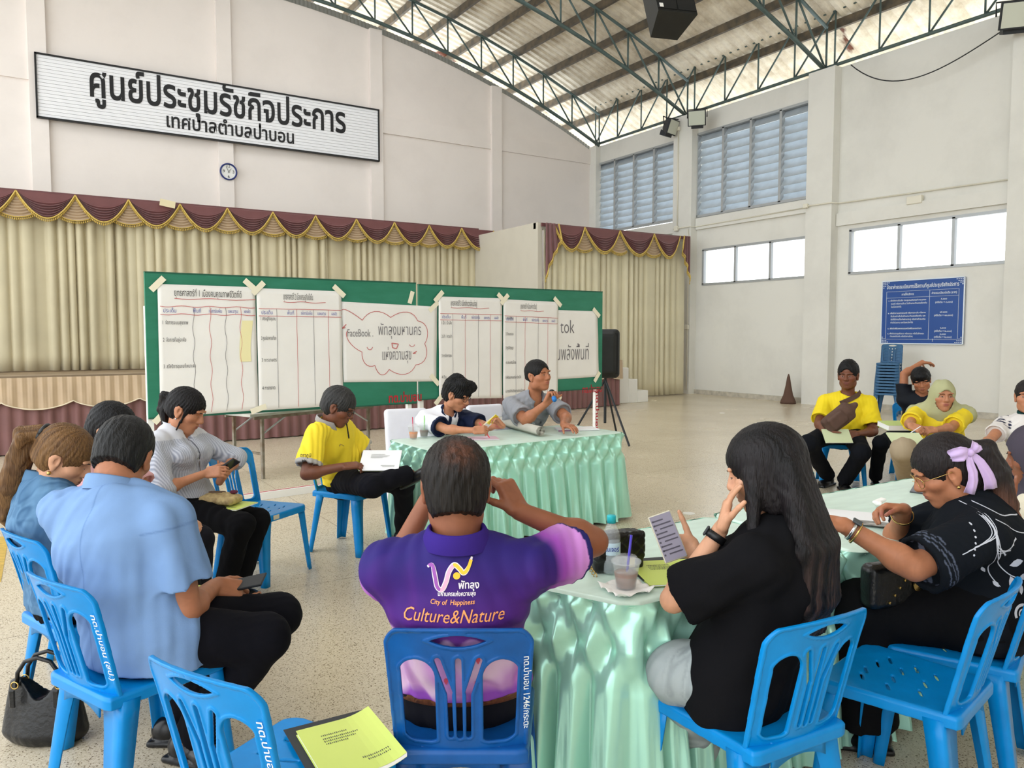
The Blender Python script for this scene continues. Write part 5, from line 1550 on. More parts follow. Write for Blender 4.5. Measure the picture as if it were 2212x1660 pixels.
def build_trousers(p, color, t=.010, ankle=.95, loose=1.0, h=.0085, seed=4, fold=.006, skirt=0.0, belly=0.0, mat=None):
    pr = []; s, g = p.s, p.g
    pr.append((ecap(p.hip - p.Z * .03 * s, p.hip + (p.waist - p.hip) * .55, p.X, ((.165 if g >= .95 else .172) * s * p.wide + t, .125 * s + t), (.15 * s * g * p.wide + t, .112 * s + t)), .03))
    for k in 'LR':
        f = (.5 + .5 * p.wide)
        pr.append((rcone(p.hipj[k] - p.Z * .005, p.K[k], .088 * s * f + t, .060 * s * f + t * loose), .05))
        q = p.K[k] + (p.A[k] - p.K[k]) * ankle; dr = unit(p.A[k] - p.K[k])
        pr.append((capcut(rcone(p.K[k], p.K[k] + (p.A[k] - p.K[k]) * 1.2, .060 * s * f + t * loose, .044 * s + t * 1.6 * loose), q, dr), .03))
    lo = np.min([q[0][1] for q in pr], 0) - .03; hi = np.max([q[0][2] for q in pr], 0) + .03
    lo[2] = max(lo[2], .012)
    F = Field.box(lo, hi, h)
    for q, k in pr: F.add(q, k)
    if fold: F.off(folds(fold, seed))
    for k in 'LR':
        q = p.K[k] + (p.A[k] - p.K[k]) * ankle; dr = unit(p.A[k] - p.K[k]); F.add(rcone(q - dr * .015, q + dr * .06, .036 * s + t, .045 * s + t), .002, sub=True)
    V, Q = F.mesh(); C = color(V, p) if callable(color) else np.tile(np.array(lin(color)), (len(V), 1))
    return mk('trousers', V, Q, mat or m_cloth, p.root, True, col=C)
def tail(pts, rs, n=8, k=.010, seed=1, end=.004):
    """a bundle of strands along pts with radii rs"""
    r = random.Random(seed); out = []; pts = [np.array(q) for q in pts]
    for i in range(n):
        a = 2 * math.pi * i / n + r.uniform(-.3, .3); rad = .62 if i % 3 else .25; tw = r.uniform(-.5, .5); sh = r.uniform(.75, 1.0); prev = None
        for j, (q, R) in enumerate(zip(pts, rs)):
            t = unit(pts[min(j + 1, len(pts) - 1)] - pts[max(j - 1, 0)]); u = unit(np.cross(t, (0.3, .2, 1))); v = np.cross(t, u); aa = a + tw * j * .4
            c = q + (u * math.cos(aa) + v * math.sin(aa)) * R * rad * (1 + .25 * r.uniform(-1, 1)); rr = R * .52 if j < len(pts) - 1 else end
            if j == len(pts) - 1: c = pts[-2] + (c - pts[-2]) * sh
            if prev is not None: out.append((rcone(prev[0], c, prev[1], rr), k))
            prev = (c, rr)
    return out
def hair_color(rgb, rgb2=None, f=(1, 1), streak=.35, seed=0, along=None):
    def fn(V, p):
        hl = (V - p.H) @ p.Rh / p.hs
        a = np.arctan2(hl[:, 0], -hl[:, 1] + .02); n = vnoise(a * 26 + hl[:, 2] * 6 * f[0], seed) * .6 + vnoise(a * 61 + hl[:, 2] * 9, seed + 1) * .4
        w = np.clip(.5 + .5 * n, 0, 1)[:, None] * streak
        c1, c2 = np.array(lin(rgb)), np.array(lin(rgb2 or tuple(min(255, int(v * 1.9 + 22)) for v in rgb)))
        return c1 * (1 - w) + c2 * w
    return fn
def build_hair(p, color, th=.010, front=.062, sides=1.0, nape=-.07, top=0.0, extra=None, h=.0045, rough=.0035, tuft=0.0, seed=2, name='hair', earcut=True, part=None):
    """scalp cap cut back from the face; extra = list of (prim, k) such as tails and falls"""
    R, hs = p.Rh, p.hs
    pr = [(ell(hp(p, (0, -.016, .034 + top * .4)), (np.array((.078, .098, .088)) + th + np.array((0, 0, top))) * hs, R), .01), (ell(hp(p, (0, -.045, -.02)), (np.array((.066, .06, .075)) + th) * hs, R), .02)]
    allp = pr + (extra or [])
    lo = np.min([q[0][1] for q in allp], 0) - .025; hi = np.max([q[0][2] for q in allp], 0) + .025
    F = Field.box(lo, hi, h)
    for q, k in pr: F.add(q, k)
    # face opening, ears, nape
    F.add(ell(hp(p, (0, .105, -.045)), np.array((.066 / sides, .085, .045 + front)) * hs, R), .008, sub=True)
    F.add(ell(hp(p, (0, .060, -.085)), np.array((.13, .085, .085)) * hs, R), .008, sub=True)
    if earcut:
        for sg in (-1, 1): F.add(ell(hp(p, (sg * .09, .004, -.018)), np.array((.03, .026, .043)) * hs, R), .006, sub=True)
    c = hp(p, (0, 0, nape)); u = R[:, 2]; fwd = R[:, 1]; nn = unit(-u - fwd * .35)
    F.cut(lambda X, Y, Z: (X - c[0]) * nn[0] + (Y - c[1]) * nn[1] + (Z - c[2]) * nn[2])
    for q, k in (extra or []): F.add(q, k)
    rr = random.Random(seed); H0 = p.H
    def st(X, Y, Z):
        x = ((X - H0[0]) * R[0, 0] + (Y - H0[1]) * R[1, 0] + (Z - H0[2]) * R[2, 0]) / hs; y = ((X - H0[0]) * R[0, 1] + (Y - H0[1]) * R[1, 1] + (Z - H0[2]) * R[2, 1]) / hs
        z = ((X - H0[0]) * R[0, 2] + (Y - H0[1]) * R[1, 2] + (Z - H0[2]) * R[2, 2]) / hs
        a = np.arctan2(x, -y + .03)
        return rough * (np.sin(a * 34 + 3 * np.sin(z * 40 + seed)) * .6 + np.sin(a * 71 + 2 * np.sin(z * 55) + seed) * .5) + tuft * np.sin(x * 120 + 2 * np.sin(y * 90)) * np.sin(y * 130 + seed)
    if rough or tuft: F.off(st)
    V, Q = F.mesh(); V = relax(V, Q, 1, .4); C = color(V, p) if callable(color) else np.tile(np.array(lin(color)), (len(V), 1))
    return mk(name, V, Q, m_hair, p.root, True, col=np.clip(C, 0, 1))
def glasses(p, mat, r=(.021, .016), rim=.0016):
    b = B()
    for sg in (-1, 1):
        b.tube([hp(p, (sg * .031 + r[0] * math.cos(a), .101 - .012 * abs(math.cos(a)) * (1 if math.cos(a) * sg > 0 else .2), .002 + r[1] * math.sin(a))) for a in np.linspace(0, 2 * math.pi, 20, endpoint=False)], rim * p.hs, 6, closed=True)
        b.tube([hp(p, (sg * .052, .093, .008)), hp(p, (sg * .076, .05, .010)), hp(p, (sg * .083, .0, .010)), hp(p, (sg * .08, -.014, -.004))], rim * p.hs, 6)
    b.tube([hp(p, (-.010, .106, .006)), hp(p, (0, .109, .009)), hp(p, (.010, .106, .006))], rim * p.hs, 6)
    return b.out('eyeglasses', mat, p.root, True)
def watch(p, k, mat, face, f=.93, name='wristwatch', w=.012, r=1.12, dial=True):
    E, W = p.E[k], p.W[k]; c = E + (W - E) * f; d = unit(W - E); a, b, cc, dd = arm_r(p, k); rr = (cc + (dd - cc) * f) * r
    h = p.hand[k]; n = unit(h['n'] - d * (h['n'] @ d)); t = np.cross(d, n); Bd = B()
    n2 = 24; secs = []
    for i in range(n2):
        an = 2 * math.pi * i / n2; e = n * math.cos(an) + t * math.sin(an); secs.append([c + e * rr - d * w, c + e * (rr + .0035) - d * w, c + e * (rr + .0035) + d * w, c + e * rr + d * w])
    secs.append(secs[0]); Bd.loft(secs, cap=False)
    o = Bd.out(name, mat, p.root, True)
    if dial: B().box(c - n * (rr + .004), (.034, .03, .008), np.stack([d, t, n], 1), bev=.003).out('dial', face, o)
    return o
def decal(p, name, body, o, ex, ey, mat, width=None, size=.1, bold=0.0, off=.0025, align='C', nrm=None, shear=0.0, VF=None, parent=None):
    """lettering or shapes laid onto the shirt surface"""
    if VF is None:
        V, F = text_mesh(body, 1.0, bold, 2); lo, hi = V.min(0), V.max(0)
        sx = (width / (hi[0] - lo[0])) if width else size; x = (V[:, 0] - (lo[0] + hi[0]) / 2 * (align == 'C') - lo[0] * (align == 'L')) * sx; y = V[:, 1] * size; x = x + shear * y
    else: (x, y), F = VF
    ex, ey = unit(ex), unit(ey); nn = unit(nrm if nrm is not None else np.cross(ex, ey)); o = np.array(o, float)
    miss = set()
    me_v = [o + ex * a + ey * b for a, b in zip(x, y)]
    import bmesh
    bm = bmesh.new(); vs = [bm.verts.new(v) for v in me_v]
    for f in F:
        try: bm.faces.new([vs[i] for i in f])
        except ValueError: pass
    for _ in range(4):
        es = [e for e in bm.edges if e.calc_length() > .013]
        if not es: break
        bmesh.ops.subdivide_edges(bm, edges=es, cuts=1)
    bmesh.ops.triangulate(bm, faces=bm.faces[:])
    bm.verts.index_update(); W = []
    for v in bm.verts:
        q = np.array(v.co); hit = p.bvh.ray_cast(Vector(q + nn * .35), Vector(-nn), .7)
        if hit[0] is None: miss.add(v.index)
        W.append(np.array(hit[0]) + nn * off if hit[0] is not None else q)
    F2 = [tuple(v.index for v in f.verts) for f in bm.faces]; bm.free()
    F2 = [f for f in F2 if not any(i in miss for i in f) and max(np.linalg.norm(W[f[0]] - W[f[1]]), np.linalg.norm(W[f[1]] - W[f[2]])) < .06]
    if not F2: return None
    return mk(name, np.array(W), F2, mat, parent or p.shirt)
def poly_fill(polys):
    """2d outlines -> vertices and faces"""
    V, F = [], []
    for pl in polys:
        n = len(V); V += list(pl); F.append(tuple(range(n, n + len(pl))))
    V = np.array(V); return (V[:, 0], V[:, 1]), F
def stroke(pts, w):
    """2d polyline to a ribbon outline"""
    P = np.array(pts, float); T = np.gradient(P, axis=0); T /= np.linalg.norm(T, axis=1)[:, None] + 1e-9; Nn = np.stack([-T[:, 1], T[:, 0]], 1)
    w = np.broadcast_to(np.asarray(w, float), (len(P),))[:, None]
    A, Bq = P + Nn * w / 2, P - Nn * w / 2; V = np.concatenate([A, Bq]); n = len(P)
    return (V[:, 0], V[:, 1]), [(i, i + 1, n + i + 1, n + i) for i in range(n - 1)]
def merge(*vf):
    xs, ys, F, n = [], [], [], 0
    for (x, y), f in vf:
        xs.append(x); ys.append(y); F += [tuple(i + n for i in q) for q in f]; n += len(x)
    return (np.concatenate(xs), np.concatenate(ys)), F
def curve2(pts, n=30):
    P = np.array(pts, float); t = np.linspace(0, 1, len(P)); tt = np.linspace(0, 1, n)
    # Catmull-like via polynomial interpolation on local cubic
    out = []
    for s_ in tt:
        k = min(int(s_ * (len(P) - 1)), len(P) - 2); u = s_ * (len(P) - 1) - k
        p0, p1, p2, p3 = P[max(k - 1, 0)], P[k], P[k + 1], P[min(k + 2, len(P) - 1)]
        out.append(.5 * ((2 * p1) + (-p0 + p2) * u + (2 * p0 - 5 * p1 + 4 * p2 - p3) * u * u + (-p0 + 3 * p1 - 3 * p2 + p3) * u ** 3))
    return np.array(out)
# ------------------------------------------------------------------ the people in the room
U3 = np.array((0, 0, 1.0)); FWD = FH; LFT = -RT
SK = dict(tan=(176, 116, 84), brown=(142, 88, 62), deep=(120, 74, 54), light=(204, 152, 120), mid=(188, 130, 98))
def fl(p): return (p[0], p[1], 0)
NAVY = np.array(lin((30, 36, 66)))
def c_(rgb): return np.array(lin(rgb))
def mixc(a, b, w): w = np.clip(w, 0, 1)[:, None]; return a * (1 - w) + b * w
def arm_t(V, p, k):
    d, t = segd(V, p.S[k], p.E[k]); return d, t
def sleeve_edge(V, p, C, rgb, t0, t1=9, rad=.10):
    for k in 'LR':
        d, t = segd(V, p.S[k], p.E[k]); m = ((t > t0) & (t < t1) & (d < rad * p.s * 1.2)).astype(float); C = mixc(C, c_(rgb), m)
    return C

# --- the man in the purple shirt, from behind
hip = np.array((1.10, 2.02, .555))
P8 = make_pose(hip, -31, (3, 8), s=1.05, hs=1.10, g=1.0, wide=1.08, head=(6, 4, 0), headpos=atD(985, 1052, 2.16), shrug=.0, ndrop=.01,
    R=dict(w=atD(1122, 1105, 2.30), hint=RT * .85 - U3 * .55 + FWD * .05, d=LFT * .45 + U3 * .8 + FWD * .25, n=LFT * .7 + FWD * .5 - U3 * .1, curl=((35, 45, 20), (40, 50, 25), (50, 55, 25), (55, 60, 30)), thumb=(45, 20)),
    L=dict(w=atD(925, 1078, 2.46), hint=LFT * .35 - U3 * .75 + FWD * .5, d=RT * .3 + U3 * .8, n=RT))
build_body(P8, 'person', 'man in a purple lettered shirt seen from behind, both hands raised to his face', fl(hip), SK['brown'], hf=.0036)
def c8(V, p):
    z = V[:, 2]; x = (V - p.hip) @ p.X; n = hash3(V, 9, 2)
    C = mixc(c_((88, 40, 128)), c_((44, 32, 108)), (z - .80 + .03 * n) / .20)
    C = mixc(C, c_((136, 70, 158)), (.80 - z + .03 * n) / .10)
    C = mixc(C, mixc(c_((232, 200, 226)), c_((196, 120, 208)), .5 + .8 * hash3(V, 7, 6)), (.735 - z + .03 * n + .04 * np.abs(np.sin(x * 40))) / .02)
    C = mixc(C, c_((150, 80, 190)), (.60 - z + .02 * n) / .03)
    for k in 'LR':
        d, t = segd(V, p.S[k], p.E[k]); m = (d < .12) * np.clip((t - .12) / .12, 0, 1)
        C = mixc(C, mixc(c_((150, 74, 172)), c_((204, 140, 214)), (t - .25) / .25), m * (t > .0)); C = mixc(C, c_((36, 34, 96)), (d < .13) * (t > .545))
    return C
build_shirt(P8, c8, 'polo_shirt', t=.017, sleeve=.60, flare=.022, hem=.555, h=.0055, fold=.007, seed=3, belly=.012, collar=((56, 38, 124), 'polo'), mat=m_knit)
build_trousers(P8, (26, 26, 32), h=.009)
build_shoes(P8)
def hc8(V, p):
    hl = (V - p.H) @ p.Rh / p.hs; C = hair_color((18, 16, 15), (60, 54, 50), streak=.35, seed=4)(V, p)
    m = np.exp(-((hl[:, 0] - .008) / .034) ** 2 - ((hl[:, 2] - .085) / .034) ** 2 - ((hl[:, 1] + .075) / .04) ** 2)
    return mixc(C, c_((120, 76, 58)), m * (.55 + .5 * hash3(V, 90, 5)))
build_hair(P8, hc8, th=.009, front=.05, nape=-.088, rough=.0022, tuft=.0014, h=.0036)
# belt
b = B(); cb = P8.hip + U3 * .005; Pg = []
for i in range(37):
    a = math.pi * (1.0 + i / 36.0); e = P8.X * math.cos(a) * .208 + P8.Y * math.sin(a) * .150
    Pg.append([cb + e - U3 * .022, cb + e * 1.03 - U3 * .022, cb + e * 1.03 + U3 * .018, cb + e + U3 * .018])
b.loft(Pg, cap=True); b.out('belt', M('tooled_leather', (120, 70, 40), .5, var=.5, vs=60, bump=.5, bs=90), P8.root, True)
nrm = -P8.Y
def on8(u, z): return P8.hip + P8.X * u + U3 * (z - P8.hip[2])
m_w8 = M('print_white', (240, 230, 240), .6); m_o8 = M('print_orange', (244, 160, 96), .6); m_y8 = M('print_yellow', (246, 196, 60), .6); m_p8 = M('print_pink', (240, 170, 200), .6); m_v8 = M('print_violet', (150, 80, 170), .6); m_b8 = M('print_black', (26, 22, 34), .6)
EX8, EY8 = P8.X, U3
decal(P8, 'lettering', 'Culture&Nature', on8(-.012, .838), EX8, EY8, m_o8, width=.272, size=.053, nrm=nrm, shear=.25)
decal(P8, 'lettering', 'City of  Happiness', on8(-.012, .888), EX8, EY8, m_o8, width=.118, size=.019, nrm=nrm, shear=.15, bold=.01)
decal(P8, 'lettering', 'มหานครแห่งความสุข', on8(.0, .911), EX8, EY8, m_w8, width=.10, size=.016, nrm=nrm, bold=.02)
decal(P8, 'lettering', 'พัทลุง', on8(.032, .930), EX8, EY8, m_w8, width=.055, size=.028, nrm=nrm, bold=.02, off=.0025)
cu = .78 * curve2([(-.062, .078), (-.045, .085), (-.035, .045), (-.028, .012), (-.012, .003), (.002, .03), (.012, .065), (.03, .088), (.048, .075), (.062, .06), (.078, .078), (.09, .112)], 70)
decal(P8, 'emblem', None, on8(-.03, .925), EX8, EY8, m_w8, nrm=nrm, VF=stroke(cu, np.concatenate([np.linspace(.005, .014, 12), np.full(46, .014), np.linspace(.014, .005, 12)])), off=.002)
for i0, i1, mm in ((2, 24, m_v8), (23, 44, m_p8), (43, 68, m_y8)):
    decal(P8, 'emblem', None, on8(-.03, .925), EX8, EY8, mm, nrm=nrm, VF=stroke(cu[i0:i1], .009), off=.0032)
decal(P8, 'emblem', None, on8(.000, .965), EX8, EY8, m_y8, nrm=nrm, VF=poly_fill([[(.0095 * math.cos(a), .0095 * math.sin(a)) for a in np.linspace(0, 2 * math.pi, 20, endpoint=False)]]), off=.003)
for u, z in ((-.02, .705), (.03, .70), (.055, .708), (-.035, .64), (.05, .63), (.02, .655), (.07, .68)):
    decal(P8, 'map_pin', None, on8(u, z), EX8, EY8, M('print_red', (226, 84, 110), .6), nrm=nrm, VF=poly_fill([[(0, -.012), (.006, 0), (.005, .008), (0, .011), (-.005, .008), (-.006, 0)]]))

# --- the man in the pale blue shirt, from behind, leaning forward
hip = np.array((.33, 2.93, .56))
kR = atD(572, 1378, 2.80)
P3 = make_pose(hip, -58, (10, 20), s=1.10, hs=1.10, wide=1.16, head=(26, 22, 8), headpos=atD(268, 985, 2.78), twist=10,
    R=dict(w=atD(462, 1268, 2.92), hint=atD(432, 1262, 2.7) - atD(405, 1090, 2.72), n=LFT + U3 * -.3, curl=(40, 55, 35), d=RT * .8 - U3 * .25 + FWD * .4),
    L=dict(w=atD(385, 1290, 3.12), hint=LFT - U3, n=-U3, d=RT * .8 + FWD * .2),
    legs=dict(R=dict(k=kR, a=atZ(408, 1600, .085), t=RT * .8 - FWD * .3), L=dict(k=kR + FWD * .22 + LFT * .02, a=atZ(378, 1560, .085), t=RT)))
build_body(P3, 'person', 'man in a pale blue shirt seen from behind, leaning over papers on his lap', fl(hip), SK['tan'], hf=.0036)
def c3(V, p):
    n = hash3(V, 14, 3); C = np.tile(c_((122, 154, 198)), (len(V), 1)) * (1 + .03 * n[:, None])
    x = (V - p.chest) @ p.sx; b = ((V - p.chest) @ p.cy) < 0
    C = mixc(C, c_((94, 124, 170)), b * np.exp(-((x - .0) / .0028) ** 2) * .7)
    for k in 'LR':
        d, t = segd(V, p.S[k], p.E[k]); C = mixc(C, c_((94, 124, 170)), np.exp(-((t - .06) / .012) ** 2) * (d < .12) * .7)
    return C
build_shirt(P3, c3, 'shirt', t=.022, sleeve=.70, flare=.022, hem=.47, h=.0058, fold=.0085, seed=8, ffreq=.75, collar=((122, 154, 198), 'polo'))
build_trousers(P3, (18, 18, 24), h=.009, t=.012)
build_shoes(P3)
build_hair(P3, hair_color((14, 14, 15), (62, 62, 62), streak=.4, seed=7), th=.009, front=.05, nape=-.075, rough=.002, tuft=.0013, h=.0036)

# --- the woman in the denim jacket
hip = np.array((.13, 3.60, .555))
P1 = make_pose(hip, -70, (6, 12), s=.98, hs=1.06, g=.9, head=(30, -42, 0), headpos=atD(140, 990, 3.20),
    legs=dict(R=dict(k=np.array((.55, 3.55, .5))), L=dict(k=np.array((.58, 3.78, .5)))))
P1.eye = .5
build_body(P1, 'person', 'woman in a denim jacket with a long brown ponytail, head bowed', fl(hip), SK['light'])
def c1(V, p):
    n = hash3(V, 16, 3) * .6 + hash3(V, 45, 8) * .4; C = mixc(c_((58, 92, 128)), c_((104, 142, 176)), .5 + .6 * n)
    for k in 'LR':
        d, t = segd(V, p.S[k], p.E[k]); C = mixc(C, c_((134, 166, 196)), np.exp(-((t - .05) / .02) ** 2) * (d < .1) * .8)
    return C
build_shirt(P1, c1, 'denim_jacket', t=.022, long=True, sleeve=.9, flare=.012, hem=.50, fold=.007, seed=12, bust=.02, collar=((88, 124, 158), 'polo'))
build_trousers(P1, (20, 20, 24))
kt = hp(P1, (0, -.115, .05))
pts = [kt, kt - P1.Y * .02 + LFT * .05 - U3 * .01, kt + LFT * .095 - U3 * .10, kt + LFT * .14 - U3 * .23, kt + LFT * .165 - U3 * .35, kt + LFT * .15 - U3 * .40]
ex = tail(pts, (.030, .038, .046, .044, .032, .012), 11, .008, 3)
build_hair(P1, hair_color((70, 46, 30), (150, 112, 68), streak=.75, seed=3, f=(.3, 1)), th=.012, front=.045, nape=-.075, extra=ex, rough=.0024, sides=1.1)
B().tube([kt + hp(P1, (.034 * math.cos(a), 0, .034 * math.sin(a))) - P1.H for a in np.linspace(0, 6.28, 16)], .009, 8).out('hair_tie', m_flb, P1.root, True)
B().lathe([(0, -.009), (.007, -.006), (.009, 0), (.007, .006), (0, .009)], hp(P1, (.083, -.002, -.052)), 12).out('earring', m_goldw, P1.root, True)

# --- dark haired woman in pink behind the pale blue shirt
hip = np.array((.36, 4.36, .55))
P2 = make_pose(hip, -125, (8, 16), s=.97, hs=1.08, g=.9, head=(30, 0, 0), headpos=atD(242, 930, 3.95))
build_body(P2, 'person', 'dark-haired woman in pink, nearly hidden behind the pale blue shirt', fl(hip), SK['light'], hf=.006)
build_shirt(P2, (226, 176, 180), 'blouse', hem=.5, bust=.02, h=.009)
build_trousers(P2, (28, 28, 34), h=.012)
build_hair(P2, hair_color((14, 13, 15), streak=.15), th=.014, front=.04, nape=-.11, h=.006, earcut=False)

# --- the woman in the striped grey blouse with a phone
hip = np.array((.83, 5.02, .555))
P4 = make_pose(hip, -138, (3, 8), s=1.0, hs=1.10, g=.9, head=(24, 12, -4), headpos=atD(402, 888, 4.72),
    R=dict(w=atD(446, 1022, 4.58), hint=atD(345, 1050, 4.55) - atD(370, 960, 4.7), d=RT * .9 + U3 * .1 - FWD * .05, n=-U3 * .4 + FWD * .8, curl=(30, 40, 25), thumb=(30, 20)),
    L=dict(w=atD(474, 1042, 4.72), hint=RT - U3 * .6, d=RT * .5 + U3 * .7 - FWD * .2, n=LFT * .6 - FWD * .4 + U3 * .2, curl=((25, 35, 20), (35, 45, 30), (45, 50, 30), (50, 55, 30)), thumb=(50, 20)),
    legs=dict(R=dict(k=atD(520, 1135, 4.52), a=atZ(484, 1272, .09), t=RT * .7 - FWD * .5), L=dict(k=atD(556, 1126, 4.80), a=atZ(515, 1262, .09), t=RT * .8 - FWD * .4)))
P4.eye = .35
build_body(P4, 'person', 'woman in a striped grey blouse with a black ponytail, looking down at her phone', fl(hip), SK['mid'], lips=(150, 80, 74))
def c4(V, p):
    x = (V - p.chest) @ p.sx; s_ = .5 + .5 * np.sin(x * 2 * math.pi / .012); C = mixc(c_((150, 156, 172)), c_((206, 210, 220)), s_)
    C = mixc(C, c_((206, 208, 216)), (V[:, 2] > p.N[2] - .03) * 1.0)
    f = ((V - p.chest) @ p.cy) > 0.04; C = mixc(C, c_((90, 92, 104)), f * (np.abs(x) < .004) * (V[:, 2] > p.chest[2] - .02))
    return C
build_shirt(P4, c4, 'blouse', t=.020, long=True, sleeve=.18, flare=.022, hem=.49, fold=.008, seed=5, bust=.022, collar=((200, 204, 214), 'band'), vneck=.06)
build_trousers(P4, (16, 16, 19), skirt=1)
build_shoes(P4)
kt = hp(P4, (0, -.112, .03)); LB = -P4.Rh[:, 1]
pts = [kt, kt + LB * .03 - U3 * .0, kt + LB * .045 - U3 * .09, kt + LB * .035 - U3 * .17, kt + LB * .03 - U3 * .21]
ex = tail(pts, (.026, .034, .036, .028, .008), 9, .008, 5)
for sg in (-1, 1): ex.append((rcone(hp(P4, (sg * .072, .035, .03)), hp(P4, (sg * .074, .022, -.10)), .010, .005), .01))
build_hair(P4, hair_color((14, 13, 15), (52, 46, 46), streak=.3), th=.010, front=.052, nape=-.07, extra=ex, sides=1.05)
B().lathe([(0, -.006), (.005, -.003), (.006, 0), (.005, .003), (0, .006)], hp(P4, (.083, .0, -.045)), 10).out('earring', m_silver, P4.root, True)
bq = P4.chest + P4.cy * .155 + P4.t2 * -.02; b = B()
for k in range(7): b.box(bq + P4.sx * .012 * math.cos(k) + P4.t2 * .02 * math.sin(k * 1.7), (.012, .008, .012))
b.tube([bq, bq + P4.sx * -.01 - U3 * .10, bq - P4.sx * .015 - U3 * .17], .003, 5); b.out('brooch', m_silver, P4.root)

# --- the man in the yellow polo reading a booklet
hip = np.array((2.02, 5.50, .555))
P5 = make_pose(hip, -140, (4, 14), s=1.02, hs=1.10, wide=1.04, head=(26, 8, -3), headpos=atD(732, 880, 5.42),
    R=dict(w=atD(742, 1008, 5.20), hint=atD(655, 1040, 5.2) - atD(690, 930, 5.35), d=RT * .9 + FWD * .2 + U3 * .05, n=FWD * .3 - U3 * .9, curl=(25, 45, 30), thumb=(35, 20)),
    L=dict(w=atD(792, 985, 5.55), hint=RT * .6 - U3 * .7, d=RT * .8 - U3 * .1 - FWD * .3, n=-U3 - FWD * .4, curl=(25, 45, 30)),
    legs=dict(R=dict(k=atD(800, 1052, 5.10), a=atD(888, 1022, 5.32), t=RT * .6 + U3 * .35 - FWD * .3), L=dict(k=atD(872, 1048, 5.50), a=atZ(872, 1150, .09), t=RT * .8 - FWD * .4)))
P5.eye = .35
build_body(P5, 'person', 'man in a yellow polo and dark glasses reading a booklet with crossed legs', fl(hip), SK['deep'], lips=(120, 66, 60))
def c5_(V, p):
    C = np.tile(c_((250, 222, 58)), (len(V), 1)); C = sleeve_edge(V, p, C, (176, 172, 168), .70); 
    x = (V - p.chest) @ p.sx; f = ((V - p.chest) @ p.cy) > .03; C = mixc(C, c_((24, 24, 26)), f * (np.abs(x) < .010) * (V[:, 2] > p.chest[2] + .02)); return C
build_shirt(P5, c5_, 'polo_shirt', t=.018, sleeve=.78, flare=.022, hem=.50, fold=.008, seed=15, belly=.015, collar=((164, 160, 158), 'polo'), mat=m_knit)
build_trousers(P5, (20, 20, 26)); build_shoes(P5)
build_hair(P5, hair_color((22, 22, 22), (96, 94, 92), streak=.55, seed=9), th=.014, front=.036, nape=-.08, rough=.003)
glasses(P5, m_frame, (.022, .015), .002)
n5 = P5.cy
decal(P5, 'lettering', 'ตราภูมิ', P5.S['R'] + (P5.E['R'] - P5.S['R']) * .52 + P5.sx * .05, unit(P5.Y * .9 - P5.sx * .3), U3, m_b8, width=.075, size=.03, nrm=P5.sx * .8 + P5.Y * .3, bold=.01)
decal(P5, 'lettering', '๒๒', P5.S['R'] + (P5.E['R'] - P5.S['R']) * .66 + P5.sx * .05, unit(P5.Y * .9 - P5.sx * .3), U3, m_b8, width=.03, size=.035, nrm=P5.sx * .8 + P5.Y * .3, bold=.02)
decal(P5, 'emblem', None, P5.chest + P5.sx * .075 + P5.t2 * .01, -P5.sx, P5.t2, m_goldw, nrm=n5, VF=stroke([(-.02, -.01), (0, .01), (.02, -.01)], .006))

# --- the woman in the white and navy polo at the table
hip = np.array((2.98, 6.10, .56))
P6 = make_pose(hip, -178, (10, 20), s=1.02, hs=1.12, g=.92, wide=1.05, head=(26, 28, 0), headpos=atD(988, 852, 6.45), ndrop=.05,
    R=dict(w=atD(1032, 932, 6.12), hint=atD(962, 940, 6.15) - atD(950, 890, 6.4), d=RT * .9 + U3 * .05, n=-U3 * .5 - FWD * -.6, curl=(40, 50, 30), thumb=(30, 30)),
    L=dict(w=atD(1092, 922, 6.25), hint=RT - U3, d=LFT * .5 + U3 * .6 - FWD * .2, n=LFT * .6 - U3 * .2 - FWD * .3, curl=(40, 50, 30), thumb=(40, 30)))
P6.eye = .4
build_body(P6, 'person', 'woman in a white and navy polo with short black hair, writing at the table', fl(hip), SK['mid'], lips=(170, 84, 78))
def c6(V, p):
    x = (V - p.chest) @ p.sx; f = ((V - p.chest) @ p.cy) > -.02
    C = np.tile(c_((232, 232, 238)), (len(V), 1)); C = mixc(C, c_((24, 34, 62)), (x < -.085) & f); C = mixc(C, c_((24, 34, 62)), f * (np.abs(x + .0) < .016) * (((V - p.chest) @ p.cy) > .05))
    d, t = segd(V, p.S['R'], p.E['R']); C = mixc(C, c_((24, 34, 62)), (t > .64) * (d < .13)); return C
build_shirt(P6, c6, 'polo_shirt', t=.022, sleeve=.74, flare=.022, hem=.52, fold=.007, seed=21, bust=.016, collar=((24, 34, 62), 'polo'), mat=m_knit)
build_trousers(P6, (26, 28, 40), h=.012)
ex = [(ell(hp(P6, (x, y, z)), np.array((.05, .05, .045)) * P6.hs, P6.Rh), .02) for x, y, z in ((-.05, .05, .085), (.04, .03, .10), (0, -.05, .10), (.05, -.05, .06))]
build_hair(P6, hair_color((12, 12, 14), (50, 48, 48), streak=.25), th=.016, front=.03, nape=-.085, extra=ex, rough=.005, tuft=.002)
glasses(P6, m_frame, (.022, .014), .0018)
decal(P6, 'pin', None, P6.chest - P6.sx * .085 + P6.t2 * .085, -P6.sx, P6.t2, M('pin_red', (222, 62, 40), .5), nrm=P6.cy, VF=poly_fill([[(-.03, -.005), (-.005, .02), (.03, .005), (.005, -.03)]]))
decal(P6, 'emblem', None, P6.chest + P6.sx * -.045 + P6.t2 * -.01, -P6.sx, P6.t2, m_b8, nrm=P6.cy, VF=stroke([(-.02, 0), (-.005, .008), (.005, -.008), (.02, .004)], .006))
bb = B()
for k in range(4): bb.lathe([(0, 0), (.006, .0), (.006, .003), (0, .003)], P6.chest + P6.cy * (.142) + P6.t2 * (.06 - .035 * k), 8, frame(P6.sx, P6.cy))
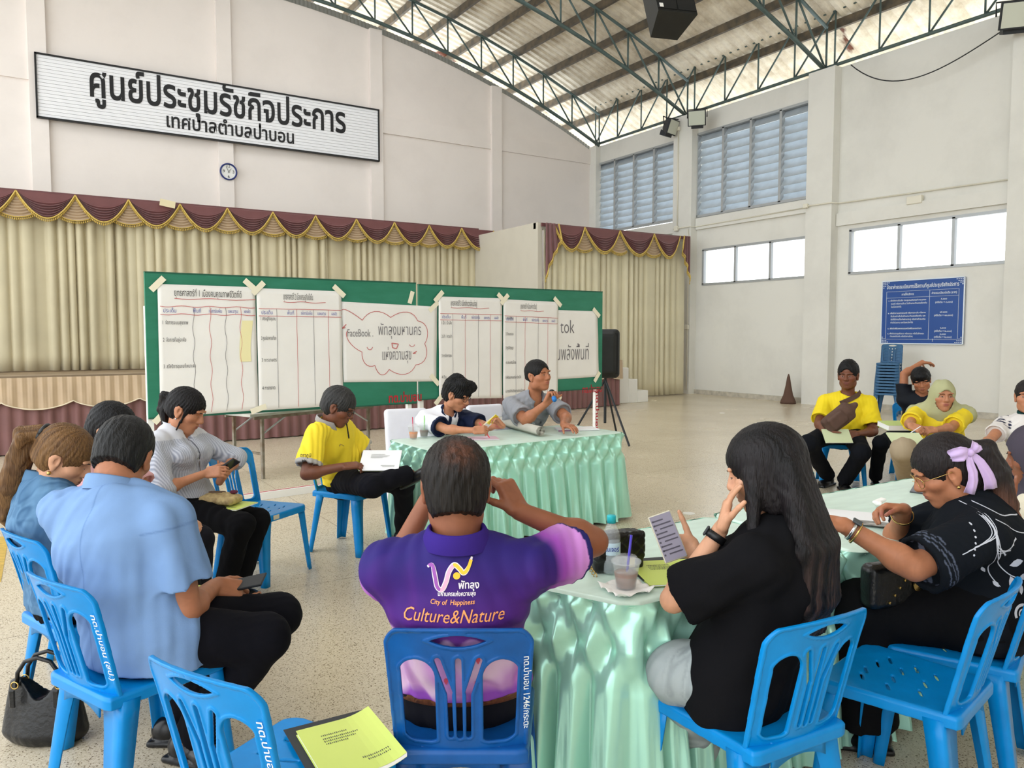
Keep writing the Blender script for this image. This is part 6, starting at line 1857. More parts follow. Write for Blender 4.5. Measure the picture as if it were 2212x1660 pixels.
bb.out('buttons', m_white, P6.root)

# --- the man with the microphone
hip = np.array((3.86, 6.10, .57))
P7 = make_pose(hip, 178, (6, 10), s=1.09, hs=1.14, wide=1.10, head=(-4, 14, 3), headpos=atD(1163, 812, 6.85), ndrop=.045,
    R=dict(w=atD(1180, 872, 6.45), hint=LFT * .3 - U3 * .9 - FWD * .2, d=U3 * .75 + RT * .35 - FWD * .05, n=RT * .5 + FWD * -.5 + U3 * -.2, curl=(55, 60, 35), thumb=(35, 30)),
    L=dict(w=atD(1217, 917, 6.55), hint=RT * .8 - U3 * .3, d=RT * .6 - FWD * .7 - U3 * .12, n=-U3, curl=(12, 22, 14), thumb=(40, 5)))
build_body(P7, 'person', 'man in a grey polo speaking into a microphone at the table', fl(hip), SK['tan'], jaw=1.1, lips=(160, 90, 78))
def c7(V, p): return np.tile(c_((148, 150, 156)), (len(V), 1)) * (1 + .03 * hash3(V, 20, 4)[:, None])
build_shirt(P7, c7, 'polo_shirt', t=.020, sleeve=.78, flare=.022, hem=.50, fold=.008, seed=31, belly=.02, collar=((140, 142, 148), 'polo'), mat=m_knit, vneck=.03)
build_trousers(P7, (30, 30, 36), h=.012)
build_hair(P7, hair_color((16, 15, 15), (50, 46, 44), streak=.3), th=.008, front=.068, nape=-.05, rough=.002, tuft=.001)
decal(P7, 'emblem', None, P7.chest - P7.sx * .085 + P7.t2 * .01, -P7.sx, P7.t2, m_b8, nrm=P7.cy, VF=merge(stroke([(-.022, 0), (-.012, -.01), (.012, -.01), (.022, 0)], .005), stroke([(-.01, .002), (0, .014), (.01, .002)], .005), poly_fill([[(-.006, -.004), (.006, -.004), (.004, .004), (-.004, .004)]])))

# --- the woman with long straight hair
hip = np.array((1.88, 1.62, .56))
P9 = make_pose(hip, 20, (6, 12), s=1.03, hs=1.08, g=.93, wide=1.14, side=-4, head=(18, 12, 0), headpos=atD(1652, 1018, 2.36), ndrop=.03,
    L=dict(w=atD(1556, 1145, 2.34), hint=LFT * .5 - U3 * .8 - FWD * .1, d=U3 * .9 + RT * .25 + FWD * .05, n=RT * .8 + FWD * -.2, curl=(10, 12, 8), thumb=(30, 10)),
    R=dict(w=atD(1502, 1188, 2.56), hint=RT - U3 * .9, d=LFT * .7 + FWD * .2 + U3 * .15, n=U3 * .5 + LFT * .2 - FWD * .7, curl=((20, 30, 20), (30, 40, 25), (40, 45, 25), (45, 45, 25)), thumb=(55, 5)),
    legs=dict(L=dict(k=atD(1462, 1452, 2.42), a=atZ(1520, 1640, .09), t=LFT * .5 + FWD), R=dict(k=atD(1600, 1430, 2.62), a=atZ(1610, 1600, .09), t=FWD)))
build_body(P9, 'person', 'woman in black with very long straight black hair, holding up a phone', fl(hip), SK['light'], hf=.0036)
build_shirt(P9, (17, 17, 20), 'blouse', t=.022, sleeve=.84, flare=.026, hem=.44, h=.006, fold=.007, seed=17, bust=.02, collar=((17, 17, 20), 'band'))
build_trousers(P9, lambda V, p: mixc(c_((132, 142, 144)), c_((166, 176, 178)), .5 + .6 * hash3(V, 30, 3)), t=.018, loose=1.2, h=.008)
build_shoes(P9)
B0 = P9.N - P9.cy * .135; ex = []
for i in range(9):
    u = (i - 4) / 4.0; a0 = hp(P9, (u * .062, -.075, .03 - .03 * abs(u))); a1 = P9.N - P9.cy * (.115 - .03 * u * u) + P9.sx * u * .105 - U3 * .02
    a2 = P9.chest - P9.cy * (.150 - .03 * u * u) + P9.sx * (u * .118 + .035) - U3 * .03; a3 = P9.waist - P9.cy * .150 + P9.sx * (u * .110 + .075) - U3 * (.0 + .02 * abs(u))
    ex += [(rcone(a0, a1, .036, .033), .02), (rcone(a1, a2, .033, .026), .02), (rcone(a2, a3, .026, .006), .012)]
for sg in (-1, 1): ex += [(ell(hp(P9, (sg * .072, -.012, -.03)), np.array((.020, .055, .085)) * P9.hs, P9.Rh), .02)]
ex += [(rcone(hp(P9, (-.07, .02, .0)), P9.S['L'] + P9.cy * .03 - P9.sx * -.05, .03, .012), .02)]
def hc9(V, p):
    n = vnoise(((V - p.H) @ p.sx) * 130 + 4 * vnoise(V[:, 2] * 5, 3), 5); lo_ = np.clip((1.02 - V[:, 2]) / .3, 0, 1)
    C = mixc(c_((14, 13, 15)), c_((34, 30, 32)), .5 + .5 * n); return mixc(C, c_((110, 84, 76)), np.clip(n, 0, 1) * lo_ * .8)
def strands(p):
    return None
hr = build_hair(P9, hc9, th=.015, front=.045, nape=-.12, extra=ex, rough=.002, earcut=False, h=.0045)
watch(P9, 'L', M('black_band', (18, 18, 20), .4), m_flb, f=.90)

# --- the woman with the lilac bow
hip = np.array((3.04, 1.46, .57))
P10 = make_pose(hip, 34, (8, 18), s=1.04, hs=1.08, g=.95, wide=1.22, head=(26, 12, 0), headpos=atD(2040, 1018, 2.92),
    L=dict(w=atD(1822, 1135, 2.72), hint=atD(1900, 1230, 2.6) - atD(1990, 1120, 2.7), d=LFT * .8 + FWD * .1 + U3 * .12, n=-U3 * .9 + FWD * .3, curl=(20, 30, 20), thumb=(35, 10)),
    R=dict(w=atD(1952, 1103, 3.05), hint=FWD - U3, d=LFT * .95 - FWD * .1 + U3 * .1, n=-U3 * .8 - FWD * .5, curl=(35, 45, 25), thumb=(25, 25)))
P10.eye = .4
build_body(P10, 'person', 'woman in a black patterned blouse with a lilac bow in her ponytail', fl(hip), SK['tan'], hf=.0038)
def c10(V, p):
    C = np.tile(c_((20, 24, 30)), (len(V), 1))
    d, t = segd(V, p.S['L'], p.E['L']); q = vnoise(V[:, 0] * 60) ; zz = .5 + .5 * np.sin(t * 120) * np.sin(((V - p.S['L']) @ p.cy) * 150)
    return mixc(C, c_((96, 104, 124)), (t > .68) * (t < .86) * (zz > .62) * (d < .16) * .8)
build_shirt(P10, c10, 'blouse', t=.024, sleeve=.90, flare=.022, hem=.47, h=.006, fold=.007, seed=41, bust=.022, collar=((24, 27, 33), 'band'))
build_trousers(P10, (16, 16, 18), t=.03, loose=1.4, h=.01); build_shoes(P10)
kt = hp(P10, (0, -.105, .035)); LB = -P10.Rh[:, 1]
pts = [kt, kt + LB * .045 - U3 * .02, kt + LB * .09 - U3 * .13, kt + LB * .125 - U3 * .26, kt + LB * .15 - U3 * .40, kt + LB * .16 - U3 * .48]
ex = tail(pts, (.032, .044, .054, .052, .040, .012), 12, .008, 7)
ex.append((ell(hp(P10, (0, -.06, -.05)), np.array((.06, .06, .07)) * P10.hs, P10.Rh), .03))
def hc10(V, p):
    C = hair_color((28, 24, 25), (70, 60, 60), streak=.3, seed=11)(V, p); q = np.clip((p.H[2] - .02 - V[:, 2]) / .15, 0, 1) * (((V - p.H) @ LB) > .11)
    n = vnoise(((V - p.H) @ p.sx) * 120 + 3 * vnoise(V[:, 2] * 7), 3); return mixc(C, mixc(c_((52, 34, 32)), c_((140, 92, 70)), .5 + .5 * n), q)
build_hair(P10, hc10, th=.011, front=.055, nape=-.085, extra=ex, rough=.0022)
glasses(P10, m_goldw, (.023, .021), .0012)
B().lathe([(0, -.007), (.006, -.004), (.007, 0), (.006, .004), (0, .007)], hp(P10, (-.083, .0, -.046)), 10).out('earring', m_goldw, P10.root, True)
watch(P10, 'L', m_silver, M('watch_face', (70, 76, 80), .2), f=.88, name='wristwatch', w=.006)
watch(P10, 'L', m_goldw, m_goldw, f=.82, name='bangle', w=.003, r=1.22, dial=False); watch(P10, 'R', m_goldw, m_goldw, f=.84, name='bangle', w=.004, r=1.25, dial=False)
m_lilac = M('lilac_satin', (206, 178, 226), .5, sheen=.4, var=.08, vs=20)
k0 = atD(2083, 975, np.dot(kt - C0, FW) - .045); bx, by, bn = RT, U3, -FWD
bow = thing('hair_bow', 'large lilac satin bow with two hanging tails on the dark ponytail', 'bow', tuple(k0))
def ribbon(nm, pts, ws, rip=.006):
    P_ = np.array([k0 + bx * a + by * b2 + bn * c for a, b2, c in pts]); n_ = len(P_); m_ = 9; G = np.zeros((n_, m_, 3)); T = np.gradient(P_, axis=0)
    for i in range(n_):
        e = np.cross(unit(T[i]), bn)
        for j in range(m_):
            v = -1 + 2 * j / (m_ - 1); G[i, j] = P_[i] + e * v * ws[i] + bn * rip * math.sin(v * 5 + i * .5) * (i / n_)
    B().slab(G, bn, .0012).out(nm, m_lilac, bow, True)
def sp(a, b2, n_=12): return [tuple(np.array(a) + (np.array(b2) - np.array(a)) * i / (n_ - 1)) for i in range(n_)]
ribbon('loop', [(0, 0, .03), (-.02, .002, .05), (-.04, -.002, .055), (-.06, -.008, .045), (-.072, -.014, .03)], [.012, .022, .028, .032, .034], .008)
ribbon('loop', [(0, 0, .03), (.008, .012, .05), (.016, .026, .05), (.022, .036, .035)], [.012, .022, .028, .032], .008)
ribbon('tail', [(0, 0, .03), (-.006, -.02, .042), (-.004, -.045, .048), (.004, -.07, .05), (.006, -.10, .05), (.002, -.125, .048), (-.004, -.15, .045)], np.linspace(.010, .024, 7), .006)
ribbon('tail', [(0, 0, .03), (.018, -.015, .035), (.036, -.035, .04), (.052, -.06, .04), (.066, -.085, .04), (.076, -.11, .038), (.080, -.135, .036)], np.linspace(.010, .028, 7), .006)
B().lathe([(0, -.016), (.012, -.012), (.016, 0), (.012, .012), (0, .016)], k0 + bn * .035, 12).out('knot', m_lilac, bow, True)
# white print on her back
m_pr = M('blouse_print', (196, 200, 212), .7); n10 = -FWD
ex_, ey_ = RT, U3
O10 = atD(2062, 1120, 2.8)
vf = []
for k, (dx, c) in enumerate(((-.10, .05), (-.075, .05), (-.05, .045))): vf.append(stroke(curve2([(.0 + .012 * k, .07), (.02 + .01 * k, .04), (.02 + .01 * k, -.02), (dx, -.07 + .01 * k)], 24), .003))
for k in range(5): vf.append(stroke(curve2([(.0, .09), (.035, .03), (.05, -.04 - .01 * k), (.07 + .022 * k, -.11 + .016 * k)], 24), np.concatenate([np.full(16, .0022), np.linspace(.0022, .007, 8)])))
vf.append(stroke(curve2([(.0, .09), (.04, .0), (.055, -.09), (.13, -.17), (.21, -.20)], 30), .0035)); vf.append(stroke(curve2([(.04, -.03), (.05, -.10), (.07, -.17), (.11, -.22)], 24), .003))
vf.append(stroke(curve2([(.05, .07), (.12, .03), (.19, .02), (.24, .01)], 20), .0035)); vf.append(stroke(curve2([(.06, .03), (.12, .0), (.18, -.03), (.24, -.04)], 20), .003))
def leaf(cx, cy, a, L, w): return poly_fill([[(cx + math.cos(a) * t * L - math.sin(a) * q, cy + math.sin(a) * t * L + math.cos(a) * q) for t, q in ((0, 0), (.3, w * .8), (.55, w), (.8, w * .6), (1, 0), (.8, -w * .5), (.5, -w * .8), (.25, -w * .55))]])
vf += [leaf(.13, -.14, .2, .06, .016), leaf(.14, -.18, -1.2, .06, .016), leaf(.085, -.20, -.8, .03, .008), leaf(.06, -.17, 2.2, .025, .006)]
vf += [leaf(.235, -.19, a, .055, .015) for a in np.linspace(.5, .5 + 2 * math.pi, 6)[:-1]]
for k in range(9): vf.append(poly_fill([[(-.045 + .016 * math.sin(k * .5) + .004 * math.cos(a), .07 - .018 * k + .004 * math.sin(a)) for a in np.linspace(0, 2 * math.pi, 7)[:-1]]]))
decal(P10, 'floral_print', None, O10, ex_, ey_, m_pr, nrm=n10, VF=merge(*vf), off=.003)
vf = []
for cx in (-.02, .17):
    for r0, w in ((.030, .010), (.015, .005)): vf.append(stroke([(cx + r0 * math.cos(a), r0 * math.sin(a)) for a in np.linspace(-.3, 3.5, 16)], w))
    vf += [leaf(cx + .045 * math.cos(a), .02 + .045 * math.sin(a), a, .035, .010) for a in (.3, 1.57, 2.8)]
decal(P10, 'floral_print', None, atD(2090, 1318, 2.75), ex_, U3, m_pr, nrm=n10, VF=merge(*vf), off=.003)

# --- woman in the dark headscarf at the right edge
hip = np.array((3.80, 1.62, .56))
P11 = make_pose(hip, 52, (6, 12), s=1.02, hs=1.08, g=.92, wide=1.1, head=(14, -30, 0), headpos=atD(2238, 985, 3.40),
    L=dict(w=atD(2178, 1088, 3.22), hint=-U3 - FWD * .3, d=U3 * .75 + LFT * .35, n=RT * .8 + FWD * .2, curl=(65, 80, 45), thumb=(25, 30)))
build_body(P11, 'person', 'woman in a dark grey headscarf and cream patterned top at the right edge', fl(hip), SK['brown'], hf=.005)
build_shirt(P11, (226, 218, 196), 'blouse', t=.022, sleeve=.9, flare=.04, hem=.48, h=.007, fold=.005, seed=51, bust=.02)
build_trousers(P11, (30, 30, 34), h=.012)
def scarf(p, rgb, drop, name='headscarf', front=.02, spread=.16, h=.006, seed=1):
    R, hs = p.Rh, p.hs; pr = [(ell(hp(p, (0, -.012, .02)), np.array((.092, .112, .112)) * hs, R), .02), (ecap(hp(p, (0, -.02, -.05)), p.N + p.cy * .01, p.sx, (.085, .09), (.10, .10)), .05),
        (ecap(p.N, p.N - p.t2 * drop, p.sx, (.12, .11), (spread, .150)), .05)]
    for k in 'LR': pr.append((rcone(p.N, p.S[k] + (p.S[k] - p.N) * .05, .075, .078), .05))
    lo = np.min([q[0][1] for q in pr], 0) - .03; hi = np.max([q[0][2] for q in pr], 0) + .03; F = Field.box(lo, hi, h)
    for q, k in pr: F.add(q, k)
    F.off(folds(.006, seed, .8))
    F.add(ell(hp(p, (0, .115, -.022)), np.array((.058, .085, .082)) * hs, R), .006, sub=True)
    F.add(ell(hp(p, (0, .03, -.03)), np.array((.066, .075, .09)) * hs, R), .0, sub=True)
    z0 = (p.N - p.t2 * drop)[2]; F.cut(lambda X, Y, Z: z0 + .05 * np.cos(((X - p.N[0]) * p.cy[0] + (Y - p.N[1]) * p.cy[1]) * 9) - .03 - Z)
    V, Q = F.mesh(); return mk(name, V, Q, m_cloth, p.root, True, col=np.tile(np.array(lin(rgb)), (len(V), 1)))
scarf(P11, (74, 68, 78), .06, spread=.13)
vf = []
for i in range(-5, 6):
    for j in range(-5, 4):
        cx, cy = i * .045 + .02 * (j % 2), j * .042; a0 = .3 * math.sin(i * 3 + j); r0 = .0085
        sq = [(cx + r0 * math.cos(a0 + q * math.pi / 2), cy + r0 * math.sin(a0 + q * math.pi / 2)) for q in range(5)]; vf.append(stroke(sq, .004))
decal(P11, 'square_print', None, P11.chest - P11.sx * .05, unit(P11.Y * .7 + P11.sx * .7), P11.t2, M('print_dark', (62, 54, 48), .7), nrm=-FWD + LFT * .1, VF=merge(*vf), off=.003)

# --- the row on the right
hip = np.array((7.36, 5.02, .565))
P12 = make_pose(hip, 132, (2, 6), s=1.12, hs=1.18, wide=1.12, head=(4, -18, 0), headpos=atD(1832, 812, 8.05), ndrop=.05,
    R=dict(w=atD(1782, 934, 7.75), hint=LFT * .5 - U3 * .8, d=RT * .5 - U3 * .5 - FWD * .4, n=RT * .4 + U3 * .2 - FWD * -.2, curl=(30, 40, 25)),
    L=dict(w=atD(1852, 938, 7.80), hint=RT * .6 - U3 * .8, d=LFT * .8 - U3 * .2 - FWD * .2, n=U3 * -.3 + FWD * .7, curl=(30, 45, 25)),
    legs=dict(R=dict(k=atD(1746, 958, 7.62), a=atZ(1790, 1032, .085), t=LFT * .6 - FWD * .6), L=dict(k=atD(1862, 978, 7.55), a=atZ(1822, 1042, .085), t=LFT * .2 - FWD)))
build_body(P12, 'person', 'man in a yellow tee shirt with a brown crossbody bag, sitting on a chair', fl(hip), SK['deep'], hf=.0055, h=.013, lips=(120, 66, 62))
build_shirt(P12, (240, 214, 40), 'tee_shirt', t=.018, sleeve=.80, flare=.022, hem=.50, h=.008, fold=.007, seed=61, belly=.03, mat=m_knit)
build_trousers(P12, (20, 22, 28), h=.011, loose=1.3); build_shoes(P12)
build_hair(P12, hair_color((16, 15, 16), streak=.2), th=.010, front=.072, nape=-.05, h=.006, top=.012, tuft=.002)

hip = np.array((8.42, 4.80, .56))
P13 = make_pose(hip, 132, (4, 10), s=1.02, hs=1.08, head=(22, -8, 10), headpos=atD(1990, 822, 8.4), ndrop=.04,
    R=dict(w=atD(1992, 783, 8.60), hint=LFT * .9 + U3 * .8, d=RT * .85 - U3 * .1 + FWD * .2, n=-U3, curl=(12, 18, 12)),
    legs=dict(R=dict(k=atD(1902, 958, 7.75), a=atZ(1890, 1034, .085), t=LFT * .4 - FWD), L=dict(k=atD(1965, 968, 7.75), a=atZ(1955, 1034, .085), t=LFT * .4 - FWD)))
P13.eye = .4
build_body(P13, 'person', 'young man in a black tee shirt with one hand on his head', fl(hip), SK['tan'], hf=.0055, h=.013)
build_shirt(P13, (24, 28, 36), 'tee_shirt', t=.016, sleeve=.62, flare=.022, hem=.50, h=.008, fold=.006, seed=71, mat=m_knit)
build_trousers(P13, (18, 20, 26), h=.011); build_shoes(P13, M('patent_black', (16, 16, 18), .1))
ex = [(ell(hp(P13, (0, .07, .075)), np.array((.066, .04, .035)) * P13.hs, P13.Rh), .02)]
build_hair(P13, hair_color((14, 14, 17), streak=.2), th=.014, front=.03, nape=-.04, h=.0065, extra=ex)

hip = np.array((7.05, 3.78, .555))
P14 = make_pose(hip, 130, (4, 8), s=1.02, hs=1.12, g=.92, wide=1.12, head=(2, 6, 0), headpos=atD(2036, 856, 6.75), ndrop=-.045,
    R=dict(w=atD(1962, 925, 6.35), hint=LFT * .5 - U3 * .8, d=RT * .5 - FWD * .5 - U3 * .3, n=RT * .4 - U3 * .5, curl=(40, 50, 30)),
    L=dict(w=atD(2002, 938, 6.40), hint=RT * .3 - U3 * 1, d=LFT * .9 - FWD * .3, n=-U3 * .5 + FWD * .4, curl=(40, 50, 30)),
    legs=dict(R=dict(k=atD(1950, 972, 6.2), a=atZ(1962, 1052, .08), t=LFT * .4 - FWD), L=dict(k=atD(2025, 985, 6.2), a=atZ(2040, 1062, .08), t=LFT * .3 - FWD)))
build_body(P14, 'person', 'woman in a pale green headscarf and yellow shirt with beige trousers', fl(hip), SK['mid'], hf=.0055, h=.013, lips=(150, 70, 72))
build_shirt(P14, (238, 212, 50), 'tee_shirt', t=.020, sleeve=.82, flare=.022, hem=.50, h=.008, fold=.006, seed=81, bust=.02, mat=m_knit)
build_trousers(P14, (166, 150, 126), h=.010, t=.016, loose=1.6); build_shoes(P14)
scarf(P14, (176, 176, 136), .20, spread=.15, h=.007, seed=4)

hip = np.array((6.75, 2.86, .555))
P15 = make_pose(hip, 118, (0, 4), s=1.0, hs=1.10, g=.92, wide=1.08, ndrop=.02, head=(0, -6, 0), headpos=atD(2222, 858, 6.1),
    R=dict(w=atD(2112, 975, 5.8), hint=LFT * .5 - U3 * .8, d=LFT * .8 - U3 * .4, n=-U3, curl=(20, 30, 20)))
build_body(P15, 'person', 'woman in a white polo with a green collar at the right edge of the row', fl(hip), SK['mid'], hf=.0055, h=.013)
def c15(V, p):
    C = np.tile(c_((220, 216, 212)), (len(V), 1)); d, t = segd(V, p.S['R'], p.E['R']); q = .5 + .5 * np.sin(V[:, 2] * 150) * np.sin(V[:, 0] * 140)
    return mixc(C, c_((40, 46, 70)), (t < .35) * (d < .09) * (q > .6))
build_shirt(P15, c15, 'polo_shirt', t=.019, sleeve=.6, flare=.022, hem=.5, h=.008, fold=.006, seed=91, bust=.02, collar=((28, 60, 58), 'polo'), mat=m_knit)
build_trousers(P15, (34, 38, 52), h=.012)
build_hair(P15, hair_color((28, 24, 24), streak=.2), th=.009, front=.058, nape=-.07, h=.0065)

for q in (P1, P2, P6, P7, P11, P15): build_shoes(q)
# ------------------------------------------------------------------ small things
ZT = .768
m_lime = M('lime_cover', (206, 222, 112), .55); m_page = M('white_pages', (240, 240, 242), .7); m_pinkp = M('pink_paper', (232, 206, 222), .7)
m_clear = M('clear_plastic', (240, 246, 250), .06, 0, .6, alpha=.22); m_water = M('bottled_water', (214, 232, 240), .05, 0, .5, alpha=.30)
m_teal = M('teal_cap', (36, 178, 190), .4); m_bcap = M('blue_cap', (50, 146, 214), .4); m_blk = M('black_leather', (14, 14, 15), .34, 0, .5, bump=.25, bs=60)
m_scr = M('phone_screen', (46, 46, 58), .12, 0, .6); m_lit = M('lit_phone_screen', (120, 116, 130), .12, emit=((128, 124, 140), .35)); m_tiss = M('tissue_paper', (242, 240, 236), .8, bump=.5, bs=30)
m_yel = M('yellow_notes', (248, 226, 70), .6); m_gr = M('grey_text', (92, 96, 80), .7)
def Rf(ex, ey):
    ex = unit(ex); ey = np.array(ey, float); ey = unit(ey - ex * (ey @ ex)); return np.stack([ex, ey, np.cross(ex, ey)], 1)
def booklet(name, label, c, ex, ey, w, h, cover=m_lime, pages=.006, cat='booklet', text=True, top=None, curl=.0, group=None):
    """c centre of the underside; cover on top"""
    R = Rf(ex, ey); c = np.array(c, float); t = thing(name, label, cat, tuple(c), group)
    def pt(a, b, z): return c + R @ np.array((a * w / 2, b * h / 2, z))
    def sheet_(z, th, s_=1.0, ox=0.0, oy=0.0):
        P = np.array([[pt(a * s_ + ox, b * s_ + oy, z + curl * max(0, a - .2) ** 2) for b in np.linspace(-1, 1, 7)] for a in np.linspace(-1, 1, 13)]); return B().slab(P, R[:, 2], th)
    if pages: sheet_(0, pages, .985, .02, -.015).out('pages', m_page, t)
    sheet_(pages + .0006, .0008).out('cover', top or cover, t)
    if pages: sheet_(-.0012, .0008).out('back_cover', cover, t)
    if text:
        z = pages + .0024
        b = B()
        for k, (b0, a0, a1) in enumerate(((.55, -.5, .2), (.42, -.5, .45), (.32, -.5, .35), (.22, -.5, .1), (-.55, .1, .8), (-.65, .2, .8))):
            n = int((a1 - a0) * 20)
            for q in range(n):
                a = a0 + (a1 - a0) * q / n; b.box(pt(a, b0, z + curl * max(0, a - .2) ** 2), (w * .012, .0045 + .002 * ((q * 7 + k) % 3), .0003), R)
        tag(b.out('printed_lines', m_gr, t), kind='stuff')
    return t
def phone(label, c, ex, ey, scr, w=.074, h=.152, case=m_flb):
    R = Rf(ex, ey); t = thing('mobile_phone', label, 'phone', tuple(c))
    B().box(c, (w, h, .009), R, bev=.003).out('case', case, t)
    B().box(np.array(c) + R[:, 2] * .0048, (w * .92, h * .95, .0012), R).out('screen', scr, t)
    return t, R
def bottle(label, p, h=.20, r=.030, cap=m_bcap, group=None, band=None):
    t = thing('water_bottle', label, 'bottle', tuple(p), group); k = h / .2
    prof = [(.0, .002), (r * .8, 0), (r, .008), (r, .05 * k), (r * .95, .06 * k), (r, .07 * k), (r, .125 * k), (r * .96, .135 * k), (r * .55, .165 * k), (r * .42, .172 * k), (r * .42, .185 * k), (0, .185 * k)]
    B().lathe(prof, p, 24, cap=False).out('bottle_body', m_clear, t, True)
    B().lathe([(0, .004), (r * .93, .006), (r * .93, .118 * k), (0, .118 * k)], p, 24, cap=False).out('water', m_water, t, True)
    B().lathe([(0, .174 * k), (r * .5, .174 * k), (r * .5, .197 * k), (r * .46, .2 * k), (0, .2 * k)], p, 20, cap=False).out('cap', cap, t, True)
    B().lathe([(r * 1.01, .068 * k), (r * 1.015, .07 * k), (r * 1.015, .108 * k), (r * 1.01, .11 * k)], p, 24, cap=False).out('wrapper', band or M('bottle_wrap', (196, 220, 234), .4), t, True)
    return t
def cup(label, p, drink, straw, h=.095, r=.045, lean=(.25, .1), level=.55):
    t = thing('iced_drink_cup', label, 'drink', tuple(p))
    B().lathe([(0, .001), (r * .68, 0), (r, h), (r * 1.06, h), (r * 1.06, h + .005), (r * .96, h + .003), (r * .655, .004), (0, .005)], p, 28, cap=False).out('cup', m_clear, t, True)
    rl = r * (.66 + .30 * level); B().lathe([(0, .006), (r * .62, .006), (rl, h * level), (0, h * level)], p, 28, cap=False).out('drink', drink, t, True)
    B().lathe([(r * 1.08, h), (r * 1.08, h + .006), (r * .8, h + .014), (r * .75, h + .020), (0, h + .020)], p, 28, cap=False).out('lid', m_clear, t, True)
    b0 = np.array(p) + (0, 0, .02); b1 = b0 + np.array((lean[0], lean[1], 1.0)) * .155
    B().tube([b0, b1], .0042, 8).out('straw', straw, t, True)
    f = Field.box(np.array(p) - .05, np.array(p) + .1, .005); rr = random.Random(int(h * 1e4) + int(p[0] * 100))
    for _ in range(7):
        a = rr.uniform(0, 6.28); q = np.array(p) + (rl * .55 * math.cos(a), rl * .55 * math.sin(a), h * level + rr.uniform(-.006, .004)); f.add(rbox(q, (.011, .011, .010), .003, rotz(a)), .002)
    V, Q = f.mesh(); mk('ice', V, Q, m_clear, t, True)
    return t
m_orange = M('orange_drink', (226, 128, 34), .35); m_cocoa = M('cocoa_drink', (150, 108, 88), .4, var=.25, vs=60); m_cocoa2 = M('brown_drink', (128, 96, 78), .4, var=.2, vs=60)
# presenters' table
def onA(px, py): return atZ(px, py, ZT)
cup('iced orange drink with a red straw on the presenters table', onA(893, 948), m_orange, M('red_straw', (206, 52, 90), .4), h=.10, r=.043, lean=(-.02, .05))
cup('iced brown drink with a green straw on the presenters table', onA(916, 944), m_cocoa2, M('green_straw', (150, 226, 120), .4), h=.10, r=.043, lean=(.05, .05))
p = onA(985, 955); t = thing('sticky_notes', 'small heap of yellow sticky notes on the presenters table', 'notes', tuple(p))
for k in range(5): B().box(p + (.02 * math.sin(k * 2), .03 * (k - 2), .006 + .006 * (k % 3)), (.12, .05, .006), rotz(.2 * k - .3) @ rotx(.06 * (k - 2))).out('note_pad', m_yel, t)
booklet('pink_papers', 'pink paper sheets lying beside the yellow sticky notes', onA(1035, 948) + (0, 0, .001), RT * 1 + FWD * .2, FWD, .30, .2, m_pinkp, .003, 'papers', False, m_pinkp)
p1, p2 = onA(1085, 921) + (0, .0, .045), onA(1168, 944) + (0, 0, .045)
t = thing('rolled_paper', 'large roll of grey chart paper lying on the presenters table', 'paper roll', tuple((p1 + p2) / 2 - (0, 0, .045)))
ax = unit(p2 - p1); e1 = unit(np.cross(ax, U3)); e2 = np.cross(ax, e1); secs = []
m_roll = M('grey_roll_paper', (196, 192, 180), .7, var=.08, vs=9)
sp_ = [((.012 + .030 * k / 70) * math.cos(k * .55), (.012 + .030 * k / 70) * math.sin(k * .55)) for k in range(71)]
P = np.array([[p1 - ax * .05 + ax * L_ * (np.linalg.norm(p2 - p1) + .05) + e1 * a + e2 * b2 for L_ in (0, .5, 1)] for a, b2 in sp_]); B().slab(P, (0, 0, 1), .0006).out('sheet', m_roll, t, True)
bottle('small water bottle with a blue cap in front of the man with the microphone', onA(1149, 925), .18, .03)
t = booklet('notebook', 'open white notebook under the left hand of the man with the microphone', onA(1245, 928) + (0, 0, .0015), RT + FWD * .25, FWD, .36, .21, m_page, .008, 'notebook', False, m_page)
B().lathe([(0, 0), (.03, 0)], (0, 0, 0), 6) if False else None
B().box(onA(1222, 934) + (0, 0, .012), (.13, .012, .012), Rf(RT + FWD * .3, FWD)).out('spiral_edge', M('mauve_edge', (150, 110, 140), .5), t)
# microphone
h7 = P7.hand['R']; gp = P7.W['R'] + h7['d'] * .085 + h7['n'] * .030
a = unit(hp(P7, (0, .09, -.06)) - gp + U3 * .02); t = thing('microphone', 'black microphone with a blue end held by the man in the grey polo', 'microphone', tuple(gp))
Rm = frame(a, U3); Rz_ = np.stack([Rm[:, 1], Rm[:, 2], Rm[:, 0]], 1)
B().lathe([(0, -.10), (.019, -.098), (.020, -.05), (.0, -.05)], gp, 18, Rz_, cap=False).out('end_cap', M('mic_blue', (26, 120, 200), .35), t, True)
B().lathe([(0, -.05), (.019, -.05), (.018, -.03), (0, -.03)], gp, 18, Rz_, cap=False).out('ring', m_goldw, t, True)
B().lathe([(0, -.03), (.0165, -.03), (.019, .05), (0, .05)], gp, 18, Rz_, cap=False).out('handle', m_flb, t, True)
B().lathe([(0, .05), (.022, .052), (.028, .07), (.026, .09), (.014, .104), (0, .107)], gp, 18, Rz_, cap=False).out('mesh_head', m_blk, t, True)
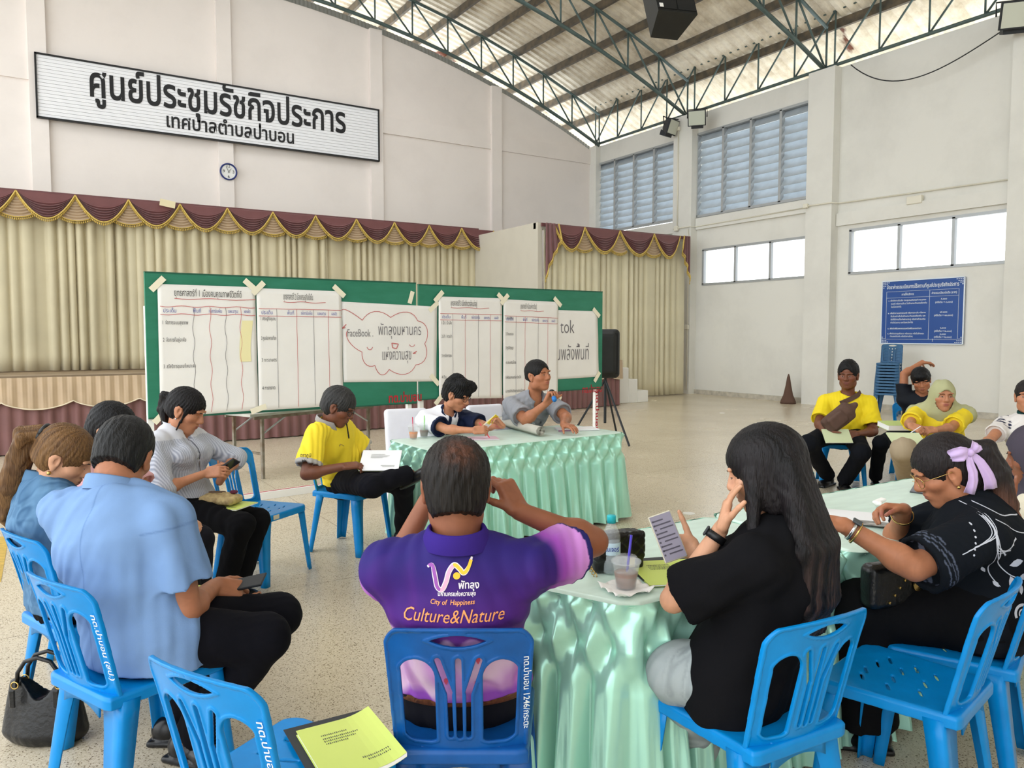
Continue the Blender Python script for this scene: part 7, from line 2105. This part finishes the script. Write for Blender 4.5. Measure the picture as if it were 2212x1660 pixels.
# pen and notes held by the woman in white and navy
h6 = P6.hand['R']; g6 = P6.W['R'] + h6['d'] * .095 + h6['n'] * .025
tag(B().tube([g6 - U3 * .05 + LFT * -.03, g6 + U3 * .07 - RT * .05], .005, 6).out('marker_pen', M('pen_red', (222, 70, 90), .4)), 'thin red pen held by the woman in white and navy', 'pen')
g6 = P6.W['L'] + P6.hand['L']['d'] * .10 + P6.hand['L']['n'] * .03; t = thing('paper_slips', 'yellow and white paper slips held up by the woman in white and navy', 'notes', tuple(g6))
for k in range(4): B().box(g6 + LFT * .02 * k - U3 * .018 * k, (.10, .06, .002), Rf(RT * .7 + U3 * .7, FWD * .5 - U3 * .5 + RT * .1 * k)).out('slip', m_yel if k % 2 == 0 else m_page, t)
# near table
def onB(px, py): return atZ(px, py, ZT)
# quilted black bag
p = onB(1332, 1232); t = thing('quilted_handbag', 'black quilted handbag with gold clasp standing on the near table', 'handbag', tuple(p))
Rb = Rf(RT + FWD * .35, U3); Rb = np.stack([Rb[:, 0], np.cross(U3, Rb[:, 0]), U3], 1)
f = Field.box((-.12, -.07, 0), (.12, .07, .16), .0035); f.add(rbox((0, .012, .07), (.098, .040, .068), .016), 0); f.add(rbox((0, -.022, .092), (.098, .016, .050), .014), .012)
qd = lambda t: .0032 * np.clip(1 - (1 - np.abs(((t * 19) % 1) * 2 - 1)) * 4.5, 0, 1)
f.off(lambda X, Y, Z: (qd(X + Z) + qd(X - Z)) * (Z > .045))
V, Q = f.mesh(); mk('bag_body', V @ Rb.T + p, Q, m_blk, t, True)
B().box(p + Rb @ np.array((.035, -.040, .035)), (.032, .006, .036), Rb, bev=.002).out('clasp', m_goldw, t)
b = B(); 
for k in range(10): 
    a_ = k / 9; b.tube([p + Rb @ np.array((-.10 - .02 * math.sin(a_ * 3), -.01 - .03 * a_, .085 - .08 * a_)) + np.array((.006 * math.cos(q), .004 * math.sin(q * 2), .009 * math.sin(q))) for q in np.linspace(0, 5.6, 8)], .0016, 5, closed=True)
b.out('chain', m_goldw, t)
t = bottle('water bottle with a teal cap beside the black quilted bag', onB(1320, 1238), .205, .032, m_teal)
pb2 = onB(1320, 1238); lettering('lettering', 'เนเจอร์', pb2 - FWD * .034 + U3 * .085, RT, U3, M('label_ink', (40, 60, 150), .5), t, width=.045, size=.022, align='C', bold=.015)
ct = onB(1352, 1274); f = Field.box(ct - (.1, .1, .004), ct + (.1, .1, .03), .004)
P = np.array([[ct + np.array((a * .075 + .01 * b2, b2 * .07, .0022 + .010 * (a * a + b2 * b2) * abs(math.sin(3 * a + 5 * b2)))) for b2 in np.linspace(-1, 1, 17)] for a in np.linspace(-1, 1, 17)])
tag(B().slab(P, (0, 0, 1), .0007).out('paper_napkin', m_tiss, smooth=True), 'crumpled white tissue under the cocoa cup', 'napkin')
cup('iced cocoa in a clear cup with a purple straw on a tissue', ct + (0, 0, .004), m_cocoa, M('purple_straw', (74, 60, 190), .35), h=.088, r=.046, lean=(.12, -.02), level=.62)
t = booklet('green_booklet', 'lime green booklet on a dark folder, on the near table by the cocoa cup', onB(1448, 1240) + (0, 0, .004), RT + FWD * .15 , FWD * 1 - RT * .25, .24, .27, m_lime, .003)
B().box(onB(1448, 1228) + (0, 0, .0025), (.30, .25, .003), Rf(RT + FWD * .2, FWD)).out('folder', m_flb, t)
# phone in the long-haired woman's hand
h9 = P9.hand['R']; g9 = P9.W['R'] + h9['d'] * .075 + h9['n'] * .028
t, R_ = phone('phone with a lit message screen held up by the long-haired woman', atD(1442, 1160, np.dot(g9 - C0, FW) - .035), RT * .95 + U3 * .30 + FWD * .1, U3 * .92 - RT * .34 + FWD * .35, m_lit, .078, .158, M('phone_case', (200, 196, 176), .3))
b = B(); c9_ = atD(1442, 1160, np.dot(g9 - C0, FW) - .035)
for k in range(9):
    b.box(c9_ + R_ @ np.array((-.012 + .01 * (k % 3), .058 - .014 * k, .0058)), (.034 + .012 * ((k * 5) % 3), .0045, .0006), R_)
    b.box(c9_ + R_ @ np.array((-.030, .058 - .014 * k, .0058)), (.006, .006, .0006), R_)
tag(b.out('message_lines', M('screen_text', (70, 66, 80), .3), t), kind='stuff')
# in front of the lilac bow woman
def onC(px, py): return atZ(px, py, ZT)
t = booklet('magazine', 'open magazine with a printed picture under the hands of the woman with the bow', onC(1868, 1122) + (0, 0, .001), RT * .9 - FWD * .45, FWD * .9 + RT * .45, .36, .24, m_page, .005, 'magazine', False)
B().box(onC(1888, 1136) + (0, 0, .009), (.17, .09, .0008), Rf(RT * .9 - FWD * .45, FWD)).out('printed_picture', M('picture_dark', (92, 90, 88), .6, var=.8, vs=30, rgb2=(190, 186, 180)), t)
c = onC(1898, 1098); f = Field.box(c - (.05, .05, .01), c + (.08, .06, .06), .004)
f.add(rbox(c + (.0, 0, .022), (.05, .014, .012), .008, rotz(.6) @ roty(.2)), .01); f.add(rbox(c + (.02, .01, .03), (.03, .018, .008), .006, rotz(-.3) @ roty(-.3)), .01)
V, Q = f.mesh(); tag(mk('crumpled_tissue', V, Q, m_tiss, None, True), 'crumpled white wrapper beneath the right hand of the woman with the bow', 'wrapper')
bottle('water bottle with a blue cap behind the long-haired woman, further left', onC(1738, 1096) + (.0, .06, 0), .2, .031, m_bcap, 'water bottles on the right tables')
bottle('water bottle with a teal cap behind the long-haired woman, nearer the table front', onC(1741, 1103) + (-.01, -.03, 0), .19, .03, m_teal, 'water bottles on the right tables')
bottle('water bottle with a blue cap beside the dark headscarf', onC(2138, 1062), .21, .032, m_bcap, 'water bottles on the right tables')
phone('grey phone lying tilted on the table before the woman with glasses and bow', onC(1990, 1062) + (0, 0, .03), RT * .7 - FWD * .7, FWD * .6 + RT * .5 + U3 * .35, M('phone_grey', (120, 120, 126), .2))
# black bag on the lap of the woman with the bow
c = atD(1925, 1262, 2.86); t = thing('lap_handbag', 'black handbag with gold studs on the lap of the woman with the bow', 'handbag', tuple(c - (0, 0, .1)))
f = Field.box((-.14, -.06, -.10), (.14, .06, .09), .006); f.add(rbox((0, 0, 0), (.12, .04, .085), .03), 0); V, Q = f.mesh(); Rg = Rf(RT + FWD * .3, U3); Rg = np.stack([Rg[:, 0], np.cross(U3, Rg[:, 0]), U3], 1)
mk('bag_body', V @ Rg.T + c, Q, m_blk, t, True)
for k in range(5): B().lathe([(0, 0), (.006, 0), (.005, .004), (0, .005)], c + Rg @ np.array((.045 - .022 * k, -.041, .05 - .026 * k)), 8, Rg @ rotx(math.radians(90))).out('stud', m_goldw, t)
for k in range(3): B().tube([c + Rg @ np.array((.075, -.046, .085 - .022 * k)) + np.array((.007 * math.cos(q), 0, .012 * math.sin(q))) for q in np.linspace(0, 5.6, 9)], .002, 5, closed=True).out('chain_link', m_goldw, t)
B().lathe([(0, 0), (.02, 0), (.02, .005), (0, .007)], c + Rg @ np.array((.078, -.044, .0)), 16, Rg @ rotx(math.radians(90))).out('medal', m_goldw, t)
# left group
t, R_ = phone('phone held in both hands by the woman in the grey blouse', (P4.W['L'] + P4.hand['L']['d'] * .10 + P4.W['R'] + P4.hand['R']['d'] * .12) / 2 + U3 * .02, FWD * .6 - U3 * .3 + RT * .2, RT * .8 + U3 * .55, m_scr)
lap4 = (P4.K['R'] * .62 + P4.K['L'] * .38 + P4.hip * .55) / 1.55; lap4[2] = max(P4.K['R'][2], P4.K['L'][2]) + .085
t = booklet('green_booklet', 'lime green booklet on the lap of the woman in the grey blouse, under a purse', lap4, RT * .9 - FWD * .25, FWD + RT * .3, .30, .22, m_lime, .004)
c = lap4 + LFT * .03 + U3 * .012
t = thing('woven_purse', 'beige woven purse with a dark red flower on the green booklet', 'purse', tuple(c))
f = Field.box(c - (.2, .2, .01), c + (.2, .2, .09), .004); Rp = Rf(RT * .95 - FWD * .2, FWD + RT * .2)
f.add(rbox(c + U3 * .026, (.115, .07, .026), .024, Rp), 0); f.add(ell(c + U3 * .05, (.09, .05, .018), Rp), .02); f.off(lambda X, Y, Z: .0018 * np.sin(X * 190 + 2 * np.sin(Z * 160)) * np.sin(Y * 170 + Z * 150))
V, Q = f.mesh(); mk('purse_body', V, Q, M('woven_beige', (206, 186, 134), .8, var=.4, vs=30, rgb2=(156, 132, 92)), t, True)
f = Field.box(c - (.2, .2, -.03), c + (.2, .2, .12), .004); fc = c + RT * .08 + U3 * .068
for k in range(5): f.add(ell(fc + np.array((.012 * math.cos(k * 1.26), .012 * math.sin(k * 1.26), .002)), (.013, .013, .010)), .003)
V, Q = f.mesh(); mk('flower', V, Q, M('maroon_cloth', (92, 26, 52), .7), t, True)
B().tube([c + RT * (.05 * math.cos(q) - .02) + FWD * (.02 * math.sin(q)) + U3 * .07 for q in np.linspace(0, 5.5, 14)], .003, 6).out('cord', M('brown_cord', (110, 86, 70), .7), t, True)
k3 = P3.K['R'] * .55 + P3.hip * .45
lap3 = atD(436, 1305, 2.98); lap3[2] = max(lap3[2] - .0, P3.K['R'][2] + .07)
t = booklet('green_booklet', 'lime green booklet and white papers on the lap of the man in pale blue', lap3, RT * .95 - FWD * .1, FWD + RT * .2, .22, .30, m_lime, .010)
phone('black phone in the right hand of the man in pale blue', P3.W['R'] + P3.hand['R']['d'] * .12 + U3 * .03, FWD * .8 + U3 * .3, RT * .9 + U3 * .25, m_scr)
c5 = (P5.W['R'] + P5.W['L']) / 2 + RT * .17 - FWD * .10 - U3 * .015
t = booklet('green_booklet', 'open booklet with white pages held by the man in the yellow polo', atD(822, 993, 5.30) - U3 * .01, RT * .98 - U3 * .0, FWD * .8 + U3 * .45, .27, .22, m_lime, .005, 'booklet', True, m_page)
# green booklet on the empty front chair
cc = CH['empty_front']; yw = cc.rotation_euler.z; Rc = rotz(yw)
sp0 = atZ(755, 1618, .468)
t = booklet('green_booklet', 'lime green booklet with white sheets on the seat of the empty front chair', sp0, RT * .85 + FWD * .5, FWD * .9 - RT * .55, .215, .295, m_lime, .010, curl=.03)
B().box(sp0 - U3 * .002 + LFT * .03 + FWD * .03, (.24, .31, .002), Rf(RT * .85 + FWD * .5, FWD)).out('folder', m_flb, t)
# black handbag on the floor
c = atZ(66, 1630, .0) + FWD * .10; t = thing('black_handbag', 'big black leather handbag with two handles on the floor at the left', 'handbag', tuple(c))
Rh_ = np.stack([RT, FWD, U3], 1); f = Field.box((-.2, -.1, 0), (.2, .1, .33), .006)
f.add(ecap((0, 0, .05), (0, 0, .24), (1, 0, 0), (.165, .075), (.135, .03)), 0); f.cut(lambda X, Y, Z: np.maximum(.004 - Z, Z - .27 - .0 * X + .09 * np.exp(-(X / .06) ** 2)))
f.off(folds(.004, 3, .8)); V, Q = f.mesh(); mk('bag_body', V @ Rh_.T + c, Q, m_blk, t, True)
for yo in (-.035, .03):
    pts = [(-.085, yo, .235), (-.08, yo, .29), (-.05, yo, .335), (.0, yo, .35), (.05, yo, .335), (.08, yo, .29), (.085, yo, .235)]
    h_ = B().tube([c + Rh_ @ np.array(q) for q in pts], .008, 8).out('handle', m_blk, t, True)
    b = B()
    for sg in (-1, 1): b.tube([c + Rh_ @ np.array((sg * .085 + .014 * math.cos(q), yo - .012, .245 + .014 * math.sin(q))) for q in np.linspace(0, 5.7, 12)], .0028, 6, closed=True)
    b.out('ring', m_goldw, h_, True)
    for sg in (-1, 1): B().box(c + Rh_ @ np.array((sg * .085, yo - .03, .20)), (.022, .008, .07), Rh_, bev=.003).out('strap_tab', m_blk, h_)
# right row
g = atD(1808, 943, 7.66); booklet('green_booklet', 'pale green papers in the hands of the man in the yellow tee shirt', g, RT * .98, FWD * .6 + U3 * .6, .27, .17, M('pale_green_paper', (206, 216, 176), .6), .006, 'papers', False)
S_, E_ = P12.S, P12.chest; t = thing('crossbody_bag', 'brown crossbody bag across the yellow tee shirt', 'bag', tuple(P12.waist + P12.cy * .2))
m_bb = M('brown_canvas', (92, 68, 58), .8, var=.2, vs=20, bump=.2, bs=90); cb = atD(1810, 905, 7.72); Rq = Rf(RT * .75 + U3 * .62, U3)
f = Field.box(cb - .26, cb + .26, .008); f.add(rbox(cb, (.16, .095, .045), .035, Rq), 0); f.add(rbox(cb - FWD * .045 - RT * .02 - U3 * .01, (.09, .065, .03), .02, Rq), .01); f.add(rcone(cb + Rq[:, 0] * .12, cb + Rq[:, 0] * .22, .06, .03), .04); f.off(folds(.004, 9, 1)); V, Q = f.mesh(); mk('bag_body', V, Q, m_bb, t, True)
pa, pb_ = cb + Rq[:, 0] * .2, P12.S['L'] * .55 + P12.N * .45 + U3 * .085
W = []
for s_ in np.linspace(0, 1, 16):
    q = pa * (1 - s_) + pb_ * s_; hit = P12.bvh.ray_cast(Vector(q - FWD * .5), Vector(FWD), 1.0); W.append((np.array(hit[0]) if hit[0] is not None else q) - FWD * .018)
sd_ = unit(np.cross(unit(pb_ - pa), FWD)) * .024; secs = [[q - sd_, q + sd_, q + sd_ - FWD * .008, q - sd_ - FWD * .008] for q in W]; B().loft(secs).out('strap', m_bb, t)
c = atD(1945, 925, 7.15); booklet('green_file', 'thick pale green file lying on the lap beside the green headscarf', c, RT, FWD + U3 * .1, .34, .22, M('pale_green_card', (186, 204, 122), .6), .045, 'file', False)
c = atD(1958, 950, 6.28); booklet('green_booklet', 'pale green sheets on the knee of the woman in the green headscarf', c, RT * .98 - FWD * .1, FWD * .8 + U3 * .35, .26, .20, M('pale_green_paper', (206, 216, 176), .6), .005, 'papers', False)
h14 = P14.hand['R']; g = P14.W['R'] + h14['d'] * .09; tag(B().tube([g + U3 * .03, g + LFT * .09 - U3 * .03], .004, 6).out('pen', m_page), 'white pen held by the woman in the green headscarf', 'pen')
# floor marks and odd bits
m_disc = M('floor_sticker', (232, 230, 224), .5)
for px, py, lb in ((1488, 1110, 'round white floor sticker between the two skirted tables'), (1560, 893, 'round white floor sticker far off near the wall column'), (1790, 905, 'round white floor sticker left of the yellow tee shirt')):
    q = atZ(px, py); tag(B().lathe([(.0, .001), (.055, .001), (.055, .003), (0, .003)], q, 24, cap=False).out('floor_sticker', m_disc), lb, 'sticker', 'round white stickers on the floor')
q0, q1 = atZ(8, 1160), atZ(-12, 1260); tag(B().bar(q0 + (0, 0, .0015), q1 + (0, 0, .0015), .07, .002).out('floor_tape', M('yellow_tape', (206, 172, 82), .6, var=.3, vs=20)), 'worn yellow tape strip on the floor at the left edge', 'tape')
q0, q1 = atZ(0, 1092) , atZ(40, 1085); tag(B().tube([q0 - RT * .8 + (0, 0, .006), q0 + (0, 0, .006), q1 + (0, 0, .006), q1 + RT * .6 + FWD * .1 + (0, 0, .006)], .006, 6).out('floor_cable', m_flb), 'thin black cable on the floor at the left edge', 'cable')
q = atZ(40, 1105); t = thing('folded_stand', 'dark metal stand leg leaning at the left edge behind the denim jacket', 'stand', tuple(q)); B().bar(q, atD(-30, 1008, np.dot(q - C0, FW) - .1), .04, .02).out('leg', M('dark_metal', (52, 44, 40), .5), t)
